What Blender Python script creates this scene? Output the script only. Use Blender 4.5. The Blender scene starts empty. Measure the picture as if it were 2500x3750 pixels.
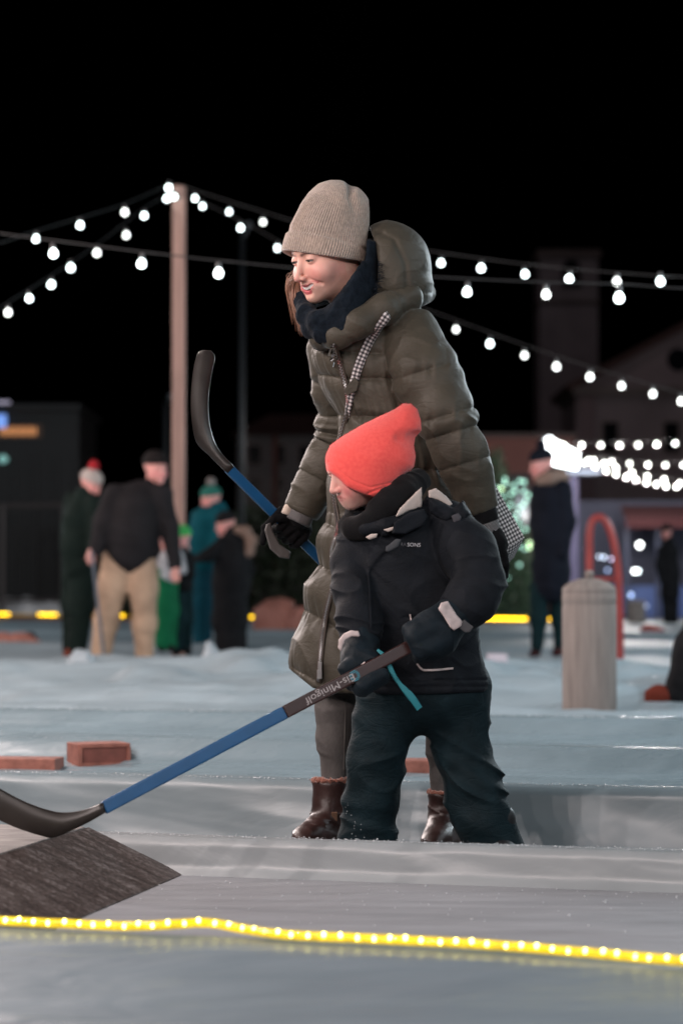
import bpy, bmesh, math, random
import numpy as np
from mathutils import Vector, Matrix, Euler

S = bpy.context.scene
COL = S.collection
rnd = random.Random(7)
R = math.radians

# ---------------------------------------------------------------- camera
FPX = 85.0 / 36.0 * 3750.0          # focal length in photo pixels (85 mm, 36 mm tall frame)
CAM_H = 0.655
HORIZON = 2150.0
PITCH = math.atan((HORIZON - 1875.0) / FPX)
cam_d = bpy.data.cameras.new('camera')
cam = bpy.data.objects.new('camera', cam_d)
COL.objects.link(cam)
cam.location = (0, 0, CAM_H)
cam.rotation_euler = (R(90) + PITCH, 0, 0)
cam_d.sensor_fit = 'VERTICAL'
cam_d.sensor_height = 36.0
cam_d.sensor_width = 24.0
cam_d.lens = 85.0
cam_d.clip_start = 0.05
cam_d.clip_end = 2000.0
cam_d.dof.use_dof = True
cam_d.dof.focus_distance = 5.95
cam_d.dof.aperture_fstop = 3.4
cam_d.dof.aperture_blades = 0
S.camera = cam

# ---------------------------------------------------------------- world and exposure
world = bpy.data.worlds.new('World')
S.world = world
world.use_nodes = True
wn = world.node_tree
bg = wn.nodes['Background']
sky = wn.nodes.new('ShaderNodeTexSky')
sky.sky_type = 'NISHITA'
sky.sun_disc = False
sky.sun_elevation = R(-6.0)
sky.sun_rotation = R(200)
bg.inputs['Strength'].default_value = 0.05
wn.links.new(sky.outputs['Color'], bg.inputs['Color'])
fill_sun_d = bpy.data.lights.new('fill_sun', 'SUN')  # faint fill added so the tower and far houses show at night
fill_sun_d.energy = 0.07
fill_sun_d.angle = R(6)
fill_sun_d.color = (1.0, 0.86, 0.92)
fill_sun = bpy.data.objects.new('fill_sun', fill_sun_d)
COL.objects.link(fill_sun)
fill_sun.rotation_euler = (R(62), 0, R(-25))
S.view_settings.view_transform = 'Standard'
S.view_settings.look = 'None'
S.view_settings.exposure = 0.0
S.view_settings.gamma = 1.0
S.view_settings.use_curve_mapping = False
S.render.engine = 'CYCLES'
S.cycles.use_denoising = True
S.cycles.max_bounces = 7
S.cycles.diffuse_bounces = 3
S.cycles.glossy_bounces = 3
S.cycles.transmission_bounces = 4
S.cycles.transparent_max_bounces = 12
S.cycles.sample_clamp_indirect = 4.0
S.cycles.caustics_reflective = False
S.cycles.caustics_refractive = False

KF = 2500.0 / 1568.0


def W(px, py, Y):
    """photo pixel + depth -> world point"""
    u = (px - 1250.0) / FPX
    v = (1875.0 - py) / FPX
    c, s = math.cos(PITCH), math.sin(PITCH)
    d = (u, c - v * s, s + v * c)
    k = Y / d[1]
    return np.array((d[0] * k, Y, CAM_H + d[2] * k))


def F(x, y, Y):
    return W(x * KF, y * KF, Y)


def ground_Y(py, z=0.0):
    """depth where the ray of photo row py meets height z"""
    v = (1875.0 - py) / FPX
    c, s = math.cos(PITCH), math.sin(PITCH)
    return (z - CAM_H) * (c - v * s) / (s + v * c)


# ---------------------------------------------------------------- objects
def tag(o, label=None, cat=None, group=None, kind=None):
    if label: o['label'] = label
    if cat: o['category'] = cat
    if group: o['group'] = group
    if kind: o['kind'] = kind
    return o


def empty(name, loc=(0, 0, 0), label=None, cat=None, group=None, parent=None, rz=0.0):
    o = bpy.data.objects.new(name, None)
    COL.objects.link(o)
    o.location = loc
    o.rotation_euler = (0, 0, rz)
    o.empty_display_size = 0.1
    if parent is not None: o.parent = parent
    return tag(o, label, cat, group)


def fast_mesh(name, V, Q, smooth=True):
    """vertices (N,3) and faces (M,k) or a list of index lists"""
    me = bpy.data.meshes.new(name)
    V = np.asarray(V, dtype=np.float32)
    if isinstance(Q, np.ndarray) and Q.ndim == 2:
        k = Q.shape[1]
        me.vertices.add(len(V)); me.vertices.foreach_set('co', V.ravel())
        me.loops.add(Q.size); me.loops.foreach_set('vertex_index', Q.astype(np.int32).ravel())
        me.polygons.add(len(Q))
        me.polygons.foreach_set('loop_start', np.arange(0, Q.size, k, dtype=np.int32))
        me.update(calc_edges=True)
    else:
        me.from_pydata([tuple(v) for v in V], [], [tuple(q) for q in Q])
    if smooth:
        me.polygons.foreach_set('use_smooth', np.ones(len(me.polygons), dtype=bool))
    me.update()
    return me


def obj(name, me, mat=None, parent=None, loc=None, world=True):
    """link a mesh; geometry is in world coordinates, the object keeps them under any parent"""
    o = bpy.data.objects.new(name, me)
    COL.objects.link(o)
    if mat is not None:
        me.materials.clear()
        for m in (mat if isinstance(mat, (list, tuple)) else [mat]):
            me.materials.append(m)
    if loc is not None: o.location = loc
    if parent is not None:
        o.parent = parent
        if world:
            o.matrix_parent_inverse = world_matrix(parent).inverted()
    return o


def world_matrix(o):
    m = o.matrix_basis.copy()
    if o.parent is not None:
        m = world_matrix(o.parent) @ o.matrix_parent_inverse @ m
    return m


def set_attr(me, name, data):
    """per-vertex vector attribute for materials"""
    a = me.attributes.new(name, 'FLOAT_VECTOR', 'POINT')
    a.data.foreach_set('vector', np.asarray(data, dtype=np.float32).ravel())


def set_color(me, data, name='tint'):
    a = me.attributes.new(name, 'FLOAT_COLOR', 'POINT')
    d = np.ones((len(data), 4), dtype=np.float32)
    d[:, :3] = data
    a.data.foreach_set('color', d.ravel())


# ---------------------------------------------------------------- polygon shapes
class MB:
    """collects simple shapes into one mesh"""
    def __init__(self):
        self.v = []; self.f = []

    def add(self, V, Fc):
        n = len(self.v)
        self.v += [tuple(map(float, p)) for p in V]
        self.f += [tuple(i + n for i in q) for q in Fc]
        return self

    def box(self, c, size, rot=None):
        sx, sy, sz = [s / 2 for s in size]
        P = np.array([(-sx, -sy, -sz), (sx, -sy, -sz), (sx, sy, -sz), (-sx, sy, -sz),
                      (-sx, -sy, sz), (sx, -sy, sz), (sx, sy, sz), (-sx, sy, sz)])
        if rot is not None: P = P @ np.array(rot).T
        return self.add(P + np.array(c), [(0, 3, 2, 1), (4, 5, 6, 7), (0, 1, 5, 4), (1, 2, 6, 5), (2, 3, 7, 6), (3, 0, 4, 7)])

    def tube(self, path, radius, n=8, cap=True, aspect=None):
        """round bar along a list of points; radius may be a list"""
        P = [Vector(p) for p in path]
        rad = radius if hasattr(radius, '__len__') else [radius] * len(P)
        up = None
        rings = []
        for i, p in enumerate(P):
            t = (P[min(i + 1, len(P) - 1)] - P[max(i - 1, 0)]).normalized()
            if up is None:
                a = Vector((0, 0, 1)) if abs(t.z) < 0.9 else Vector((1, 0, 0))
                up = (a - t * a.dot(t)).normalized()
            else:
                up = (up - t * up.dot(t)).normalized()
            s = t.cross(up)
            rings.append([p + (up * math.cos(k * 2 * math.pi / n) * (aspect or 1.0) + s * math.sin(k * 2 * math.pi / n)) * rad[i] for k in range(n)])
        V = [q for r_ in rings for q in r_]
        Fc = []
        for i in range(len(P) - 1):
            for k in range(n):
                a = i * n + k; b = i * n + (k + 1) % n
                Fc.append((a, b, b + n, a + n))
        if cap:
            Fc.append(tuple(reversed(range(n))))
            Fc.append(tuple(range((len(P) - 1) * n, len(P) * n)))
        return self.add(V, Fc)

    def lathe(self, prof, c=(0, 0, 0), n=16, axis=None):
        """profile of (radius, height) about z at c"""
        V = []; Fc = []
        for r_, z in prof:
            for k in range(n):
                a = k * 2 * math.pi / n
                V.append((r_ * math.cos(a), r_ * math.sin(a), z))
        for i in range(len(prof) - 1):
            for k in range(n):
                a = i * n + k; b = i * n + (k + 1) % n
                Fc.append((a, b, b + n, a + n))
        Fc.append(tuple(reversed(range(n))))
        Fc.append(tuple(range((len(prof) - 1) * n, len(prof) * n)))
        V = np.array(V)
        if axis is not None: V = V @ np.array(axis).T
        return self.add(V + np.array(c), Fc)

    def prism(self, outline, thick, frame, origin):
        """2-D outline extruded by thick along the third axis of frame (3x3 columns)"""
        n = len(outline)
        M_ = np.array(frame)
        V = []
        for s in (-0.5, 0.5):
            for (a, b) in outline:
                V.append(np.array(origin) + M_[:, 0] * a + M_[:, 1] * b + M_[:, 2] * (s * thick))
        Fc = [tuple(reversed(range(n))), tuple(range(n, 2 * n))]
        for k in range(n):
            j = (k + 1) % n
            Fc.append((k, j, j + n, k + n))
        return self.add(V, Fc)

    def mesh(self, name, smooth=False, bevel=0.0, segs=2):
        me = bpy.data.meshes.new(name)
        me.from_pydata(self.v, [], self.f)
        if bevel > 0:
            bm = bmesh.new(); bm.from_mesh(me)
            bmesh.ops.recalc_face_normals(bm, faces=bm.faces)
            ed = [e for e in bm.edges if len(e.link_faces) == 2 and e.calc_face_angle(0) > 0.6]
            bmesh.ops.bevel(bm, geom=ed, offset=bevel, segments=segs, affect='EDGES', profile=0.6)
            bm.to_mesh(me); bm.free()
        else:
            bm = bmesh.new(); bm.from_mesh(me)
            bmesh.ops.recalc_face_normals(bm, faces=bm.faces)
            bm.to_mesh(me); bm.free()
        if smooth:
            me.polygons.foreach_set('use_smooth', np.ones(len(me.polygons), dtype=bool))
        me.update()
        return me

    def build(self, name, mat, parent=None, smooth=False, bevel=0.0, segs=2):
        return obj(name, self.mesh(name, smooth, bevel, segs), mat, parent)


# ---------------------------------------------------------------- materials
def M_(name, color=(0.5, 0.5, 0.5), rough=0.6, metal=0.0, spec=0.5, emit=None, emit_s=0.0, sheen=0.0, sss=0.0,
       vary=0.0, vary_scale=8.0, bump=0.0, bump_scale=60.0, stretch=(1, 1, 1), coat=0.0, vary_detail=4.0, col2=None,
       rough_vary=0.0, trans=0.0, coords='Object'):
    m = bpy.data.materials.new(name)
    m.use_nodes = True
    nt = m.node_tree
    b = nt.nodes['Principled BSDF']
    b.inputs['Base Color'].default_value = (*color, 1)
    b.inputs['Roughness'].default_value = rough
    b.inputs['Metallic'].default_value = metal
    b.inputs['Specular IOR Level'].default_value = spec
    if sheen:
        b.inputs['Sheen Weight'].default_value = sheen
        b.inputs['Sheen Roughness'].default_value = 0.4
    if sss:
        b.inputs['Subsurface Weight'].default_value = sss
        b.inputs['Subsurface Radius'].default_value = (1.0, 0.35, 0.2)
        b.inputs['Subsurface Scale'].default_value = 0.008
    if coat: b.inputs['Coat Weight'].default_value = coat
    if trans: b.inputs['Transmission Weight'].default_value = trans
    if emit is not None:
        b.inputs['Emission Color'].default_value = (*emit, 1)
        b.inputs['Emission Strength'].default_value = emit_s
    if vary or bump or rough_vary:
        tc = nt.nodes.new('ShaderNodeTexCoord')
        mp = nt.nodes.new('ShaderNodeMapping')
        mp.inputs['Scale'].default_value = stretch
        nt.links.new(tc.outputs[coords], mp.inputs['Vector'])
    if vary or rough_vary:
        n = nt.nodes.new('ShaderNodeTexNoise')
        n.inputs['Scale'].default_value = vary_scale
        n.inputs['Detail'].default_value = vary_detail
        nt.links.new(mp.outputs['Vector'], n.inputs['Vector'])
    if vary:
        rp = nt.nodes.new('ShaderNodeValToRGB')
        rp.color_ramp.elements[0].position = 0.3
        rp.color_ramp.elements[1].position = 0.7
        c2 = col2 or tuple(min(1, c * (1 + vary)) for c in color)
        c1 = tuple(c * (1 - vary) for c in color)
        rp.color_ramp.elements[0].color = (*c1, 1)
        rp.color_ramp.elements[1].color = (*c2, 1)
        nt.links.new(n.outputs['Fac'], rp.inputs['Fac'])
        nt.links.new(rp.outputs['Color'], b.inputs['Base Color'])
    if rough_vary:
        mr = nt.nodes.new('ShaderNodeMapRange')
        mr.inputs['To Min'].default_value = max(0.03, rough - rough_vary)
        mr.inputs['To Max'].default_value = min(1, rough + rough_vary)
        nt.links.new(n.outputs['Fac'], mr.inputs['Value'])
        nt.links.new(mr.outputs['Result'], b.inputs['Roughness'])
    if bump:
        n2 = nt.nodes.new('ShaderNodeTexNoise')
        n2.inputs['Scale'].default_value = bump_scale
        n2.inputs['Detail'].default_value = 5.0
        nt.links.new(mp.outputs['Vector'], n2.inputs['Vector'])
        bp = nt.nodes.new('ShaderNodeBump')
        bp.inputs['Strength'].default_value = 1.0
        bp.inputs['Distance'].default_value = bump
        nt.links.new(n2.outputs['Fac'], bp.inputs['Height'])
        nt.links.new(bp.outputs['Normal'], b.inputs['Normal'])
    return m


def nodes_of(m):
    return m.node_tree.nodes, m.node_tree.links, m.node_tree.nodes['Principled BSDF']


# ---------------------------------------------------------------- distance fields
def vnoise(P, seed=0):
    """smooth value noise in -1..1 at points (N,3)"""
    P = np.asarray(P, dtype=np.float32)
    I = np.floor(P).astype(np.int64)
    f = P - I
    f = f * f * (3 - 2 * f)
    out = np.zeros(len(P), dtype=np.float32)
    for dx in (0, 1):
        wx = f[:, 0] if dx else 1 - f[:, 0]
        for dy in (0, 1):
            wy = f[:, 1] if dy else 1 - f[:, 1]
            for dz in (0, 1):
                wz = f[:, 2] if dz else 1 - f[:, 2]
                h = ((I[:, 0] + dx) * 374761393 + (I[:, 1] + dy) * 668265263 + (I[:, 2] + dz) * 2147483647 + seed * 144665) & 0xffffffff
                h = ((h ^ (h >> 13)) * 1274126177) & 0xffffffff
                h = h ^ (h >> 16)
                out += wx * wy * wz * ((h & 0xffff).astype(np.float32) / 32767.5 - 1.0)
    return out


def fbm(P, seed=0, octs=3):
    a = 1.0; s = 0.0
    P = np.asarray(P, dtype=np.float32)
    for i in range(octs):
        s = s + a * vnoise(P, seed + i * 17)
        P = P * 2.03; a *= 0.5
    return s


def smin(a, b, k):
    if k <= 0: return np.minimum(a, b)
    h = np.clip(0.5 + 0.5 * (b - a) / k, 0, 1)
    return b + (a - b) * h - k * h * (1 - h)


def smax(a, b, k):
    return -smin(-a, -b, k)


def sphere(P, c, r):
    return np.linalg.norm(P - np.asarray(c, dtype=np.float32), axis=1) - r


def ellip(P, c, r, rot=None):
    """ellipsoid; rot is a 3x3 whose columns are its axes"""
    q = P - np.asarray(c, dtype=np.float32)
    if rot is not None: q = q @ np.asarray(rot, dtype=np.float32)
    r = np.asarray(r, dtype=np.float32)
    k0 = np.linalg.norm(q / r, axis=1)
    k1 = np.linalg.norm(q / (r * r), axis=1) + 1e-9
    return k0 * (k0 - 1.0) / k1


def seg(P, a, b, ra, rb):
    a = np.asarray(a, dtype=np.float32); b = np.asarray(b, dtype=np.float32)
    ba = b - a
    t = np.clip(((P - a) @ ba) / max(1e-9, float(ba @ ba)), 0, 1)
    d = np.linalg.norm(P - a - t[:, None] * ba, axis=1)
    return d - (ra + (rb - ra) * t), t


def chain(P, pts, rad, k=0.0):
    """tapered chain; returns distance and the path parameter 0..1 of the nearest place"""
    pts = [np.asarray(p, dtype=np.float32) for p in pts]
    L = [0.0]
    for i in range(len(pts) - 1): L.append(L[-1] + float(np.linalg.norm(pts[i + 1] - pts[i])))
    best = None
    for i in range(len(pts) - 1):
        d, t = seg(P, pts[i], pts[i + 1], rad[i], rad[i + 1])
        s = (L[i] + (L[i + 1] - L[i]) * t) / L[-1]
        if best is None: best, par = d, s
        else:
            par = np.where(d < best, s, par)
            best = smin(best, d, k)
    return best, par


def spline(pts, n):
    """Catmull-Rom through rows of numbers"""
    A = np.asarray(pts, dtype=float)
    A = np.vstack([2 * A[0] - A[1], A, 2 * A[-1] - A[-2]])
    m = len(A) - 3
    out = []
    for j in range(n):
        u = j / (n - 1) * m
        i = min(int(u), m - 1); t = u - i
        p0, p1, p2, p3 = A[i:i + 4]
        out.append(0.5 * (2 * p1 + (p2 - p0) * t + (2 * p0 - 5 * p1 + 4 * p2 - p3) * t * t + (3 * p1 - p0 - 3 * p2 + p3) * t ** 3))
    return np.array(out)


def boxd(P, c, half, rot=None, r=0.0):
    q = P - np.asarray(c, dtype=np.float32)
    if rot is not None: q = q @ np.asarray(rot, dtype=np.float32)
    q = np.abs(q) - (np.asarray(half, dtype=np.float32) - r)
    return np.linalg.norm(np.maximum(q, 0), axis=1) + np.minimum(q.max(axis=1), 0) - r


def surface_nets(Fv, lo, h):
    nx, ny, nz = Fv.shape
    neg = Fv < 0
    c = np.zeros((nx - 1, ny - 1, nz - 1), dtype=np.int8)
    for a in (0, 1):
        for b in (0, 1):
            for d in (0, 1):
                c += neg[a:nx - 1 + a, b:ny - 1 + b, d:nz - 1 + d]
    I, J, K = np.nonzero((c > 0) & (c < 8))
    n = len(I)
    idx = np.full(c.shape, -1, dtype=np.int32)
    idx[I, J, K] = np.arange(n)
    acc = np.zeros((n, 3), dtype=np.float32); cnt = np.zeros(n, dtype=np.float32)
    cor = {}
    for a in (0, 1):
        for b in (0, 1):
            for d in (0, 1):
                cor[a, b, d] = Fv[I + a, J + b, K + d]
    for ax in range(3):
        for o1 in (0, 1):
            for o2 in (0, 1):
                p = [0, 0, 0]; q = [0, 0, 0]
                o = [k for k in range(3) if k != ax]
                p[o[0]] = q[o[0]] = o1; p[o[1]] = q[o[1]] = o2; q[ax] = 1
                f0 = cor[tuple(p)]; f1 = cor[tuple(q)]
                m = (f0 < 0) != (f1 < 0)
                t = np.where(m, f0 / np.where(m, f0 - f1, 1), 0)
                for k in range(3):
                    acc[:, k] += np.where(m, (t if k == ax else p[k]), 0)
                cnt += m
    V = acc / cnt[:, None] + np.stack([I, J, K], 1)
    V = np.asarray(lo) + V * h
    Q = []
    for ax in range(3):
        sl0 = [slice(1, -1)] * 3; sl1 = [slice(1, -1)] * 3
        sl0[ax] = slice(0, -1); sl1[ax] = slice(1, None)
        a = neg[tuple(sl0)]; b = neg[tuple(sl1)]
        o = [k for k in range(3) if k != ax]
        for flip in (0, 1):
            m = (a & ~b) if flip == 0 else (~a & b)
            E = np.stack(np.nonzero(m), 1)
            if not len(E): continue
            E = E + 1; E[:, ax] -= 1
            quad = []
            for (d0, d1) in ((0, 0), (-1, 0), (-1, -1), (0, -1)):
                e = E.copy(); e[:, o[0]] += d0; e[:, o[1]] += d1
                quad.append(idx[e[:, 0], e[:, 1], e[:, 2]])
            quad = np.stack(quad, 1)
            if (flip == 0) == (ax == 1): quad = quad[:, ::-1]
            Q.append(quad)
    Q = np.vstack(Q) if Q else np.zeros((0, 4), dtype=np.int32)
    Q = Q[(Q >= 0).all(axis=1)]
    return V.astype(np.float32), Q


def sdf_mesh(name, fn, lo, hi, h, block=8, project=1, slack=1.6):
    """mesh of the zero set of fn, evaluated only near the surface"""
    lo = np.asarray(lo, dtype=float); hi = np.asarray(hi, dtype=float)
    nb = np.ceil((hi - lo) / h / block).astype(int) + 1
    n = nb * block
    cs = [lo[k] + (np.arange(nb[k]) + 0.5) * block * h for k in range(3)]
    C = np.stack(np.meshgrid(*cs, indexing='ij'), -1).reshape(-1, 3).astype(np.float32)
    d = fn(C)
    act = np.abs(d) < (math.sqrt(3) * 0.5 * block * h * slack + 2 * h)
    Fv = np.empty(tuple(n), dtype=np.float32)
    big = (np.where(d < 0, -1.0, 1.0) * h * 8).astype(np.float32).reshape(tuple(nb))
    Fv.reshape(nb[0], block, nb[1], block, nb[2], block)[...] = big[:, None, :, None, :, None]
    A = np.nonzero(act)[0]
    off = np.stack(np.meshgrid(*[np.arange(block)] * 3, indexing='ij'), -1).reshape(-1, 3)
    bi = np.stack(np.unravel_index(A, tuple(nb)), 1)
    step = max(1, 400000 // block ** 3)
    for s in range(0, len(A), step):
        g = (bi[s:s + step, None, :] * block + off[None]).reshape(-1, 3)
        P = (lo + g * h).astype(np.float32)
        Fv[g[:, 0], g[:, 1], g[:, 2]] = fn(P)
    V, Q = surface_nets(Fv, lo, h)
    for _ in range(project):
        e = h * 0.5
        d0 = fn(V)
        G = np.stack([fn(V + np.eye(3, dtype=np.float32)[k] * e) - d0 for k in range(3)], 1) / e
        g2 = np.maximum((G * G).sum(1), 0.2)
        V = V - np.clip(d0 / g2, -h, h)[:, None] * G
    return fast_mesh(name, V, Q)


def verts(me):
    v = np.empty(len(me.vertices) * 3, dtype=np.float32)
    me.vertices.foreach_get('co', v)
    return v.reshape(-1, 3)
# ================================================================ setting: ground, ice, plastic sheets
SK = 0.29                                   # lanes run along (1, -SK) in plan; v = Y + SK * X


def foil_material(name, base, rough=0.3, vary=0.12, specks=False, relief=0.011):
    m = bpy.data.materials.new(name); m.use_nodes = True
    N, L, b = nodes_of(m)
    tc = N.new('ShaderNodeTexCoord')
    mp = N.new('ShaderNodeMapping'); mp.inputs['Scale'].default_value = (0.55, 2.2, 1.5)
    mp.inputs['Rotation'].default_value = (0, 0, 0.28)
    L.new(tc.outputs['Object'], mp.inputs['Vector'])
    n1 = N.new('ShaderNodeTexNoise'); n1.inputs['Scale'].default_value = 3.0; n1.inputs['Detail'].default_value = 6
    n1.inputs['Distortion'].default_value = 0.8
    L.new(mp.outputs['Vector'], n1.inputs['Vector'])
    rp = N.new('ShaderNodeValToRGB')
    rp.color_ramp.elements[0].position = 0.3; rp.color_ramp.elements[1].position = 0.72
    rp.color_ramp.elements[0].color = (*[c * (1 - vary) for c in base], 1)
    rp.color_ramp.elements[1].color = (*[c * (1 + vary) for c in base], 1)
    L.new(n1.outputs['Fac'], rp.inputs['Fac'])
    last = rp.outputs['Color']
    if specks:
        vo = N.new('ShaderNodeTexVoronoi'); vo.inputs['Scale'].default_value = 14.0
        L.new(tc.outputs['Object'], vo.inputs['Vector'])
        th = N.new('ShaderNodeMath'); th.operation = 'LESS_THAN'; th.inputs[1].default_value = 0.022
        L.new(vo.outputs['Distance'], th.inputs[0])
        sep = N.new('ShaderNodeSeparateColor'); L.new(vo.outputs['Color'], sep.inputs['Color'])
        t2 = N.new('ShaderNodeMath'); t2.operation = 'GREATER_THAN'; t2.inputs[1].default_value = 0.6
        L.new(sep.outputs['Red'], t2.inputs[0])
        mu = N.new('ShaderNodeMath'); mu.operation = 'MULTIPLY'
        L.new(th.outputs[0], mu.inputs[0]); L.new(t2.outputs[0], mu.inputs[1])
        mx = N.new('ShaderNodeMix'); mx.data_type = 'RGBA'
        L.new(mu.outputs[0], mx.inputs['Factor'])
        L.new(last, mx.inputs[6]); mx.inputs[7].default_value = (0.06, 0.04, 0.03, 1)
        last = mx.outputs[2]
    L.new(last, b.inputs['Base Color'])
    mr = N.new('ShaderNodeMapRange')
    mr.inputs['To Min'].default_value = rough - 0.12; mr.inputs['To Max'].default_value = rough + 0.2
    n2 = N.new('ShaderNodeTexNoise'); n2.inputs['Scale'].default_value = 9; n2.inputs['Detail'].default_value = 5
    L.new(mp.outputs['Vector'], n2.inputs['Vector'])
    L.new(n2.outputs['Fac'], mr.inputs['Value'])
    L.new(mr.outputs['Result'], b.inputs['Roughness'])
    b.inputs['Specular IOR Level'].default_value = 0.7
    # fine creases
    n3 = N.new('ShaderNodeTexNoise'); n3.inputs['Scale'].default_value = 4.5; n3.inputs['Detail'].default_value = 3.5
    n3.inputs['Roughness'].default_value = 0.6; n3.inputs['Distortion'].default_value = 1.2
    L.new(mp.outputs['Vector'], n3.inputs['Vector'])
    bp = N.new('ShaderNodeBump'); bp.inputs['Distance'].default_value = relief; bp.inputs['Strength'].default_value = 0.7
    L.new(n3.outputs['Fac'], bp.inputs['Height'])
    L.new(bp.outputs['Normal'], b.inputs['Normal'])
    return m


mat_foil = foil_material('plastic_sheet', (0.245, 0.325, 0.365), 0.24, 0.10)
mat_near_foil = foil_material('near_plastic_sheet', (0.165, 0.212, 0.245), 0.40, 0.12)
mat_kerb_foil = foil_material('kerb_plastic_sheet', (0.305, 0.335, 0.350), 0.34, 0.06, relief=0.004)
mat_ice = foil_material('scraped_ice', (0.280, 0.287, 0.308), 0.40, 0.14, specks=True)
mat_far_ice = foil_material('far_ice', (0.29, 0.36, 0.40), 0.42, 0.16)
mat_ground = M_('wet_asphalt', (0.028, 0.03, 0.033), 0.5, vary=0.3, vary_scale=6, bump=0.004, bump_scale=80)

g = fast_mesh('ground', [(-300, -40, -0.012), (300, -40, -0.012), (300, 500, -0.012), (-300, 500, -0.012)], np.array([[0, 1, 2, 3]]))
tag(obj('ground', g, mat_ground), kind='structure')


def sheet(name, prof, ds, u0, u1, du, amp, seed, mat, kind='structure', su=2.0, ss=9.0, ridge=0.6, extra=None):
    """a sheet drawn along the lane: profile of (v, z) points, wrinkled along its normal"""
    prof = np.asarray(prof, dtype=float)
    L_ = np.concatenate([[0], np.cumsum(np.linalg.norm(np.diff(prof, axis=0), axis=1))])
    ns = int(L_[-1] / ds) + 2
    s = np.linspace(0, L_[-1], ns)
    v = np.interp(s, L_, prof[:, 0]); z = np.interp(s, L_, prof[:, 1])
    # round the corners
    for _ in range(3):
        v[1:-1] = (v[:-2] + 2 * v[1:-1] + v[2:]) / 4; z[1:-1] = (z[:-2] + 2 * z[1:-1] + z[2:]) / 4
    tv = np.gradient(v); tz = np.gradient(z); tl = np.hypot(tv, tz) + 1e-9
    nv, nz_ = -tz / tl, tv / tl
    nu = int((u1 - u0) / du) + 1
    u = np.linspace(u0, u1, nu)
    UU, SS = np.meshgrid(u, s, indexing='ij')
    P = np.stack([UU * su, SS * ss, np.full_like(UU, seed * 3.7)], -1).reshape(-1, 3)
    warp = fbm(P * 0.5, seed + 5, 2)
    Pw = P + np.stack([warp, warp * 1.5, warp], 1) * 0.8
    n = fbm(Pw, seed, 4)
    rg = 1 - np.abs(fbm(Pw * np.array([0.8, 1.0, 1]), seed + 31, 3))
    d = amp * ((1 - ridge) * n + ridge * (rg - 0.6) * 1.4)
    d = d.reshape(UU.shape)
    if extra is not None: d = d + extra(UU, SS, v[None, :])
    Vv = v[None, :] + nv[None, :] * d
    Z = z[None, :] + nz_[None, :] * d
    X = UU
    Y = Vv - SK * X
    V = np.stack([X, Y, Z], -1).reshape(-1, 3)
    ii = np.arange(nu * ns).reshape(nu, ns)
    Q = np.stack([ii[:-1, :-1], ii[1:, :-1], ii[1:, 1:], ii[:-1, 1:]], -1).reshape(-1, 4)
    o = obj(name, fast_mesh(name, V, Q), mat)
    if kind: o['kind'] = kind
    return o


def pleats(seed, n, v0, v1, h, w, slope=0.08, ln=1.6):
    """long crisp folds running along the lane, each with its own place, length and bend"""
    rp_ = np.random.default_rng(seed)
    rows = [(rp_.uniform(v0, v1), rp_.uniform(-1.6, 1.6), rp_.uniform(0.4, 1.0) * ln, rp_.uniform(-slope, slope), rp_.uniform(0.5, 1.0) * h, rp_.uniform(0.6, 1.4) * w, rp_.uniform(0, 6)) for _ in range(n)]
    def fn(U, S_, v):
        out = np.zeros_like(U)
        for (vc, uc, l, sl, hh_, ww, ph_) in rows:
            c = vc + sl * (U - uc) + 0.03 * np.sin(U * 2.3 + ph_)
            out += hh_ * np.exp(-np.abs(v - c) / ww) * np.exp(-((U - uc) / l) ** 2)
        return out
    return fn


# near kerb under plastic, then the ice lane, then the kerb the child stands behind
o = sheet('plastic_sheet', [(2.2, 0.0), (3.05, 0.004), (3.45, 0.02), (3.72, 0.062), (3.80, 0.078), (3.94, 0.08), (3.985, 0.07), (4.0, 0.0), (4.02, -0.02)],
          0.006, -3.0, 3.0, 0.012, 0.0075, 3, mat_near_foil, kind=None, su=0.8, ss=6.0, extra=pleats(3, 9, 3.0, 3.75, 0.0075, 0.018, 0.12, 0.5))
tag(o, 'wrinkled grey plastic sheet sloping down in front of the yellow rope light', 'plastic sheet', 'plastic sheets')
o = sheet('ice_lane', [(3.97, 0.0), (5.46, 0.0)], 0.02, -3.0, 3.0, 0.03, 0.0012, 9, mat_ice, su=1.0, ss=2.0)


def kerb_folds(U, S_, v):
    w = np.sin(U * 9 + np.sin(U * 3.1) * 2) * 0.0
    t = np.exp(-((S_ - 0.06) / 0.05) ** 2)
    P = np.stack([U * 6 + S_ * 21, S_ * 7 + U, np.zeros_like(U)], -1).reshape(-1, 3)
    P2 = np.stack([U * 9.3 - S_ * 9, S_ * 4 - U * 1.7, np.zeros_like(U) + 9], -1).reshape(-1, 3)
    f = vnoise(P, 4) * 0.8 + vnoise(P2, 14) * 0.7 + 0.4
    msk = np.clip(vnoise(np.stack([U * 1.9, S_ * 0, U * 0 + 3], -1).reshape(-1, 3), 6) * 1.3 + 0.35, 0, 1).reshape(U.shape)
    return (f.reshape(U.shape) - 0.4) * 0.0038 * t * msk + w


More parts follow.
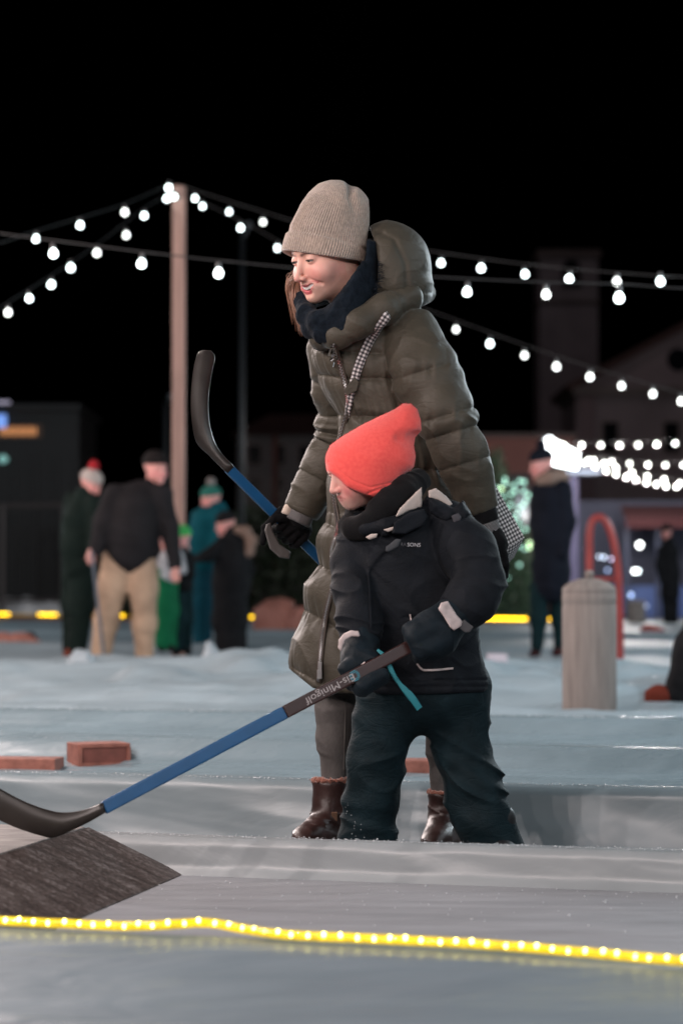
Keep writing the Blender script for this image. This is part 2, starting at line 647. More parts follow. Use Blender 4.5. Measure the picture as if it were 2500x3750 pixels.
o = sheet('plastic_sheet', [(5.405, -0.006), (5.425, 0.02), (5.428, 0.07), (5.44, 0.085), (5.475, 0.087), (5.50, 0.08), (5.53, 0.0)],
          0.004, -3.0, 3.0, 0.008, 0.0018, 21, mat_kerb_foil, kind=None, su=2.5, ss=8, ridge=0.0, extra=kerb_folds)
tag(o, 'creased plastic covered kerb at the feet of the woman and the child', 'plastic sheet', 'plastic sheets')
def board_folds(U, S_, v):
    """the sheet hangs smoothly down the board, with a few slack diagonal folds"""
    P = np.stack([U * 3.1 + S_ * 7, S_ * 3 - U * 0.6, np.zeros_like(U)], -1).reshape(-1, 3)
    f = vnoise(P, 54) + 0.5 * vnoise(P * np.array((2.3, 1.7, 1)), 55)
    return f.reshape(U.shape) * 0.0045


o = sheet('plastic_sheet', [(6.395, -0.03), (6.405, 0.0), (6.418, 0.06), (6.428, 0.125), (6.445, 0.140), (6.52, 0.142), (6.56, 0.13), (6.60, 0.07), (6.66, 0.05)],
          0.006, -4.0, 4.0, 0.014, 0.0022, 33, foil_material('board_plastic_sheet', (0.225, 0.285, 0.315), 0.32, 0.06, relief=0.0025), kind=None, su=1.2, ss=5, ridge=0.1, extra=board_folds)
tag(o, 'smooth grey plastic sheet hanging down a high board behind the brown boots', 'plastic sheet', 'plastic sheets')
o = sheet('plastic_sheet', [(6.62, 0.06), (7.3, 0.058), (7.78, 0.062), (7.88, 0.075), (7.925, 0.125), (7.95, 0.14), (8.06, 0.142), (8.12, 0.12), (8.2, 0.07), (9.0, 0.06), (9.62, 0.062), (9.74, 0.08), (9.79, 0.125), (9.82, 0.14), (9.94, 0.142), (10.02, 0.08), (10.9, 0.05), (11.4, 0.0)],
          0.012, -5.0, 5.0, 0.022, 0.0085, 47, mat_foil, kind=None, su=0.8, ss=4.5, ridge=0.3, extra=pleats(8, 26, 6.8, 11.0, 0.020, 0.022, 0.06, 1.2))
tag(o, 'grey plastic sheet over two low kerbs with reddish bricks lying on it', 'plastic sheet', 'plastic sheets')


heap_pleats = pleats(15, 34, 11.5, 18.0, 0.05, 0.05, 0.08, 1.8)


def heaps(U, S_, v):
    P = np.stack([U * 1.7, S_ * 1.5, np.zeros_like(U)], -1).reshape(-1, 3)
    f = np.clip(fbm(P, 88, 3), 0, 2).reshape(U.shape)
    w = np.exp(-((v - 15.0) / 2.6) ** 2)
    return f * 0.10 * w + heap_pleats(U, S_, v)


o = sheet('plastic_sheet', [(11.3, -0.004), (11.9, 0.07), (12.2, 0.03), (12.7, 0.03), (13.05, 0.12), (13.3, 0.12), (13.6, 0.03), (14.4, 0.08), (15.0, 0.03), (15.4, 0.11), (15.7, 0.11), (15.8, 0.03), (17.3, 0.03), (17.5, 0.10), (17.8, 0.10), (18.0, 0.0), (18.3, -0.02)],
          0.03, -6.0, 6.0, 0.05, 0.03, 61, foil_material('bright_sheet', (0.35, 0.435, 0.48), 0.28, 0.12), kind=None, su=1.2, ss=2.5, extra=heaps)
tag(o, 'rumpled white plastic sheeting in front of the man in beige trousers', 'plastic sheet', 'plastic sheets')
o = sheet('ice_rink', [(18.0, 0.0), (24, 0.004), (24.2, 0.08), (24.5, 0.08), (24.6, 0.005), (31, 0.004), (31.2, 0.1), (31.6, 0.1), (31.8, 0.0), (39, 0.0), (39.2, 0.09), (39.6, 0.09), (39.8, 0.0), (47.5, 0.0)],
          0.08, -16, 16, 0.12, 0.012, 71, mat_far_ice, su=0.8, ss=1.2)

# ---------------------------------------------------------------- ramp on the near lane
mat_ramp = M_('frosted_dark_board', (0.06, 0.04, 0.032), 0.5)
N, L, b = nodes_of(mat_ramp)
tc = N.new('ShaderNodeTexCoord'); mp = N.new('ShaderNodeMapping')
at_ = N.new('ShaderNodeAttribute'); at_.attribute_name = 'board'; mp.inputs['Scale'].default_value = (2.6, 7.5, 1.0)
L.new(at_.outputs['Vector'], mp.inputs['Vector'])
n1 = N.new('ShaderNodeTexNoise'); n1.inputs['Scale'].default_value = 4; n1.inputs['Detail'].default_value = 12; n1.inputs['Roughness'].default_value = 0.72
L.new(mp.outputs['Vector'], n1.inputs['Vector'])
n2 = N.new('ShaderNodeTexNoise'); n2.inputs['Scale'].default_value = 120; n2.inputs['Detail'].default_value = 4
L.new(tc.outputs['Object'], n2.inputs['Vector'])
h1 = N.new('ShaderNodeMath'); h1.operation = 'MULTIPLY'; h1.inputs[1].default_value = 0.72; L.new(n1.outputs['Fac'], h1.inputs[0])
ad = N.new('ShaderNodeMath'); ad.operation = 'MULTIPLY_ADD'; ad.inputs[1].default_value = 0.44
L.new(n2.outputs['Fac'], ad.inputs[0]); L.new(h1.outputs[0], ad.inputs[2])
rp = N.new('ShaderNodeValToRGB')
e = rp.color_ramp.elements
e[0].position = 0.50; e[0].color = (0.030, 0.020, 0.017, 1)
e[1].position = 0.76; e[1].color = (0.26, 0.235, 0.23, 1)
x = e.new(0.60); x.color = (0.075, 0.056, 0.05, 1)
L.new(ad.outputs[0], rp.inputs['Fac']); L.new(rp.outputs['Color'], b.inputs['Base Color'])
bp = N.new('ShaderNodeBump'); bp.inputs['Distance'].default_value = 0.004; L.new(ad.outputs[0], bp.inputs['Height']); L.new(bp.outputs['Normal'], b.inputs['Normal'])
mat_ramp_top = M_('frosted_pale_board', (0.30, 0.27, 0.255), 0.55, vary=0.45, vary_scale=5, stretch=(2, 14, 2), bump=0.002, bump_scale=90)
mat_dark = M_('black_gap', (0.012, 0.011, 0.011), 0.7)

A_ = np.array((-0.358, 5.535, 0.002)); dirn = np.array((0.169, 0.80, 0.0)); dirn /= np.linalg.norm(dirn)
C_ = np.array((-0.584, 5.60, 0.102))
rl = 1.22
ramp = empty('ramp', (-0.6, 4.9, 0), 'dark frost covered wooden ramp under the blade of the child\'s stick', 'ramp')
out_ = (A_ - C_); out_ /= np.linalg.norm(out_)
nrm = np.cross(out_, dirn); nrm = nrm if nrm[2] > 0 else -nrm
th = 0.012
m = MB()
q = [A_, C_, C_ - dirn * rl, A_ - dirn * rl]
m.add([p for p in q] + [p - nrm * th for p in q], [(0, 1, 2, 3), (7, 6, 5, 4), (0, 4, 5, 1), (1, 5, 6, 2), (2, 6, 7, 3), (3, 7, 4, 0)])
bo_ = m.build('sloping_board', mat_ramp, ramp, bevel=0.0015, segs=1)
set_attr(bo_.data, 'board', np.stack([(verts(bo_.data) - C_) @ out_, (verts(bo_.data) - C_) @ dirn, (verts(bo_.data) - C_) @ nrm], 1))
gap = np.array((-0.006, 0, 0))
lf = np.array((-1.0, 0.29, 0)); lf /= np.linalg.norm(lf)
top0 = C_ + lf * 0.007
m = MB()
q = [top0, top0 + lf * 0.55, top0 + lf * 0.55 - dirn * rl, top0 - dirn * rl]
m.add([p for p in q] + [p - np.array((0, 0, th)) for p in q], [(0, 1, 2, 3), (7, 6, 5, 4), (0, 4, 5, 1), (1, 5, 6, 2), (2, 6, 7, 3), (3, 7, 4, 0)])
m.build('top_board', mat_ramp_top, ramp, bevel=0.0015, segs=1)
for k in (0.08, 0.45, 0.82):
    c0 = C_ - dirn * (rl * k) + lf * 0.16
    MB().box((c0[0], c0[1], 0.045), (0.26, 0.03, 0.088)).build('support', mat_dark, ramp)

# ---------------------------------------------------------------- rope light on the near kerb
mat_rope = M_('yellow_rope_tube', (0.85, 0.60, 0.02), 0.25, emit=(1.0, 0.70, 0.0), emit_s=0.75, coat=1.0)
N, L, b = nodes_of(mat_rope)
tc = N.new('ShaderNodeTexCoord'); n1 = N.new('ShaderNodeTexNoise'); n1.inputs['Scale'].default_value = 70; n1.inputs['Detail'].default_value = 4
L.new(tc.outputs['Object'], n1.inputs['Vector'])
mr = N.new('ShaderNodeMapRange'); mr.inputs['From Min'].default_value = 0.3; mr.inputs['From Max'].default_value = 0.7
mr.inputs['To Min'].default_value = 0.35; mr.inputs['To Max'].default_value = 1.0
L.new(n1.outputs['Fac'], mr.inputs['Value']); L.new(mr.outputs['Result'], b.inputs['Emission Strength'])
mat_led = M_('yellow_led', (1, 0.9, 0.4), 0.3, emit=(1.0, 0.93, 0.24), emit_s=10.0)

rope_px = [(-1900, 3300), (-1100, 3325), (-500, 3352), (-200, 3362), (0, 3372), (250, 3384), (450, 3392), (600, 3388), (760, 3380), (900, 3404), (1050, 3424), (1400, 3440), (1750, 3458), (2100, 3485), (2500, 3520), (2800, 3545), (3200, 3580), (4000, 3660)]
rz = 0.093
rope_pts = []
for (x, y) in rope_px:
    bump_ = 0.006 if 500 < x < 800 else 0
    rope_pts.append(W(x, y, ground_Y(y, rz + bump_)))
rope_pts = spline(rope_pts, 420)
rope = empty('rope_light', tuple(rope_pts[210]), 'glowing yellow rope light along the near plastic kerb', 'rope light', 'yellow rope lights')
MB().tube(rope_pts, 0.0078, 10).build('tube', mat_rope, rope, smooth=True)
led_mesh = MB().lathe([(0.0005, -0.0042), (0.0023, -0.003), (0.0032, 0), (0.0023, 0.003), (0.0005, 0.0042)], n=8).mesh('led', True)
led_mesh.materials.append(mat_led)
acc = 0.0
for i in range(1, len(rope_pts)):
    acc += np.linalg.norm(rope_pts[i] - rope_pts[i - 1])
    if acc >= 0.0272:
        acc -= 0.0272
        px = 1250 + rope_pts[i][0] / rope_pts[i][1] * FPX
        if -1400 < px < 3600:
            p = rope_pts[i] + np.array((0, -0.0066, 0.0030 + 0.002 * math.sin(i * 0.37)))
            obj('led', led_mesh, None, rope, tuple(p))


# ---------------------------------------------------------------- snow crumbs, and chips added to make glints on the kerb tops
mat_crumb = M_('snow_crumb', (0.72, 0.75, 0.78), 0.35, spec=0.6)
rng0 = np.random.default_rng(12)


def crumbs(name, n, vfun, zfun, smin_, smax_, u0, u1, label):
    U = rng0.uniform(u0, u1, n); v = vfun(n); z = zfun(v)
    s_ = rng0.uniform(smin_, smax_, n) ** 1.0 * rng0.uniform(0.4, 1.0, n)
    C = np.stack([U, v - SK * U, z + s_ * 0.3], 1)
    base = np.array([(1, 0, 0), (-1, 0, 0), (0, 1, 0), (0, -1, 0), (0, 0, 1), (0, 0, -1)], float)
    Fc = np.array([(0, 2, 4), (2, 1, 4), (1, 3, 4), (3, 0, 4), (2, 0, 5), (1, 2, 5), (3, 1, 5), (0, 3, 5)])
    jit = rng0.uniform(0.5, 1.2, (n, 6, 1)) * np.array((1, 1, 0.7))
    V = C[:, None, :] + base[None] * jit * s_[:, None, None]
    Q = (np.arange(n)[:, None, None] * 6 + Fc[None]).reshape(-1, 3)
    o = obj(name, fast_mesh(name, V.reshape(-1, 3), Q, False), mat_crumb)
    return tag(o, label, 'snow', kind='stuff')


crumbs('snow_crumbs', 420, lambda n: 5.41 - np.abs(rng0.normal(0, 0.35, n)).clip(0, 1.35), lambda v: v * 0 + 0.001, 0.0010, 0.0036, -1.4, 1.4, 'fine snow crumbs scattered over the ice lane')
crumbs('glint_chips', 900, lambda n: 5.445 + rng0.normal(0, 0.02, n).clip(-0.012, 0.05), lambda v: v * 0 + 0.0880, 0.0010, 0.0032, -1.4, 1.4, 'pale chips added as glints along the top of the plastic kerb')
crumbs('glint_chips', 500, lambda n: 7.97 + rng0.normal(0, 0.03, n).clip(-0.05, 0.07), lambda v: v * 0 + 0.143, 0.0012, 0.0045, -2.0, 2.0, 'pale chips added as glints on the ridge behind the bricks')
crumbs('glint_chips', 450, lambda n: 9.85 + rng0.normal(0, 0.03, n).clip(-0.05, 0.07), lambda v: v * 0 + 0.143, 0.0015, 0.0055, -2.4, 2.4, 'pale chips added as glints on the farthest grey ridge')
crumbs('glint_chips', 700, lambda n: 6.46 + rng0.normal(0, 0.02, n).clip(-0.02, 0.05), lambda v: v * 0 + 0.142, 0.0012, 0.0045, -1.6, 1.6, 'pale chips added as glints on the kerb behind the boots')
# ================================================================ festoon lights
mat_bulb = M_('lit_bulb', (1, 1, 1), 0.3, emit=(0.86, 1.0, 1.0), emit_s=9.0)
mat_socket = M_('bulb_socket', (0.10, 0.10, 0.10), 0.5)
mat_cable = M_('rubber_cable', (0.018, 0.018, 0.019), 0.7)
bulb_mesh = MB().lathe([(0.004, -0.072), (0.017, -0.069), (0.028, -0.058), (0.032, -0.043), (0.029, -0.027), (0.020, -0.012), (0.013, 0.0)], n=10).mesh('bulb', True)
bulb_mesh.materials.append(mat_bulb)
bulb_warm = bulb_mesh.copy(); bulb_warm.materials.clear(); bulb_warm.materials.append(M_('lit_bulb_soft', (1, 1, 1), 0.3, emit=(0.95, 1.0, 0.95), emit_s=5.0))
sock_mesh = MB().lathe([(0.014, -0.002), (0.017, 0.004), (0.017, 0.04), (0.008, 0.048)], n=8).mesh('socket', True)
sock_mesh.materials.append(mat_socket)


def light_string(points, bulbs, label, scale=1.0, cable_r=0.006, power=0.0, color=(1, 1, 1), swing=0.06, socket=True):
    """cable through points; bulbs at world points just below it; power > 0 gives every bulb its lamp"""
    root = empty('light_string', tuple(points[len(points) // 2]), label, 'string lights', 'strings of light bulbs')
    MB().tube(points, cable_r, 6).build('cable', mat_cable, root, smooth=True)
    for p in bulbs:
        rx, ry = rnd.uniform(-swing, swing) * 2, rnd.uniform(-swing, swing) * 2
        bo = obj('bulb', bulb_warm if rnd.random() < 0.3 else bulb_mesh, None, root, tuple(p))
        bo.scale = (scale * (0.74 if power == 0 else 1.0) * rnd.uniform(0.88, 1.1),) * 3; bo.rotation_euler = (rx, ry, 0)
        if socket:
            so = bpy.data.objects.new('socket', sock_mesh); COL.objects.link(so); so.parent = bo
        if power > 0:
            ld = bpy.data.lights.new('bulb_light', 'POINT'); ld.energy = power; ld.color = color; ld.shadow_soft_size = 0.045 * scale
            lo = bpy.data.objects.new('bulb_light', ld); COL.objects.link(lo)
            lo.parent = bo; lo.location = (0, 0, -0.13)
    return root


def span(a, b, sag, n):
    a = np.asarray(a, float); b = np.asarray(b, float)
    out = []
    for i in range(n):
        t = i / (n - 1)
        p = a + (b - a) * t
        p[2] -= sag * 4 * t * (1 - t)
        out.append(p)
    return out


# unseen strings added above, beside and behind the view to light figures and rink
def lamp_span(a, b, sag, n, label, power, color, scale=1.0):
    pts = span(a, b, sag, 4 * n + 1)
    light_string(pts, [p - np.array((0, 0, 0.05)) for p in pts[2::4]], label, scale, power=power, color=color)


WARM = (1.0, 0.85, 0.81)
COOL = (0.80, 0.93, 1.0)
lamp_span((-3.2, -3.5, 3.6), (-2.6, 8.5, 3.5), 0.5, 9, 'unseen string of bulbs added to light the near lane from the left', 130, WARM)
lamp_span((-3.2, -3.5, 3.6), (3.4, -2.6, 3.5), 0.4, 7, 'unseen string of bulbs added behind the camera to light the figures', 95, WARM)
lamp_span((3.4, -2.6, 3.5), (3.2, 9.5, 3.6), 0.5, 8, 'unseen string of bulbs added to light the near lane from the right', 52, COOL)
lamp_span((-2.6, 8.5, 3.5), (-7.5, 26, 4.4), 0.6, 8, 'unseen string of bulbs added to light the rink from its left edge', 230, WARM)
lamp_span((3.2, 9.5, 3.6), (8.0, 28, 4.4), 0.6, 8, 'unseen string of bulbs added to light the rink from its right edge', 200, COOL)

lamp_span((-7.5, 26, 4.4), (-11.0, 43, 4.8), 0.6, 5, 'unseen string of bulbs added to light the far ice from the left', 150, COOL)
lamp_span((8.0, 28, 4.4), (11.0, 42, 4.8), 0.6, 5, 'unseen string of bulbs added to light the far ice from the right', 130, COOL)

# the strings in view
Yp = 22.8                                            # the wooden pole
def on_line(rows):
    return [F(x, y, Y) for (x, y, Y) in rows]


def view_string(cable, bulbs, label, scale, cable_r=0.0045):
    C_l = list(on_line(cable)); B_l = list(on_line(bulbs))
    C_l.append(C_l[-1] + (C_l[-1] - C_l[-2]) * 1.6 + np.array((0, 0, 0.15))); C_l.append(C_l[-1] + (C_l[-1] - C_l[-2]) * 1.0 + np.array((0, 0, 0.3)))
    for t in (1.0, 2.0): B_l.append(B_l[-1] + (B_l[-1] - B_l[-2]))
    light_string(spline(C_l, 60), B_l, label, scale, cable_r)


view_string([(400, 418, Yp - .1), (287, 468, 21.5), (185, 500, 20.2), (84, 530, 19), (-40, 566, 17.6)],
            [(388, 424, Yp - .2), (287, 480, 21.5), (185, 510, 20.2), (84, 541, 19), (-20, 572, 17.8)],
            'string of bulbs falling gently from the pole top to the left', 1.0)
view_string([(400, 440, Yp - .1), (332, 478, 22), (223, 562, 21), (119, 632, 20), (20, 694, 19), (-40, 730, 18.4)],
            [(384, 448, Yp - .2), (332, 489, 22.2), (290, 533, 21.6), (223, 573, 21), (163, 607, 20.5), (119, 646, 20), (67, 678, 19.5), (20, 710, 19)],
            'string of bulbs falling steeply from the pole top to the left', 1.0)
view_string([(-60, 528, 14.4), (123, 552, 14), (326, 578, 13.6), (502, 598, 13.4), (760, 622, 13.2), (1073, 640, 13), (1253, 648, 12.9), (1421, 652, 12.8), (1640, 660, 12.6)],
            [(123, 572, 14), (326, 595, 13.6), (502, 616, 13.4), (690, 637, 13.3), (880, 652, 13.1), (1073, 660, 13), (1253, 666, 12.9), (1421, 672, 12.8), (1600, 678, 12.7)],
            'string of large bulbs passing in front of the wooden pole', 0.95)
view_string([(410, 424, Yp - .1), (526, 462, 22), (604, 486, 21), (800, 545, 19.4), (1013, 580, 18), (1204, 606, 17), (1416, 626, 16.2), (1640, 634, 15.4)],
            [(448, 450, 22.5), (526, 481, 22), (604, 504, 21.3), (690, 530, 20.6), (800, 560, 19.6), (905, 580, 18.8), (1013, 597, 18), (1105, 608, 17.5), (1204, 622, 17), (1307, 632, 16.6), (1416, 638, 16.2), (1515, 637, 15.8)],
            'string of bulbs running from the pole top to the right, before the tower', 0.9)
view_string([(415, 440, Yp - .1), (552, 506, 22.4), (637, 552, 22), (850, 662, 21), (1047, 735, 20.2), (1203, 792, 19.5), (1354, 842, 18.8), (1498, 884, 18.2), (1640, 920, 17.6)],
            [(400, 446, Yp - .25), (465, 468, 22.6), (552, 517, 22.4), (637, 564, 22), (720, 606, 21.6), (800, 646, 21.2), (885, 686, 20.9), (965, 720, 20.5), (1047, 750, 20.2), (1125, 782, 19.9), (1203, 809, 19.5), (1277, 834, 19.1), (1354, 857, 18.8), (1426, 879, 18.5), (1498, 897, 18.2), (1562, 914, 17.9)],
            'string of bulbs dropping from the pole top towards the gabled house', 0.95)

# wooden pole
mat_pole = M_('planed_timber', (0.36, 0.215, 0.175), 0.6, vary=0.25, vary_scale=3, stretch=(6, 6, 0.5), bump=0.002, bump_scale=40)
top = F(407, 428, Yp); base_x = top[0] + 0.02
pole = empty('wooden_pole', (base_x, Yp, 0), 'tall square timber pole carrying the strings of bulbs', 'pole')
hw = 0.059
m = MB().box((base_x, Yp, top[2] / 2), (hw * 2, hw * 2, top[2])); m.build('post', mat_pole, pole, bevel=0.006)
m = MB().box((base_x - 0.02, Yp - hw - 0.008, top[2] - 0.12), (0.05, 0.012, 0.05)).tube([(base_x - 0.02, Yp - hw - 0.01, top[2] - 0.12), (base_x - 0.02, Yp - hw - 0.07, top[2] - 0.12), (base_x - 0.02, Yp - hw - 0.07, top[2] - 0.06)], 0.008, 6)
m.build('hook', M_('steel_hook', (0.3, 0.3, 0.3), 0.35, 0.9), pole)
# ================================================================ tools for the figures
def ray_hit(fn, pxs, Y0, steps=60, back=0.0):
    """first point of the surface fn = 0 along the sight line of each photo pixel (F coordinates), from depth Y0"""
    D = np.array([F(x, y, 1.0) - np.array((0, 0, CAM_H)) for (x, y) in pxs])
    O = np.array((0, 0, CAM_H))
    n = np.linalg.norm(D, axis=1)
    t = np.full(len(D), Y0, dtype=float)
    for _ in range(steps):
        P = (O + D * t[:, None]).astype(np.float32)
        t = t + 0.7 * np.clip(fn(P), -0.05, 0.05) / n
    t = t - back / n
    return O + D * t[:, None]


def normals_of(fn, P, e=0.004):
    P = np.asarray(P, dtype=np.float32)
    d0 = fn(P)
    G = np.stack([fn(P + np.eye(3, dtype=np.float32)[k] * e) - d0 for k in range(3)], 1)
    return G / (np.linalg.norm(G, axis=1, keepdims=True) + 1e-9)


def ribbon(name, mid, nrm, width, thick, mat, parent, n_across=4, uv='strip'):
    """flat band along mid points lying on a surface with normals nrm; width may vary; the strip attribute holds (length, across)"""
    mid = np.asarray(mid, float); nrm = np.asarray(nrm, float)
    n = len(mid)
    wd = np.asarray(width, float) if hasattr(width, '__len__') else np.full(n, width)
    tan = np.gradient(mid, axis=0); tan /= np.linalg.norm(tan, axis=1, keepdims=True) + 1e-9
    side = np.cross(nrm, tan); side /= np.linalg.norm(side, axis=1, keepdims=True) + 1e-9
    L_ = np.concatenate([[0], np.cumsum(np.linalg.norm(np.diff(mid, axis=0), axis=1))])
    V = []; U = []
    cross = [(-0.5, 0), (-0.42, 1)] + [(-0.42 + 0.84 * k / n_across, 1) for k in range(1, n_across)] + [(0.42, 1), (0.5, 0), (0.42, -1), (-0.42, -1)]
    c = len(cross)
    for i in range(n):
        for (a, h) in cross:
            V.append(mid[i] + side[i] * (a * wd[i]) + nrm[i] * (h * thick * 0.5))
            U.append((L_[i], a * wd[i], h))
    Q = []
    for i in range(n - 1):
        for k in range(c):
            j = (k + 1) % c
            Q.append((i * c + k, i * c + j, (i + 1) * c + j, (i + 1) * c + k))
    Q = np.array(Q)
    me = fast_mesh(name, np.array(V), Q)
    set_attr(me, uv, np.array(U))
    return obj(name, me, mat, parent)


def head_frame(yaw, pitch, roll=0.0):
    """columns: her right, forward, up; yaw 0 faces the camera, 90 faces left; pitch looks down"""
    y, p, r = R(yaw), R(pitch), R(roll)
    fw = np.array((-math.sin(y) * math.cos(p), -math.cos(y) * math.cos(p), -math.sin(p)))
    rt = np.array((-math.cos(y), math.sin(y), 0.0))
    up = np.cross(rt, fw)
    rt2 = rt * math.cos(r) + up * math.sin(r)
    up2 = -rt * math.sin(r) + up * math.cos(r)
    return np.stack([rt2, fw, up2], 1)


def mirror(P):
    Q = P.copy(); Q[:, 0] = np.abs(Q[:, 0]); return Q


def head_sdf(P, smile=1.0, child=0.0):
    """head in its own frame, metres: x sideways, y forward, z up; eyes near z = 0"""
    A = mirror(P)
    d = ellip(P, (0, -0.014, 0.030), (0.074, 0.094, 0.080))
    d = smin(d, ellip(P, (0, 0.026, -0.032), (0.058, 0.066, 0.074)), 0.03)
    d = smin(d, ellip(P, (0, 0.044, -0.078), (0.038 + 0.009 * child, 0.044, 0.034)), 0.025)
    d = smin(d, sphere(P, (0, 0.074, -0.098 + 0.006 * child), 0.0165), 0.022)
    d = smin(d, ellip(A, (0.040, 0.054 + 0.006 * smile, -0.039 - 0.012 * child), (0.023 + 0.005 * child, 0.025 + 0.004 * child, 0.022 + 0.006 * child)), 0.024)
    d = smin(d, seg(A, (0.008, 0.082, 0.020), (0.042, 0.066, 0.018), 0.012, 0.010)[0], 0.018)
    # eye hollows, nose
    d = smax(d, -ellip(A, (0.031, 0.100, -0.002), (0.019, 0.016, 0.0105)), 0.016)
    nt = (0, 0.111 - 0.006 * child, -0.043)
    d = smin(d, seg(P, (0, 0.083 - 0.004 * child, 0.004), nt, 0.0068, 0.0084 + 0.0018 * child)[0], 0.010)
    d = smin(d, ellip(A, (0.0108, 0.099 - 0.003 * child, -0.0462), (0.0066, 0.0095, 0.0068)), 0.006)
    d = smax(d, -ellip(A, (0.0062, 0.104 - 0.006 * child, -0.0545), (0.0040, 0.0050, 0.0030)), 0.003)
    # lids
    ec = (0.031, 0.0755, -0.003)
    lid = sphere(A, ec, 0.0142)
    lid = smax(lid, -ellip(A, (0.031, 0.090, -0.0062), (0.0128, 0.02, 0.0025)), 0.0015)
    d = smin(d, lid, 0.004)
    # cheek fold from the nose to the corner of the mouth
    if smile > 0:
        d = smax(d, -seg(A, (0.0215, 0.091, -0.051), (0.0415, 0.072, -0.068), 0.0020, 0.0028)[0], 0.009)
    # mouth: lips and the gap between them
    d = smin(d, ellip(P, (0, 0.074, -0.071), (0.030, 0.022, 0.020)), 0.012)
    zc = -0.0705 + 0.0105 * smile + 0.002
    gap_h = 0.0074 * smile + 0.0006
    up_l = chain(A, [(0, 0.0950 - 0.004 * smile, -0.0665), (0.008, 0.0945 - 0.004 * smile, -0.0652 + 0.0005 * smile), (0.021, 0.0885 - 0.003 * smile, zc - 0.0020), (0.0275 + 0.0095 * smile, 0.0815 - 0.0095 * smile, zc)], [0.0034, 0.0036, 0.0027, 0.0014], 0.002)[0]
    lo_l = chain(A, [(0, 0.0925 - 0.005 * smile, -0.0745 - 0.0100 * smile), (0.010, 0.0905 - 0.004 * smile, -0.0740 - 0.0090 * smile), (0.021, 0.0865, -0.0715 - 0.0025 * smile), (0.0275 + 0.0095 * smile, 0.0815 - 0.0095 * smile, zc)], [0.0046, 0.0044, 0.0030, 0.0014], 0.002)[0]
    if smile > 0:
        cav = ellip(P, (0, 0.087, -0.0718), (0.0235, 0.020, gap_h + 0.0008))
        cav = np.minimum(cav, ellip(A, (0.0185, 0.080, -0.0668), (0.0105, 0.014, gap_h * 0.85)))
        d = smax(d, -cav, 0.002)
    else:
        d = smax(d, -seg(A, (0, 0.0965, -0.0702), (0.022, 0.088, -0.0700), 0.0011, 0.0008)[0], 0.002)
    d = smin(d, up_l, 0.003)
    d = smin(d, lo_l, 0.003)
    d = smax(d, -seg(A, (0, 0.098, -0.0885), (0.014, 0.094, -0.0875), 0.0060, 0.0050)[0], 0.010) if smile > 0 else d
    # neck and shoulders, under the scarf
    d = smin(d, seg(P, (0, -0.020, -0.06), (0, -0.055, -0.20), 0.052, 0.056)[0], 0.03)
    return d


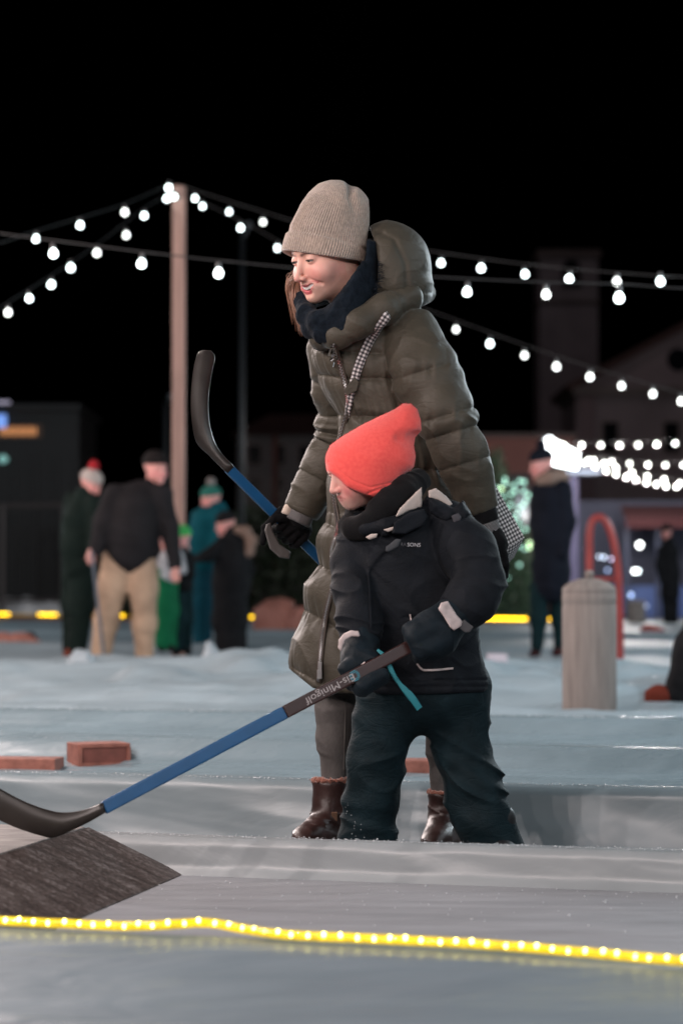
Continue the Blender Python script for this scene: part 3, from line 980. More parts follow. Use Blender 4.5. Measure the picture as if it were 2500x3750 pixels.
def head_tint(P, smile=1.0, child=0.0, skin=(0.60, 0.345, 0.27), lip=(0.56, 0.13, 0.14), brow=(0.10, 0.055, 0.035), blush=0.5):
    A = mirror(P)
    c = np.tile(np.array(skin, dtype=np.float32), (len(P), 1))

    def mixin(w, col):
        w = np.clip(w, 0, 1)[:, None]
        return c * (1 - w) + np.array(col, dtype=np.float32) * w
    n = fbm(P * 60, 3, 3)
    c = c * (1 + 0.05 * n[:, None])
    bl = np.exp(-(((A[:, 0] - 0.040) / 0.026) ** 2 + ((P[:, 2] + 0.042 + 0.01 * child) / 0.026) ** 2)) * (P[:, 1] > 0)
    c = mixin(bl * blush, (0.72, 0.19, 0.19))
    nose = np.exp(-(((P[:, 1] - 0.118) / 0.012) ** 2 + ((P[:, 2] + 0.045) / 0.014) ** 2 + (P[:, 0] / 0.012) ** 2))
    c = mixin(nose * 0.45, (0.66, 0.22, 0.19))
    zc = -0.0705 + 0.0105 * smile + 0.002
    up_l = chain(A, [(0, 0.0960 - 0.004 * smile, -0.0665), (0.008, 0.0952 - 0.004 * smile, -0.0655), (0.021, 0.0885 - 0.003 * smile, zc - 0.0020), (0.0275 + 0.0095 * smile, 0.0815 - 0.0095 * smile, zc)], [0.0036, 0.0038, 0.0030, 0.0018], 0.002)[0]
    lo_l = chain(A, [(0, 0.0935 - 0.005 * smile, -0.0745 - 0.0100 * smile), (0.010, 0.0910 - 0.004 * smile, -0.0740 - 0.0090 * smile), (0.021, 0.0865, -0.0715 - 0.0025 * smile), (0.0275 + 0.0095 * smile, 0.0815 - 0.0095 * smile, zc)], [0.0050, 0.0048, 0.0034, 0.0018], 0.002)[0]
    c = mixin(1 - np.minimum(up_l, lo_l) / 0.0022, lip)
    if smile <= 0:
        c = mixin(1 - seg(A, (0, 0.0965, -0.0702), (0.022, 0.088, -0.0700), 0.0010, 0.0006)[0] / 0.0014, (0.16, 0.05, 0.045))
    else:
        cav = ellip(P, (0, 0.090, -0.0718), (0.0225, 0.020, 0.0050))
        c = mixin(np.clip(-cav / 0.002, 0, 1) * (P[:, 1] < 0.088), (0.10, 0.03, 0.03))
    br = chain(A, [(0.014, 0.092, 0.0095), (0.030, 0.088, 0.0145), (0.047, 0.069, 0.0115)], [0.0028, 0.0028, 0.0012], 0.002)[0]
    c = mixin((1 - br / 0.0032) * 0.7, brow)
    lash = np.abs(ellip(A, (0.031, 0.090, -0.0062), (0.0132, 0.02, 0.0028)))
    nearlid = np.abs(sphere(A, (0.031, 0.0755, -0.003), 0.0142)) < 0.0035
    c = mixin(np.where(nearlid & (P[:, 2] > -0.0066), 1 - lash / 0.0024, 0) * 0.95, (0.035, 0.02, 0.018))
    c = mixin(np.where(nearlid & (P[:, 2] <= -0.0066), 1 - lash / 0.0016, 0) * 0.5, (0.12, 0.06, 0.05))
    if smile > 0:
        c = mixin((1 - sphere(P, (-0.046, 0.064, -0.026), 0.0010) / 0.0008) * 0.7, (0.18, 0.08, 0.06))
    ho = ellip(A, (0.0062, 0.104 - 0.006 * child, -0.0545), (0.0042, 0.0055, 0.0034))
    c = mixin(1 - ho / 0.001, (0.10, 0.03, 0.025))
    return c


mat_skin = M_('skin', (0.6, 0.35, 0.28), 0.48, spec=0.4, sss=0.12)
N, L, b = nodes_of(mat_skin)
at = N.new('ShaderNodeAttribute'); at.attribute_name = 'tint'
L.new(at.outputs['Color'], b.inputs['Base Color'])
tc = N.new('ShaderNodeTexCoord'); nz = N.new('ShaderNodeTexNoise'); nz.inputs['Scale'].default_value = 420; nz.inputs['Detail'].default_value = 3
L.new(tc.outputs['Object'], nz.inputs['Vector'])
bp = N.new('ShaderNodeBump'); bp.inputs['Distance'].default_value = 0.0006; bp.inputs['Strength'].default_value = 0.5
L.new(nz.outputs['Fac'], bp.inputs['Height']); L.new(bp.outputs['Normal'], b.inputs['Normal'])
mat_eye = M_('eye', (0.7, 0.68, 0.66), 0.08)
N, L, b = nodes_of(mat_eye)
at = N.new('ShaderNodeAttribute'); at.attribute_name = 'tint'; L.new(at.outputs['Color'], b.inputs['Base Color'])
mat_lash = M_('eyelash', (0.03, 0.018, 0.014), 0.6)
mat_teeth = M_('teeth', (0.86, 0.83, 0.80), 0.2)


def make_head(center, frame, scale, parent, h=0.0018, smile=1.0, child=0.0, gaze=(0, 1, -0.25), eyes=True, **kw):
    center = np.asarray(center, dtype=np.float32); fr = np.asarray(frame, dtype=np.float32)

    def fn(P):
        q = ((P - center) @ fr) / scale
        return smax(head_sdf(q, smile, child), q[:, 2] - 0.045, 0.02) * scale
    cor = np.array([[x, y, z] for x in (-0.09, 0.09) for y in (-0.135, 0.135) for z in (-0.27, 0.12)]) * scale @ fr.T + center
    me = sdf_mesh('body', fn, cor.min(0) - 0.01, cor.max(0) + 0.01, h, project=2)
    Pl = ((verts(me) - center) @ fr) / scale
    set_color(me, head_tint(Pl, smile, child, **kw))
    body = obj('body', me, mat_skin, parent)
    if eyes:
        gz = np.array(gaze, float); gz /= np.linalg.norm(gz)
        for s in (-1, 1):
            c = np.array((0.031 * s, 0.0755, -0.003))
            mb = MB(); n = 24
            Vs = []; Fs = []
            for i in range(17):
                a = math.pi * i / 16
                for k in range(n):
                    ph = 2 * math.pi * k / n
                    Vs.append((math.sin(a) * math.cos(ph), math.sin(a) * math.sin(ph), math.cos(a)))
            for i in range(16):
                for k in range(n):
                    Fs.append((i * n + k, i * n + (k + 1) % n, (i + 1) * n + (k + 1) % n, (i + 1) * n + k))
            Vs = np.array(Vs) * 0.0127
            ang = np.degrees(np.arccos(np.clip(Vs @ gz / 0.0127, -1, 1)))
            col = np.tile(np.array((0.45, 0.42, 0.41)), (len(Vs), 1))
            col[ang < 27] = (0.10, 0.075, 0.05); col[ang < 13] = (0.008, 0.008, 0.008)
            Vw = ((Vs + c) * scale) @ fr.T + center
            e_me = fast_mesh('eye', Vw, np.array(Fs)); set_color(e_me, col)
            obj('eye', e_me, mat_eye, body)
        for s in (-1, 1):
            lash = []
            for dx in np.linspace(-0.0128, 0.0140, 12):
                dz = -0.0032 + 0.0027 * math.sqrt(max(0, 1 - (dx / 0.0142) ** 2)) - 0.0006 * max(0, dx / 0.014)
                r_ = 0.0146
                lash.append((s * (0.031 + dx), 0.0755 + math.sqrt(max(1e-6, r_ ** 2 - dx ** 2 * 0.8 - dz ** 2)), -0.003 + dz))
            lw = (np.array(lash) * scale) @ fr.T + center
            MB().tube(lw, [0.0005 + 0.0008 * math.sin(math.pi * min(1, i / 8)) for i in range(12)], 5).build('eyelash', mat_lash, body, smooth=True)
    if smile > 0:
        mb = MB()
        for k in range(-6, 7):
            x = k * 0.0042
            y = 0.0882 - 9.0 * x * x
            hgt = 0.0110 if abs(k) in (0, 1) else 0.0100
            ang = -12 * x
            rot = np.array([[math.cos(ang), -math.sin(ang), 0], [math.sin(ang), math.cos(ang), 0], [0, 0, 1]])
            mb.box((x, y, -0.0715 + 6 * x * x), (0.0040, 0.003, hgt), rot)
        tm = mb.mesh('teeth', True, bevel=0.0007)
        Vt = verts(tm) * scale @ fr.T + center
        tm.vertices.foreach_set('co', Vt.astype(np.float32).ravel()); tm.update()
        t = obj('teeth', tm, mat_teeth, body)
        t['kind'] = 'stuff'
    return body, fn


def fx_of(P, Y=None):
    """photo column and row (F coordinates) of world points"""
    Yv = P[:, 1]
    c, s = math.cos(PITCH), math.sin(PITCH)
    yy = P[:, 1] * c + (P[:, 2] - CAM_H) * s
    vv = -P[:, 1] * s + (P[:, 2] - CAM_H) * c
    return (1250 + P[:, 0] / yy * FPX) / KF, (1875 - vv / yy * FPX) / KF


def puff(q, seams, amp, power=0.5):
    """pillow between seams along coordinate q; also the distance to the nearest seam"""
    s = np.asarray(seams, dtype=float)
    i = np.clip(np.searchsorted(s, q) - 1, 0, len(s) - 2)
    t = np.clip((q - s[i]) / (s[i + 1] - s[i]), 0, 1)
    p = np.clip(1 - (2 * t - 1) ** 2, 0, 1) ** power
    dist = np.minimum(np.abs(q - s[i]), np.abs(q - s[i + 1]))
    return amp * p, dist


class Loft:
    """upright body built from rows (F y, left F x, right F x, half depth, depth offset) at depth Y"""
    def __init__(self, rows, Y, n=80, power=2.3):
        A = spline(rows, n)
        self.Y = Y; self.pw = power
        self.z = np.array([F(0, r[0], Y)[2] for r in A])[::-1]
        k = KF / FPX * Y
        self.cx = np.array([((r[1] + r[2]) / 2 - 784.0) * k for r in A])[::-1]
        self.rx = np.array([(r[2] - r[1]) / 2 * k for r in A])[::-1]
        self.ry = np.array([r[3] for r in A])[::-1]
        self.cy = np.array([Y + r[4] for r in A])[::-1]

    def __call__(self, P, grow=0.0):
        z = P[:, 2]
        cx = np.interp(z, self.z, self.cx); cy = np.interp(z, self.z, self.cy)
        rx = np.interp(z, self.z, self.rx) + grow; ry = np.interp(z, self.z, self.ry) + grow
        dx = (P[:, 0] - cx) / rx; dy = (P[:, 1] - cy) / ry
        k = (np.abs(dx) ** self.pw + np.abs(dy) ** self.pw) ** (1 / self.pw)
        d = (k - 1) * np.minimum(rx, ry)
        ang = np.arctan2(dy, dx)
        return d, ang

    def caps(self, P, d, k=0.02):
        d = smax(d, P[:, 2] - self.z[-1], k)
        return smax(d, self.z[0] - P[:, 2], k)


def folds(P, dirs, amp, seed, sharp=2.0):
    """creases: ridged noise; dirs is a 3x3 scaling P into noise space"""
    q = P @ np.asarray(dirs, dtype=np.float32).T
    w = vnoise(q * 0.6 + 11, seed + 3)
    q = q + w[:, None] * 0.7
    r = 1 - np.abs(vnoise(q, seed))
    return amp * (r ** sharp - 0.35)


def bounds(pts, pad):
    A = np.array(pts)
    return A.min(0) - pad, A.max(0) + pad


def knit_material(name, color, rib=0.006, axis_attr='knit', bump=0.0016, vary=0.25, rough=0.9, sheen=0.6, col2=None):
    """ribbed wool; the attribute gives (metres round, metres up, 0)"""
    m = bpy.data.materials.new(name); m.use_nodes = True
    N, L, b = nodes_of(m)
    b.inputs['Roughness'].default_value = rough
    b.inputs['Sheen Weight'].default_value = sheen
    b.inputs['Specular IOR Level'].default_value = 0.2
    at = N.new('ShaderNodeAttribute'); at.attribute_name = axis_attr
    sp = N.new('ShaderNodeSeparateXYZ'); L.new(at.outputs['Vector'], sp.inputs['Vector'])
    m1 = N.new('ShaderNodeMath'); m1.operation = 'MULTIPLY'; m1.inputs[1].default_value = 2 * math.pi / rib
    L.new(sp.outputs['X'], m1.inputs[0])
    s1 = N.new('ShaderNodeMath'); s1.operation = 'SINE'; L.new(m1.outputs[0], s1.inputs[0])
    m2 = N.new('ShaderNodeMath'); m2.operation = 'MULTIPLY'; m2.inputs[1].default_value = 2 * math.pi / (rib * 0.6)
    L.new(sp.outputs['Y'], m2.inputs[0])
    s2 = N.new('ShaderNodeMath'); s2.operation = 'SINE'; L.new(m2.outputs[0], s2.inputs[0])
    ad = N.new('ShaderNodeMath'); ad.operation = 'MULTIPLY_ADD'; ad.inputs[1].default_value = 0.25
    L.new(s2.outputs[0], ad.inputs[0]); L.new(s1.outputs[0], ad.inputs[2])
    tc = N.new('ShaderNodeTexCoord')
    nz = N.new('ShaderNodeTexNoise'); nz.inputs['Scale'].default_value = 260; nz.inputs['Detail'].default_value = 3
    L.new(tc.outputs['Object'], nz.inputs['Vector'])
    a2 = N.new('ShaderNodeMath'); a2.operation = 'MULTIPLY_ADD'; a2.inputs[1].default_value = 1.2
    L.new(nz.outputs['Fac'], a2.inputs[0]); L.new(ad.outputs[0], a2.inputs[2])
    bp = N.new('ShaderNodeBump'); bp.inputs['Distance'].default_value = bump
    L.new(a2.outputs[0], bp.inputs['Height']); L.new(bp.outputs['Normal'], b.inputs['Normal'])
    n3 = N.new('ShaderNodeTexNoise'); n3.inputs['Scale'].default_value = 130; n3.inputs['Detail'].default_value = 4
    L.new(tc.outputs['Object'], n3.inputs['Vector'])
    a3 = N.new('ShaderNodeMath'); a3.operation = 'MULTIPLY_ADD'; a3.inputs[1].default_value = 0.16
    L.new(s1.outputs[0], a3.inputs[0]); L.new(n3.outputs['Fac'], a3.inputs[2])
    rp = N.new('ShaderNodeValToRGB')
    rp.color_ramp.elements[0].position = 0.3; rp.color_ramp.elements[1].position = 0.72
    rp.color_ramp.elements[0].color = (*[c * (1 - vary) for c in color], 1)
    rp.color_ramp.elements[1].color = (*(col2 or [min(1, c * (1 + vary)) for c in color]), 1)
    L.new(a3.outputs[0], rp.inputs['Fac']); L.new(rp.outputs['Color'], b.inputs['Base Color'])
    return m


def check_material(name, attr, size, dark=(0.025, 0.022, 0.028), light=(0.72, 0.68, 0.68)):
    """woven gingham from a two-axis attribute in metres"""
    m = bpy.data.materials.new(name); m.use_nodes = True
    N, L, b = nodes_of(m)
    b.inputs['Roughness'].default_value = 0.8
    at = N.new('ShaderNodeAttribute'); at.attribute_name = attr
    sp = N.new('ShaderNodeSeparateXYZ'); L.new(at.outputs['Vector'], sp.inputs['Vector'])
    outs = []
    for ax in ('X', 'Y'):
        d = N.new('ShaderNodeMath'); d.operation = 'DIVIDE'; d.inputs[1].default_value = size * 2
        L.new(sp.outputs[ax], d.inputs[0])
        f = N.new('ShaderNodeMath'); f.operation = 'FRACT'; L.new(d.outputs[0], f.inputs[0])
        gt = N.new('ShaderNodeMath'); gt.operation = 'GREATER_THAN'; gt.inputs[1].default_value = 0.5
        L.new(f.outputs[0], gt.inputs[0]); outs.append(gt)
    ad = N.new('ShaderNodeMath'); ad.operation = 'ADD'; L.new(outs[0].outputs[0], ad.inputs[0]); L.new(outs[1].outputs[0], ad.inputs[1])
    hf = N.new('ShaderNodeMath'); hf.operation = 'MULTIPLY'; hf.inputs[1].default_value = 0.5; L.new(ad.outputs[0], hf.inputs[0])
    rp = N.new('ShaderNodeValToRGB'); rp.color_ramp.interpolation = 'CONSTANT'
    e = rp.color_ramp.elements
    e[0].position = 0; e[0].color = (*light, 1)
    e[1].position = 0.75; e[1].color = (*dark, 1)
    x = e.new(0.25); x.color = (*[(a + b_) * 0.28 for a, b_ in zip(dark, light)], 1)
    L.new(hf.outputs[0], rp.inputs['Fac']); L.new(rp.outputs['Color'], b.inputs['Base Color'])
    return m


def set_round_attr(me, axis_o, axis_d, name='knit', ref=(0, -1, 0)):
    """metres round and along an axis, for knit patterns"""
    V = verts(me).astype(float)
    o = np.asarray(axis_o, float); d = np.asarray(axis_d, float); d = d / np.linalg.norm(d)
    r0 = np.asarray(ref, float); r0 = r0 - d * (r0 @ d); r0 /= np.linalg.norm(r0); r1 = np.cross(d, r0)
    q = V - o
    h_ = q @ d
    a = np.arctan2(q @ r1, q @ r0)
    rad = np.median(np.hypot(q @ r1, q @ r0))
    set_attr(me, name, np.stack([a * rad, h_, np.zeros_like(a)], 1))


def shaft_frame(a, b_, toward=(0, -1, 0)):
    """columns: along, across (in the picture), toward the viewer"""
    a = np.asarray(a, float); b_ = np.asarray(b_, float)
    t = (b_ - a) / np.linalg.norm(b_ - a)
    n = np.asarray(toward, float); n = n - t * (n @ t); n /= np.linalg.norm(n)
    return np.stack([t, np.cross(n, t), n], 1)
# ================================================================ the woman
YW = 6.15


def add_creases(m, dist, scale=(16, 16, 34)):
    """crisp small wrinkles of thin cloth, as bump on top of the modelled folds"""
    N, L, b = nodes_of(m)
    tc = N.new('ShaderNodeTexCoord'); mp = N.new('ShaderNodeMapping'); mp.inputs['Scale'].default_value = scale
    mp.inputs['Rotation'].default_value = (0.3, 0.55, 0.2)
    L.new(tc.outputs['Object'], mp.inputs['Vector'])
    nz = N.new('ShaderNodeTexNoise'); nz.inputs['Scale'].default_value = 1.0; nz.inputs['Detail'].default_value = 4; nz.inputs['Distortion'].default_value = 1.6
    L.new(mp.outputs['Vector'], nz.inputs['Vector'])
    sb_ = N.new('ShaderNodeMath'); sb_.operation = 'SUBTRACT'; sb_.inputs[1].default_value = 0.5; L.new(nz.outputs['Fac'], sb_.inputs[0])
    ab = N.new('ShaderNodeMath'); ab.operation = 'ABSOLUTE'; L.new(sb_.outputs[0], ab.inputs[0])
    mr = N.new('ShaderNodeMapRange'); mr.inputs['From Max'].default_value = 0.09; L.new(ab.outputs[0], mr.inputs['Value'])
    bp = N.new('ShaderNodeBump'); bp.inputs['Distance'].default_value = dist; bp.inputs['Strength'].default_value = 0.55
    L.new(mr.outputs['Result'], bp.inputs['Height'])
    old = b.inputs['Normal'].links[0].from_node if b.inputs['Normal'].links else None
    if old is not None: L.new(old.outputs['Normal'], bp.inputs['Normal'])
    L.new(bp.outputs['Normal'], b.inputs['Normal'])

woman = empty('person', tuple(F(880, 1945, YW) * np.array((1, 1, 0))), 'smiling woman in a long olive puffer coat and beige knit hat bending forward', 'person')

mat_coat = M_('olive_puffer_nylon', (0.066, 0.0585, 0.0445), 0.55, spec=0.26, vary=0.12, vary_scale=14, bump=0.0018, bump_scale=45, sheen=0.04)
add_creases(mat_coat, 0.0007, (9, 9, 20))
mat_dark_knit = M_('black_wool', (0.007, 0.007, 0.008), 0.9, spec=0.1, sheen=0.02, bump=0.001, bump_scale=220)

w_torso = Loft([(726, 780, 930, .085, 0), (748, 738, 968, .115, 0), (780, 722, 985, .135, 0), (830, 725, 985, .145, 0), (890, 745, 980, .145, 0),
                (945, 776, 980, .135, 0), (1000, 780, 1000, .145, 0), (1060, 764, 1030, .16, 0), (1120, 757, 1046, .165, 0), (1180, 755, 1058, .17, 0),
                (1230, 738, 1068, .175, 0), (1293, 733, 1076, .18, 0), (1350, 708, 1082, .185, 0), (1414, 697, 1085, .188, 0), (1470, 680, 1087, .19, 0),
                (1535, 662, 1088, .19, 0), (1620, 652, 1088, .19, 0)], YW)
w_armL = [F(938, 772, 6.06), F(978, 860, 5.985), F(1020, 950, 5.95), F(1062, 1055, 5.95), F(1100, 1176, 5.975)]
w_armL_r = [0.080, 0.079, 0.068, 0.060, 0.047]
w_armR = [F(764, 778, 6.19), F(778, 880, 6.23), F(787, 968, 6.26), F(778, 1014, 6.265), F(734, 1092, 6.275), F(690, 1178, 6.28)]
w_armR_r = [0.066, 0.062, 0.056, 0.054, 0.051, 0.045]
w_collar = [F(972, 672, 6.19), F(935, 682, 6.04), F(880, 710, 5.985), F(822, 744, 5.965), F(774, 774, 5.975), F(738, 776, 6.04), F(716, 748, 6.12)]


def plane_cut(P, p0, n):
    n = np.asarray(n, dtype=np.float32); n = n / np.linalg.norm(n)
    return (P - np.asarray(p0, dtype=np.float32)) @ n


cutL_n = np.asarray(w_armL[-1]) - np.asarray(w_armL[-2])
cutR_n = np.asarray(w_armR[-1]) - np.asarray(w_armR[-2])


def coat_sdf(P):
    fx, fy = fx_of(P)
    d, ang = w_torso(P)
    slope = 0.55 * np.clip(fx, 640, 800) - 0.55 * 720
    q = fy - np.where(fy > 1180, slope, slope * 0.25)
    pf, ds = puff(q, [715, 800, 858, 945, 1068, 1185, 1290, 1412, 1560, 1700], 0.0135)
    gat = vnoise(np.stack([ang * 15, q * 0.012, q * 0], 1), 5) * 0.0065 * np.exp(-ds / 26.0)
    wr = folds(P, [[9, 0, 5], [0, 6, 0], [-3, 0, 4]], 0.006, 8, 3.0)
    soft = fbm(P * 9, 12, 2) * 0.004
    d = d - pf + 0.006 - gat - wr - soft
    # waist drawn in
    d = smax(d, P[:, 2] - w_torso.z[-1] - 0.0, 0.02)
    hem = np.interp(fx, [600, 656, 718, 765, 1000, 1100], [1500, 1530, 1580, 1592, 1600, 1590])
    d = smax(d, (fy - hem) / 903.0, 0.012)
    # front placket beside the zip
    a, s = chain(P, w_armR, w_armR_r, 0.03)
    fyR = fy
    qa = s * 10
    pr, dr = puff(qa, [0, 2.1, 4.0, 4.7, 5.3, 6.0, 7.9, 10.5], 0.012)
    el = np.exp(-((s - 0.50) / 0.10) ** 2)
    wr2 = folds(P, [[6, 0, 42], [0, 10, 0], [10, 0, 8]], 0.010, 21, 1.5) * el + folds(P, [[14, 0, 9], [0, 8, 0], [-8, 0, 14]], 0.005, 24, 3.0)
    a = a - pr + 0.007 - wr2
    a = smax(a, plane_cut(P, w_armR[-1], cutR_n), 0.008)
    d = smin(d, a, 0.010)
    a, s = chain(P, w_armL, w_armL_r, 0.03)
    qa = fy + 0.3 * (fx - 1060)
    pl, dl = puff(qa, [680, 826, 944, 986, 1066, 1200], 0.0095)
    el = np.exp(-((qa - 975) / 45.0) ** 2)
    wr3 = folds(P, [[10, 0, 18], [0, 8, 0], [-12, 0, 10]], 0.0075, 31, 2.5) * (0.55 + el) + fbm(P * 14, 36, 2) * 0.0025
    gl = vnoise(np.stack([fx * 0.09, qa * 0.012, qa * 0], 1), 39) * 0.005 * np.exp(-dl / 16.0)
    a = a - pl + 0.0065 - wr3 - gl
    a = smax(a, plane_cut(P, w_armL[-1], cutL_n), 0.010)
    d = smin(d, a, 0.007)
    c, s = chain(P, w_collar, [0.030, 0.034, 0.036, 0.034, 0.028, 0.028, 0.028], 0.02)
    c = c - folds(P, [[20, 0, 6], [0, 20, 0], [6, 0, 20]], 0.003, 44, 2)
    return smin(d, c, 0.012)


lo, hi = bounds([F(640, 690, 5.8), F(1165, 690, 6.45), F(640, 1600, 6.45), F(1165, 1610, 5.8), F(640, 690, 6.45)], 0.03)
me = sdf_mesh('coat', coat_sdf, lo, hi, 0.0042)
coat = obj('coat', me, mat_coat, woman)

# hood
hood_c = F(893, 628, 6.13)
def hood_sdf(P):
    fx, fy = fx_of(P)
    o = ellip(P, hood_c, (0.104, 0.135, 0.128))
    low = ellip(P, F(905, 668, 6.13), (0.094, 0.13, 0.055))
    o = smin(o, low, 0.02)
    seam = seg(P, F(780, 674, 5.96), F(1000, 672, 5.96), 0, 0)[0]
    o = o - puff(fy, [470, 673, 715], 0.006)[0]
    ridge = chain(np.stack([P[:, 0], P[:, 1] * 0, P[:, 2]], 1), [F(866, 526, 0.0001 + 6.0) * np.array((1, 0, 1)), F(905, 548, 6.0) * np.array((1, 0, 1)), F(930, 605, 6.0) * np.array((1, 0, 1)), F(936, 674, 6.0) * np.array((1, 0, 1))], [0, 0, 0, 0])[0]
    o = o + 0.005 * np.exp(-(ridge / 0.007) ** 2) * (P[:, 1] < 6.13)
    o = o - folds(P, [[10, 0, 14], [0, 8, 0], [-8, 0, 10]], 0.004, 51, 2.5)
    inner = ellip(P, hood_c - np.array((0.028, 0.0, 0.004)), (0.098, 0.112, 0.112))
    o = smax(o, -inner, 0.010)
    rim = np.interp(fy, [500, 520, 560, 600, 660, 700, 740], [838, 846, 862, 868, 866, 850, 820])
    o = smax(o, (rim - fx) / 903.0, 0.012)
    return smax(o, (fy - 706) / 903.0, 0.02)


lo, hi = bounds([F(800, 500, 5.95), F(1000, 730, 6.32)], 0.03)
obj('hood', sdf_mesh('hood', hood_sdf, lo, hi, 0.0036), mat_coat, coat)

# head
wh_c = F(752, 578, 6.08)
wh_f = head_frame(54, 18, 2)
body, w_head = make_head(wh_c, wh_f, 1.0, woman, 0.0017, 1.0, 0.0, gaze=(0.10, 1, -0.27), skin=(0.80, 0.475, 0.385), blush=0.5)

# knit hat
h_o = F(742, 590, 6.085); h_up = F(792, 425, 6.085) - h_o; h_up /= np.linalg.norm(h_up)
h_rt = np.array((h_up[2], 0, -h_up[0])); h_dp = np.array((0, 1.0, 0))
kk = 1 / 903.0
ROW = np.array([(-30, -1, 90, 82), (-8, 0, 91, 83), (20, 0, 91, 84), (50, -3, 90, 83), (100, -3, 81, 76), (130, -1, 72, 68), (155, 2, 60, 56), (172, 3, 44, 40), (184, 3, 22, 20)], float) * kk


def hat_sdf(P):
    q = P - h_o.astype(np.float32)
    h_ = q @ h_up.astype(np.float32); p = q @ h_rt.astype(np.float32); dd = q[:, 1]
    cx = np.interp(h_, ROW[:, 0], ROW[:, 1]); rx = np.interp(h_, ROW[:, 0], ROW[:, 2]); ry = np.interp(h_, ROW[:, 0], ROW[:, 3])
    grow = 0.0055 * (1 / (1 + np.exp((h_ - (34 + 0.05 * p / kk) * kk) / 0.0012)))
    rx = rx + grow; ry = ry + grow
    k = np.sqrt(((p - cx) / rx) ** 2 + (dd / ry) ** 2)
    d = (k - 1) * np.minimum(rx, ry)
    d = smax(d, h_ - 178 * kk, 0.03)
    # fold at the crown
    nt = h_o + h_rt * 12 * kk + h_up * 186 * kk
    d = smax(d, -seg(P, nt - h_dp * 0.1, nt + h_dp * 0.1, 0.009, 0.009)[0], 0.022)
    cr = chain(P, [h_o + h_rt * 12 * kk + h_up * 172 * kk - h_dp * 0.03, h_o + h_rt * 22 * kk + h_up * 140 * kk - h_dp * 0.065, h_o + h_rt * 40 * kk + h_up * 118 * kk - h_dp * 0.07], [0.006, 0.006, 0.002])[0]
    d = smax(d, -cr, 0.020)
    d = d - fbm(P * 16, 61, 2) * 0.0022
    a = np.arctan2(dd / ry, (p - cx) / rx)
    d = d - 0.0011 * np.cos(a * 92) * np.clip((0.178 * 0.98 - h_) / 0.05, 0, 1)
    # lower edge, higher at the back, and hollow
    low = (-8 + 0.15 * p / kk + 0.0008 * (p / kk) ** 2) * kk
    d = smax(d, low - h_, 0.006)
    inner = smax((np.sqrt(((p - cx) / (rx - 0.012)) ** 2 + (dd / (ry - 0.012)) ** 2) - 1) * np.minimum(rx, ry), h_ - 95 * kk, 0.02)
    return smax(d, -inner, 0.006)


cor = np.array([h_o + h_rt * a * kk + h_up * b_ * kk + h_dp * c * kk for a in (-115, 115) for b_ in (-45, 195) for c in (-105, 105)])
me = sdf_mesh('knit_hat', hat_sdf, cor.min(0), cor.max(0), 0.0022, project=1)
set_round_attr(me, h_o, h_up)
mat_beige_knit = knit_material('beige_rib_knit', (0.47, 0.375, 0.315), rib=0.0060, vary=0.24, bump=0.0012)
obj('knit_hat', me, mat_beige_knit, woman)


# scarf
def poly_dist(fx, fy, poly):
    """signed distance in picture units to an outline (negative inside)"""
    V = np.asarray(poly, dtype=np.float32); n = len(V)
    d = np.full(len(fx), 1e9, dtype=np.float32); s = np.ones(len(fx), dtype=np.float32)
    for i in range(n):
        a = V[i]; b_ = V[i - 1]
        e = b_ - a
        wx = fx - a[0]; wy = fy - a[1]
        t = np.clip((wx * e[0] + wy * e[1]) / (e @ e), 0, 1)
        d = np.minimum(d, (wx - e[0] * t) ** 2 + (wy - e[1] * t) ** 2)
        c1 = fy >= a[1]; c2 = fy < b_[1]; c3 = e[0] * wy > e[1] * wx
        flip = (c1 & c2 & c3) | (~c1 & ~c2 & ~c3)
        s = np.where(flip, -s, s)
    return s * np.sqrt(d)


flap = [(838, 596), (846, 552), (866, 556), (871, 640), (866, 668), (838, 706), (800, 748), (768, 786), (748, 786), (733, 768), (722, 740), (738, 722), (768, 694), (788, 667), (812, 632)]


def scarf_sdf(P):
    fx, fy = fx_of(P)
    d2 = poly_dist(fx, fy, flap) / 920.0
    yc = 5.955 + 0.055 * np.clip((fx - 800) / 70.0, -1, 1) ** 2 + 0.00018 * (fx - 740) - 0.0003 * np.clip(fy - 700, -200, 90) * 0.3
    d = smax(d2, np.abs(P[:, 1] - yc) - 0.020, 0.018)
    loop, s = chain(P, [F(850, 640, 6.12), F(800, 708, 6.03), F(766, 734, 5.985), F(730, 742, 5.99), F(704, 722, 6.04), F(698, 694, 6.11), F(730, 672, 6.20), F(800, 650, 6.24)], [.045, .036, .027, .024, .022, .022, .03, .04], 0.02)
    d = smin(d, loop, 0.010)
    l2, s = chain(P, [F(700, 725, 6.10), F(718, 752, 6.03), F(745, 765, 5.985), F(790, 745, 5.98)], [.024, .026, .026, .03], 0.01)
    d = smin(d, l2, 0.008)
    d = smax(d, -(w_head(P) + 0.001), 0.004)
    return d - folds(P, [[20, 6, 14], [0, 14, 0], [10, 0, -12]], 0.005, 71, 2.0) - fbm(P * 90, 75, 2) * 0.0012


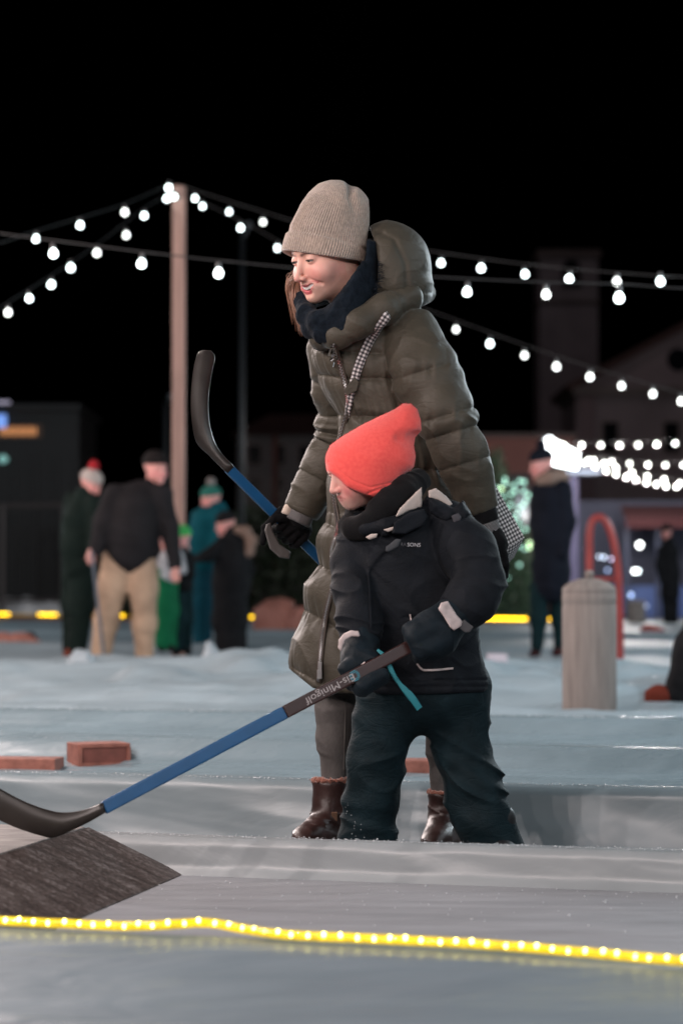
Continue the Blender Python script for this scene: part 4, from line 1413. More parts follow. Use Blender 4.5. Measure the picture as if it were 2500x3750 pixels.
lo, hi = bounds([F(680, 550, 5.88), F(890, 800, 6.3)], 0.02)
mat_scarf = M_('navy_wool', (0.008, 0.0125, 0.019), 0.95, spec=0.1, sheen=0.03, vary=0.3, vary_scale=60, bump=0.002, bump_scale=240)
scarf = obj('scarf', sdf_mesh('scarf', scarf_sdf, lo, hi, 0.0028), mat_scarf, woman)
m = MB()
rf = random.Random(3)
for k in range(46):                                              # frayed edge
    t = k / 45.0
    x = 868 - 34 * max(0, t - 0.35) ** 1.0 * 1.2; y = 600 + 110 * t
    if t > 0.6: x = 866 - (t - 0.6) * 90
    p = F(x, y, 5.985)
    m.tube([p, p + np.array((rf.uniform(0.006, 0.018), rf.uniform(-0.012, 0.0), rf.uniform(-0.008, 0.006)))], [0.0011, 0.0004], 4)
fr_o = m.build('fringe', mat_scarf, scarf, smooth=True); fr_o['kind'] = 'stuff'

# hair falling beside the face
m = MB(); rf = random.Random(11)
for k in range(130):
    t = rf.random(); u = rf.random()
    x0 = 682 + 16 * u; y0 = 630 + rf.uniform(-6, 14)
    x1 = 668 + 26 * u + rf.uniform(-4, 4); x2 = 690 + 24 * u + rf.uniform(-6, 6)
    yy = 6.10 + 0.05 * t
    y2 = 745 + rf.uniform(-25, 28)
    pts = spline([F(x0, y0, yy + .02), F(x1, 668 + rf.uniform(-8, 8), yy), F(x1 + 5 + rf.uniform(-3, 3), 705, yy - .01), F(x2, y2, yy - .03)], 9)
    m.tube(pts, [0.0013] * 8 + [0.0004], 4)
for k in range(26):                                              # loose wisps
    yy = 6.10 + 0.04 * rf.random()
    x0 = 684 + rf.uniform(-2, 3)
    pts = spline([F(x0, 622 + rf.uniform(-10, 16), yy), F(664 + rf.uniform(-7, 8), 642 + rf.uniform(-12, 14), yy), F(660 + rf.uniform(-6, 10), 672 + rf.uniform(-10, 10), yy), F(680 + rf.uniform(-10, 8), 735 + rf.uniform(-30, 30), yy)], 9)
    m.tube(pts, 0.0006, 3)
mat_hair = M_('light_brown_hair', (0.30, 0.15, 0.095), 0.38, spec=0.6, vary=0.35, vary_scale=90, stretch=(1, 1, 0.1))
hr = m.build('hair', mat_hair, woman, smooth=True); hr['kind'] = 'stuff'

# zip and its pull
zip_f = spline([(766, 792), (784, 850), (797, 905), (797, 945), (778, 1010), (764, 1080), (764, 1130), (774, 1190), (774, 1222), (763, 1255), (761, 1283), (770, 1318), (763, 1350), (752, 1391), (742, 1446), (737, 1494), (733, 1540), (731, 1566)], 90)
mat_zip = M_('dark_zip_tape', (0.06, 0.045, 0.035), 0.6)
mat_metal = M_('brushed_metal', (0.55, 0.55, 0.56), 0.28, 0.95)
zp = ray_hit(coat_sdf, zip_f, 5.7)
# keep the zip on the coat surface, smoothing jumps
for _ in range(4): zp[1:-1] = (zp[:-2] + zp[1:-1] * 2 + zp[2:]) / 4
zn = normals_of(coat_sdf, zp, 0.02); zn[:] = (zn + np.array((-0.4, -0.8, 0))); zn /= np.linalg.norm(zn, axis=1, keepdims=True)
zt = ribbon('zipper', zp - np.array((0, 0.004, 0)), zn, 0.017, 0.004, mat_zip, coat)
m = MB()
zz = spline(zp - np.array((0.001, 0.0075, 0)), 300)
for i in range(0, 299):
    t = zz[min(i + 1, 299)] - zz[max(i - 1, 0)]; t /= np.linalg.norm(t) + 1e-9
    sd = np.cross(t, (0, -1, 0)); sd /= np.linalg.norm(sd)
    m.box(zz[i] + sd * (0.0012 if i % 2 else -0.0012), (0.0046, 0.003, 0.0020), np.stack([sd, np.cross(sd, t) * -1, t], 1))
tz = m.build('zipper_teeth', mat_metal, zt); tz['kind'] = 'stuff'
pull_p = ray_hit(coat_sdf, [(764, 800), (765, 838)], 5.7)
m = MB()
fr_ = shaft_frame(pull_p[0], pull_p[1])
def pframe(m, o_, fr_, outline, th=0.002):
    m.prism(outline, th, fr_, o_)
pc = pull_p[0] - np.array((0, 0.012, 0))
pframe(m, pc, fr_, [(0.0, -0.007), (0.032, -0.011), (0.032, -0.007), (0.004, -0.003)])
pframe(m, pc, fr_, [(0.0, 0.007), (0.004, 0.003), (0.032, 0.007), (0.032, 0.011)])
pframe(m, pc, fr_, [(0.028, -0.0068), (0.033, -0.0068), (0.033, 0.0068), (0.028, 0.0068)])
pframe(m, pc, fr_, [(-0.002, -0.0068), (0.004, -0.0068), (0.004, 0.0068), (-0.002, 0.0068)])
m.tube([pc + fr_[:, 0] * 0.033, pc + fr_[:, 0] * 0.045 + fr_[:, 1] * 0.003, pc + fr_[:, 0] * 0.052 - fr_[:, 1] * 0.003, pc + fr_[:, 0] * 0.062 + fr_[:, 1] * 0.004, pc + fr_[:, 0] * 0.085], [0.005, 0.004, 0.0055, 0.0035, 0.0015], 8)
pl = m.build('zipper_pull', M_('chrome', (0.75, 0.75, 0.76), 0.15, 1.0), zt); pl['kind'] = 'stuff'
lp = ray_hit(coat_sdf, [(735, 1530)], 5.7)[0] - np.array((0, 0.012, 0))
m = MB().box(lp, (0.010, 0.005, 0.022)).box(lp - np.array((0.001, 0.002, 0.020)), (0.013, 0.003, 0.022))
m.build('zipper_slider', mat_metal, zt, bevel=0.0015)

# checked bag strap over the shoulder and across the chest
mat_check = check_material('black_white_check', 'strip', 0.0050)
st_f = spline([(900, 718), (893, 722), (886, 727), (878, 738), (866, 752), (845, 790), (826, 835), (812, 880), (803, 925), (799, 960)], 60)
sp_ = ray_hit(coat_sdf, st_f, 5.7)
for _ in range(6): sp_[1:-1] = (sp_[:-2] + sp_[1:-1] * 2 + sp_[2:]) / 4
sn = normals_of(coat_sdf, sp_, 0.03); sn = sn + np.array((-0.1, -1.0, 0.1)); sn /= np.linalg.norm(sn, axis=1, keepdims=True)
bag = empty('handbag', tuple(F(1160, 1230, 6.05)), 'black and white checked cloth bag hanging behind the woman\'s near arm', 'handbag')
ribbon('strap', sp_ + sn * np.interp(np.linspace(0, 1, 60), [0, 0.06, 0.16, 1], [-0.022, -0.008, 0.005, 0.005])[:, None], sn, np.interp(np.linspace(0, 1, 60), [0, 0.2, 0.7, 1], [0.016, 0.023, 0.023, 0.015]), 0.003, mat_check, bag, n_across=6)
kp = ray_hit(coat_sdf, [(806, 890)], 5.7)[0] - np.array((0, 0.014, 0))
m = MB().prism([(-0.022, -0.010), (0.004, -0.016), (0.022, -0.004), (0.024, 0.012), (-0.018, 0.008)], 0.004, shaft_frame(kp, kp + np.array((0.5, 0, 0.45))), kp)
m.build('strap_keeper', mat_coat, bag, bevel=0.001)
# the bag itself: two visible cloth faces meeting in a ridge
def bagpt(x, y, Y): return W(x, y, Y)
fr_pts = [bagpt(1790, 1735, 6.06), bagpt(1919, 1968, 6.06), bagpt(1848, 2008, 6.02), bagpt(1740, 1870, 6.02)]
lo_pts = [bagpt(1878, 2046, 6.10), bagpt(1828, 2085, 6.08)]
dy = np.array((0.0, 0.14, 0.0))
V = []
def grid_face(a, b_, c, d_, n=14):
    out = []
    for i in range(n):
        for j in range(n):
            s, t = i / (n - 1), j / (n - 1)
            p = (1 - s) * ((1 - t) * a + t * b_) + s * ((1 - t) * d_ + t * c)
            out.append(p + np.array((0, -0.012 * math.sin(math.pi * s) * math.sin(math.pi * t), 0)))
    q = []
    for i in range(n - 1):
        for j in range(n - 1):
            k = i * n + j
            q.append((k, k + 1, k + n + 1, k + n))
    return out, q
Vs = []; Qs = []; Us = []
faces = [(fr_pts[0], fr_pts[1], fr_pts[2], fr_pts[3]), (fr_pts[2], fr_pts[1], lo_pts[0], lo_pts[1]),
         (fr_pts[0] + dy, fr_pts[1] + dy, lo_pts[0] + dy, fr_pts[3] + dy), (fr_pts[1], fr_pts[1] + dy, lo_pts[0] + dy, lo_pts[0]),
         (fr_pts[0], fr_pts[0] + dy, fr_pts[1] + dy, fr_pts[1]), (fr_pts[3], fr_pts[2], lo_pts[1], fr_pts[3] + dy)]
for (a, b_, c, d_) in faces:
    v, q = grid_face(np.array(a), np.array(b_), np.array(c), np.array(d_))
    k0 = len(Vs)
    Vs += v; Qs += [tuple(i + k0 for i in f) for f in q]
    e1 = (b_ - a) / np.linalg.norm(b_ - a); e2 = d_ - a; e2 = e2 - e1 * (e1 @ e2); e2 /= np.linalg.norm(e2)
    Us += [((p - a) @ e1, (p - a) @ e2, 0) for p in v]
me = fast_mesh('pouch', np.array(Vs), np.array(Qs)); set_attr(me, 'strip', np.array(Us))
obj('pouch', me, mat_check, bag)

# hands: knitted wrist bands and black gloves
mat_band = bpy.data.materials.new('grey_patterned_knit'); mat_band.use_nodes = True
N, L, b = nodes_of(mat_band)
at = N.new('ShaderNodeAttribute'); at.attribute_name = 'knit'
mpn = N.new('ShaderNodeMapping'); mpn.inputs['Scale'].default_value = (190, 190, 1); L.new(at.outputs['Vector'], mpn.inputs['Vector'])
br_ = N.new('ShaderNodeTexBrick'); br_.inputs['Scale'].default_value = 1.0; br_.inputs['Mortar Size'].default_value = 0.16
br_.inputs['Color1'].default_value = (0.42, 0.40, 0.39, 1); br_.inputs['Color2'].default_value = (0.30, 0.29, 0.28, 1); br_.inputs['Mortar'].default_value = (0.03, 0.03, 0.035, 1)
br_.inputs['Brick Width'].default_value = 0.8; br_.inputs['Row Height'].default_value = 0.55
L.new(mpn.outputs['Vector'], br_.inputs['Vector']); L.new(br_.outputs['Color'], b.inputs['Base Color']); b.inputs['Roughness'].default_value = 0.9
mat_cream = M_('cream_fleece', (0.62, 0.52, 0.44), 0.9, sheen=0.5, bump=0.002, bump_scale=300)


def band(name, a, b_, ra, rb, mat, parent, h=0.0022, wob=0.0015):
    a = np.asarray(a, float); b_ = np.asarray(b_, float); d = (b_ - a) / np.linalg.norm(b_ - a)
    def fn(P):
        e, t = seg(P, a - d * 0.02, b_ + d * 0.02, ra, rb)
        e = e - fbm(P * 40, 5, 2) * wob
        e = smax(e, plane_cut(P, b_, d), 0.005)
        return smax(e, plane_cut(P, a, -d), 0.005)
    lo, hi = bounds([a, b_], max(ra, rb) + 0.02)
    me = sdf_mesh(name, fn, lo, hi, h)
    set_round_attr(me, a, d)
    return obj(name, me, mat, parent)


# the hand on the stick
st_a = F(523.5, 1074.4, 6.235); st_b = F(800, 1348, 6.40)
shaftW = shaft_frame(st_a, st_b)
tW, pW, nW = shaftW[:, 0], shaftW[:, 1], shaftW[:, 2]
if pW[2] < 0: pW = -pW
hc = st_a + tW * ((F(668, 1222, 6.3) - st_a) @ tW)
gloveR_f = []
wrR = F(693, 1186, 6.275)


def gloveR_sdf(P):
    palm = ellip(P, hc + pW * 0.022 + nW * 0.004, (0.044, 0.026, 0.034), np.stack([tW, nW, pW], 1))
    d = smin(palm, seg(P, wrR, hc + pW * 0.026, 0.031, 0.030)[0], 0.02)
    for i in range(4):
        c = hc + tW * ((i - 1.5) * 0.0215 + 0.002)
        ln = (0.9, 1.0, 0.98, 0.86)[i]
        f = chain(P, [c + pW * 0.030 + nW * 0.012, c + pW * 0.012 + nW * 0.028 * ln, c - pW * 0.016 + nW * 0.026 * ln, c - pW * 0.029 * ln + nW * 0.002, c - pW * 0.020 - nW * 0.014], [0.0115, 0.0115, 0.0108, 0.0102, 0.0092], 0.003)[0]
        d = smin(d, f, 0.005)
    th = chain(P, [hc + pW * 0.03 - tW * 0.03, hc + pW * 0.018 - tW * 0.055 + nW * 0.012, hc - pW * 0.004 - tW * 0.060 + nW * 0.020], [0.014, 0.0125, 0.010], 0.004)[0]
    d = smin(d, th, 0.008)
    ix = chain(P, [F(655, 1188, 6.27), F(628, 1192, 6.26), F(609, 1212, 6.26), F(604, 1246, 6.26)], [0.012, 0.010, 0.0095, 0.0085], 0.004)[0]
    d = smin(d, ix, 0.006)
    return d - fbm(P * 70, 9, 2) * 0.0012


lo, hi = bounds([F(590, 1160, 6.2), F(740, 1300, 6.36)], 0.03)
gl = obj('glove', sdf_mesh('glove', gloveR_sdf, lo, hi, 0.0022), mat_dark_knit, woman)
gl['label'] = 'black glove with its grey mitten flap open, gripping the stick'
flp = [(607, 1218), (612, 1204), (621, 1200), (628, 1222), (643, 1250), (668, 1268), (664, 1284), (642, 1281), (619, 1260)]
def flap_sdf(P):
    fx, fy = fx_of(P)
    d2 = poly_dist(fx, fy, flp) / 880.0
    yc = 6.225 + 0.00045 * (fx - 610) + 0.01 * np.cos((fy - 1200) / 40.0)
    return smax(d2, np.abs(P[:, 1] - yc) - 0.007, 0.006)
lo, hi = bounds([F(600, 1190, 6.19), F(680, 1290, 6.29)], 0.02)
obj('mitten_flap', sdf_mesh('mitten_flap', flap_sdf, lo, hi, 0.0022), M_('grey_leather', (0.085, 0.08, 0.078), 0.55, bump=0.001, bump_scale=90), gl)
band('cuff', F(705, 1152, 6.275), F(682, 1200, 6.275), 0.038, 0.034, mat_band, gl)
band('cuff_edge', F(664, 1160, 6.262), F(656, 1182, 6.262), 0.012, 0.013, mat_cream, gl)

# the hanging hand
def gloveL_sdf(P):
    d = seg(P, F(1110, 1205, 5.985), F(1128, 1248, 5.975), 0.034, 0.036)[0]
    d = smin(d, ellip(P, F(1133, 1258, 5.97), (0.030, 0.030, 0.044)), 0.02)
    for i in range(4):
        x = 1116 + i * 13
        f = chain(P, [F(x, 1272, 5.955), F(x + 4, 1300, 5.95), F(x + 2, 1322, 5.965), F(x - 2, 1332 - abs(i - 1.5) * 5, 5.985)], [0.0115, 0.011, 0.0105, 0.009], 0.003)[0]
        d = smin(d, f, 0.005)
    th = chain(P, [F(1112, 1245, 5.95), F(1100, 1275, 5.94), F(1102, 1300, 5.945)], [0.014, 0.012, 0.0105], 0.004)[0]
    return smin(d, th, 0.008) - fbm(P * 70, 19, 2) * 0.0012
lo, hi = bounds([F(1080, 1190, 5.9), F(1170, 1340, 6.03)], 0.02)
gl2 = obj('glove', sdf_mesh('glove', gloveL_sdf, lo, hi, 0.0024), mat_dark_knit, woman)
gl2['label'] = 'black glove of the arm hanging by the checked bag'
band('sleeve_cuff', F(1098, 1168, 5.978), F(1109, 1203, 5.98), 0.0445, 0.041, mat_dark_knit, coat)
band('cuff', F(1108, 1200, 5.98), F(1120, 1232, 5.978), 0.039, 0.037, mat_band, gl2)
band('cuff_edge', F(1136, 1206, 5.975), F(1152, 1240, 5.975), 0.010, 0.009, mat_cream, gl2)

# trousers and boots
mat_jeans = M_('grey_denim', (0.105, 0.098, 0.095), 0.85, spec=0.2, vary=0.18, vary_scale=30, bump=0.0012, bump_scale=160)
def leg_sdf_factory(pts, rads, seed):
    def fn(P):
        d, s = chain(P, pts, rads, 0.02)
        return d - folds(P, [[12, 0, 26], [0, 10, 0], [-8, 0, 8]], 0.0045, seed, 2.5)
    return fn
legR = [F(778, 1500, 6.13), F(772, 1620, 6.12), F(768, 1700, 6.11), F(767, 1820, 6.10)]
legL = [F(1010, 1500, 6.08), F(1018, 1640, 6.06), F(1020, 1720, 6.05), F(1022, 1850, 6.04)]
def jeans_sdf(P):
    fx, fy = fx_of(P)
    d, s = chain(P, legR, [0.062, 0.051, 0.042, 0.030], 0.02)
    d2, s = chain(P, legL, [0.062, 0.051, 0.042, 0.030], 0.02)
    hip = ellip(P, F(890, 1480, 6.12), (0.17, 0.12, 0.10))
    dd = smin(smin(d, hip, 0.04), smin(d2, hip, 0.04), 0.02)
    return dd - folds(P, [[12, 0, 26], [0, 10, 0], [-8, 0, 8]], 0.004, 81, 2.5)
lo, hi = bounds([F(690, 1400, 5.95), F(1100, 1850, 6.26)], 0.02)
jn = obj('jeans', sdf_mesh('jeans', jeans_sdf, lo, hi, 0.004), mat_jeans, woman)
sm_f = spline([(794, 1596), (793, 1650), (791, 1700), (789, 1770)], 20)
smp = ray_hit(jeans_sdf, sm_f, 5.8)
ribbon('side_seam', smp, np.tile((0, -1.0, 0), (20, 1)), 0.004, 0.003, M_('seam', (0.08, 0.075, 0.07), 0.8), jn)

mat_boot = M_('brown_leather', (0.034, 0.015, 0.013), 0.42, vary=0.35, vary_scale=22, bump=0.0016, bump_scale=70, rough_vary=0.12)
mat_fur = M_('reddish_fur', (0.30, 0.12, 0.085), 0.95, sheen=0.6, bump=0.004, bump_scale=180)


def boot(cx, top, Y, toe_dir, label):
    """ankle boot with fur rim, strap and sole; cx and top in picture units"""
    k = 5553.0 / Y
    x0 = F(cx, top, Y)[0]; zt = F(cx, top, Y)[2]
    td = np.array((toe_dir[0], toe_dir[1], 0.0)); td /= np.linalg.norm(td)
    sd_ = np.array((-td[1], td[0], 0.0))
    A = np.array((x0, Y, 0.0))
    fr_ = np.stack([td, sd_, np.array((0, 0, 1.0))], 1)
    def fn(P):
        d = seg(P, A + (0, 0, 0.09), A + (0, 0, zt - 0.002), 0.042, 0.045)[0]
        d = smax(d, P[:, 2] - (zt - 0.006), 0.01)
        d = smin(d, ellip(P, A + td * 0.015 + np.array((0, 0, 0.045)), (0.062, 0.040, 0.048), fr_), 0.035)
        d = smin(d, ellip(P, A + td * 0.085 + np.array((0, 0, 0.034)), (0.070, 0.041, 0.036), fr_), 0.04)
        d = d - folds(P, [[10, 0, 40], [0, 12, 0], [10, 10, 0]], 0.004, 91, 2.0)
        return smax(d, 0.012 - P[:, 2], 0.006)
    lo, hi = bounds([A - td * 0.08, A + td * 0.17, A + np.array((0.0, 0.0, zt))], 0.065)
    lo[2] = -0.01
    b_ = obj('boot', sdf_mesh('boot', fn, lo, hi, 0.0034), mat_boot, woman)
    b_['label'] = label
    def fur(P):
        d, s = chain(P, [A + np.array((0.040 * math.cos(a), 0.040 * math.sin(a), zt - 0.004)) for a in np.linspace(0, 2 * math.pi, 17)], [0.0062] * 17, 0.002)
        return d - fbm(P * 110, 93, 2) * 0.004
    lo2, hi2 = bounds([A + np.array((-0.06, -0.06, zt - 0.02)), A + np.array((0.06, 0.06, zt + 0.02))], 0.005)
    obj('fur_rim', sdf_mesh('fur_rim', fur, lo2, hi2, 0.0024), mat_fur, b_)
    m = MB()
    hs = zt - 0.092
    ring = [A + np.array((0.0485 * math.cos(a), 0.0485 * math.sin(a), hs)) for a in np.linspace(0, 2 * math.pi, 25)]
    ribbon('strap', ring, [np.array((math.cos(a), math.sin(a), 0)) for a in np.linspace(0, 2 * math.pi, 25)], 0.017, 0.004, mat_boot, b_)
    bk = A + np.array((0.012, -0.051, hs))
    m = MB().box(bk, (0.016, 0.005, 0.024)); m.build('buckle', M_('antique_brass', (0.16, 0.09, 0.06), 0.35, 0.6), b_, bevel=0.002)
    m = MB().lathe([(0.0045, 0.0), (0.0045, 0.003), (0.002, 0.005)], A + np.array((-0.012, -0.050, hs)), 10, axis=np.array([[1, 0, 0], [0, 0, -1], [0, 1, 0]]))
    m.build('stud', mat_metal, b_, smooth=True)
    def sole(P):
        d = ellip(P * np.array((1, 1, 0.05), dtype=np.float32) + 0, (A + td * 0.05) * np.array((1, 1, 0.05)), (0.115, 0.046, 0.5), fr_)
        return smax(smax(d, P[:, 2] - 0.022, 0.003), -P[:, 2] + 0.0, 0.003)
    obj('sole', sdf_mesh('sole', sole, lo, np.array((hi[0], hi[1], 0.04)), 0.004), M_('rubber_sole', (0.02, 0.018, 0.017), 0.7), b_)


boot(757, 1787, 6.10, (-0.5, -0.86), 'brown boot turned sideways, its strap and buckle showing')
boot(1023, 1815, 6.04, (-0.25, -0.95), 'brown boot half hidden behind the child')

# ---------------------------------------------------------------- her ice hockey stick
mat_blue = M_('blue_lacquer', (0.010, 0.085, 0.22), 0.28, coat=0.4, vary=0.1, vary_scale=20)
mat_black_stick = M_('black_carbon', (0.022, 0.018, 0.016), 0.32, vary=0.25, vary_scale=12, rough_vary=0.1)
mat_rim = M_('worn_edge', (0.10, 0.13, 0.16), 0.35)
stickW = empty('hockey_stick', tuple(hc), 'blue hockey stick with black blade raised in the woman\'s far hand', 'hockey stick', 'hockey sticks')


def bar(name, a, b_, width, depth, mat, parent, bevel=0.004):
    fr_ = shaft_frame(a, b_)
    ln = np.linalg.norm(np.asarray(b_) - np.asarray(a))
    m = MB().box((np.asarray(a) + np.asarray(b_)) / 2, (ln, width, depth), fr_)
    return m.build(name, mat, parent, smooth=False, bevel=bevel, segs=3)


bar('shaft', st_a + tW * 0.002, st_b, 0.0275, 0.022, mat_blue, stickW, 0.005)


def blade(name, top, bot, Y, th, mat, parent, curve=0.0, seg_n=28):
    """blade from two edge lines (F coordinates, same direction), bowed in depth"""
    T = spline([F(x, y, Y) for (x, y) in top], seg_n); B = spline([F(x, y, Y) for (x, y) in bot], seg_n)
    V = []; n = seg_n
    for s in (-1, 1):
        for i in range(n):
            t = i / (n - 1)
            tk = th * (1.0 - 0.5 * min(1.0, t * 1.6))
            for w in (0.0, 0.06, 0.5, 0.94, 1.0):
                edge = 0.55 if w in (0.0, 1.0) else 1.0
                p = T[i] * (1 - w) + B[i] * w
                V.append(p + np.array((0, curve * t * t + s * tk * 0.5 * edge, 0)))
    Q = []
    c = 5
    for i in range(n - 1):
        for k in range(c - 1):
            a = i * c + k
            Q.append((a, a + 1, a + c + 1, a + c))
            e = n * c + a
            Q.append((e, e + c, e + c + 1, e + 1))
    for i in range(n - 1):
        Q.append((i * c, (i + 1) * c, n * c + (i + 1) * c, n * c + i * c))
        Q.append((i * c + 4, n * c + i * c + 4, n * c + (i + 1) * c + 4, (i + 1) * c + 4))
    for i in (0, n - 1):
        for k in range(c - 1):
            Q.append((i * c + k, i * c + k + 1, n * c + i * c + k + 1, n * c + i * c + k))
    me = fast_mesh(name, np.array(V), np.array(Q))
    bm = bmesh.new(); bm.from_mesh(me); bmesh.ops.recalc_face_normals(bm, faces=bm.faces); bm.to_mesh(me); bm.free()
    return obj(name, me, mat, parent)


def z6(x, y): return ((650 + x / 2.613) / KF, (1250 + y / 2.613) / KF)
blade('blade', [z6(*p) for p in ((545, 1200), (400, 1040), (320, 850), (295, 620), (310, 420), (340, 260), (360, 150), (325, 95))],
      [z6(*p) for p in ((478, 1268), (300, 1090), (183, 968), (140, 770), (130, 550), (152, 300), (195, 130), (245, 92))], 6.238, 0.0245, mat_black_stick, stickW, curve=-0.02)
# ================================================================ the child
YC = 5.72
child = empty('person', tuple(F(960, 1984, YC) * np.array((1, 1, 0))), 'small child in a bright coral knit hat and dark snowsuit holding a stick', 'person')
mat_jacket = M_('dark_snowsuit', (0.0085, 0.0108, 0.0148), 0.72, spec=0.14, vary=0.25, vary_scale=20, bump=0.0010, bump_scale=260, sheen=0.02)
mat_pants = M_('dark_teal_snow_trousers', (0.0055, 0.0155, 0.0205), 0.72, spec=0.16, vary=0.28, vary_scale=18, bump=0.0010, bump_scale=240, sheen=0.02)
mat_mitten = M_('navy_mitten', (0.006, 0.0125, 0.0185), 0.65, spec=0.2, vary=0.25, vary_scale=25, bump=0.001, bump_scale=150, sheen=0.02)
add_creases(mat_jacket, 0.0007, (9, 9, 18)); add_creases(mat_pants, 0.0014, (9, 9, 18))
mat_reflect = M_('grey_reflective_tape', (0.58, 0.49, 0.48), 0.55, vary=0.22, vary_scale=50)
mat_liner = M_('cream_lining', (0.56, 0.48, 0.44), 0.9, sheen=0.2, bump=0.0015, bump_scale=260)

c_torso = Loft([(1165, 862, 985, .065, 0), (1190, 838, 1040, .085, 0), (1225, 810, 1072, .105, 0), (1290, 798, 1085, .115, 0), (1360, 800, 1090, .12, 0),
                (1430, 808, 1096, .125, 0), (1500, 820, 1106, .13, 0), (1560, 830, 1116, .132, 0), (1598, 836, 1119, .13, 0), (1640, 838, 1118, .13, 0)], YC)
c_armR = [F(828, 1222, 5.74), F(812, 1290, 5.70), F(815, 1360, 5.64), F(824, 1420, 5.58), F(828, 1478, 5.545)]
c_armR_r = [0.052, 0.050, 0.049, 0.048, 0.047]
c_armL = [F(1030, 1205, 5.67), F(1072, 1265, 5.61), F(1100, 1330, 5.565), F(1082, 1375, 5.535), F(1042, 1412, 5.52)]
c_armL_r = [0.058, 0.060, 0.054, 0.053, 0.048]


def jacket_sdf(P):
    fx, fy = fx_of(P)
    d, ang = c_torso(P)
    wr = folds(P, [[7, 0, 12], [0, 7, 0], [-9, 0, 6]], 0.006, 101, 2.5) + folds(P, [[16, 0, 22], [0, 12, 0], [14, 0, -9]], 0.0035, 104, 3)
    d = d - wr - fbm(P * 8, 107, 2) * 0.004
    # pocket flap, hem stitching
    d = d + 0.003 * np.exp(-((fy - 1418) / 3.0) ** 2) * (fx > 925) * (fx < 1060)
    d = d + 0.003 * np.exp(-((fy - 1562) / 2.5) ** 2) + 0.0025 * np.exp(-((fy - 1577) / 2.5) ** 2)
    d = smax(d, P[:, 2] - c_torso.z[-1], 0.02)
    hem = np.interp(fx, [780, 840, 900, 1000, 1110, 1130], [1585, 1592, 1596, 1594, 1590, 1580])
    d = smax(d, (fy - hem) / 971.0, 0.010)
    a, s = chain(P, c_armR, c_armR_r, 0.03)
    a = a - folds(P, [[6, 0, 22], [0, 8, 0], [-10, 0, 7]], 0.007, 111, 2.2) - fbm(P * 12, 113, 2) * 0.003
    a = smax(a, plane_cut(P, c_armR[-1], np.asarray(c_armR[-1]) - np.asarray(c_armR[-2])), 0.008)
    d = smin(d, a, 0.010)
    a, s = chain(P, c_armL, c_armL_r, 0.03)
    el = np.exp(-((s - 0.56) / 0.12) ** 2)
    a = a - folds(P, [[7, 0, 20], [0, 8, 0], [-14, 0, 8]], 0.0065, 121, 2.2) * (0.7 + 0.8 * el) - fbm(P * 12, 123, 2) * 0.003
    cr = seg(P, F(1028, 1330, 5.49), F(1105, 1320, 5.49), 0.0, 0.0)[0]
    a = a + 0.014 * np.exp(-(cr / 0.016) ** 2)
    a = smax(a, plane_cut(P, c_armL[-1], np.asarray(c_armL[-1]) - np.asarray(c_armL[-2])), 0.008)
    d = smin(d, a, 0.008)
    # turned-down collar and the front flap
    c, s = chain(P, [F(1000, 1150, 5.80), F(985, 1172, 5.66), F(935, 1192, 5.615), F(885, 1208, 5.60), F(840, 1215, 5.615), F(800, 1208, 5.66)], [.024, .024, .020, .016, .014, .014], 0.01)
    d = smin(d, c, 0.012)
    f2 = poly_dist(fx, fy, [(880, 1222), (905, 1232), (918, 1246), (880, 1272), (852, 1305), (846, 1318), (842, 1290), (858, 1250)]) / 975.0
    near = P[:, 1] < YC
    d = d - 0.006 * (1 / (1 + np.exp(f2 / 0.0016))) * near
    return d


lo, hi = bounds([F(750, 1120, 5.42), F(1170, 1610, 5.9)], 0.03)
jacket = obj('jacket', sdf_mesh('jacket', jacket_sdf, lo, hi, 0.0036), mat_jacket, child)

# trousers
legs_R = [F(905, 1570, 5.72), F(888, 1640, 5.71), F(864, 1740, 5.70), F(850, 1840, 5.71), F(845, 1930, 5.72), F(845, 1962, 5.72)]
legs_Rr = [0.085, 0.074, 0.063, 0.064, 0.067, 0.066]
legs_L = [F(1040, 1570, 5.72), F(1046, 1640, 5.72), F(1058, 1730, 5.70), F(1088, 1810, 5.69), F(1112, 1880, 5.68), F(1136, 1950, 5.68)]
legs_Lr = [0.085, 0.074, 0.062, 0.065, 0.066, 0.067]


def pants_sdf(P):
    fx, fy = fx_of(P)
    d, s = chain(P, legs_R, legs_Rr, 0.02)
    kn = np.exp(-((s - 0.62) / 0.16) ** 2)
    d = d - folds(P, [[6, 0, 20], [0, 8, 0], [-6, 0, 8]], 0.012, 131, 2.2) * (0.5 + kn)
    d2, s2 = chain(P, legs_L, legs_Lr, 0.02)
    kn2 = np.exp(-((s2 - 0.62) / 0.16) ** 2)
    d2 = d2 - folds(P, [[10, 0, 18], [0, 8, 0], [8, 0, 8]], 0.012, 141, 2.2) * (0.5 + kn2)
    hip = ellip(P, F(975, 1585, 5.72), (0.145, 0.115, 0.10))
    dd = smin(smin(d, hip, 0.03), smin(d2, hip, 0.03), 0.012)
    dd = dd - fbm(P * 15, 145, 2) * 0.003
    # crease under the seat and at the crotch
    return smax(dd, (fy - np.interp(fx, [780, 920, 1050, 1210], [1950, 1952, 1950, 1962])) / 971.0, 0.008)


lo, hi = bounds([F(765, 1520, 5.56), F(1215, 1965, 5.88)], 0.03)
pants = obj('snow_trousers', sdf_mesh('snow_trousers', pants_sdf, lo, hi, 0.0042), mat_pants, child)

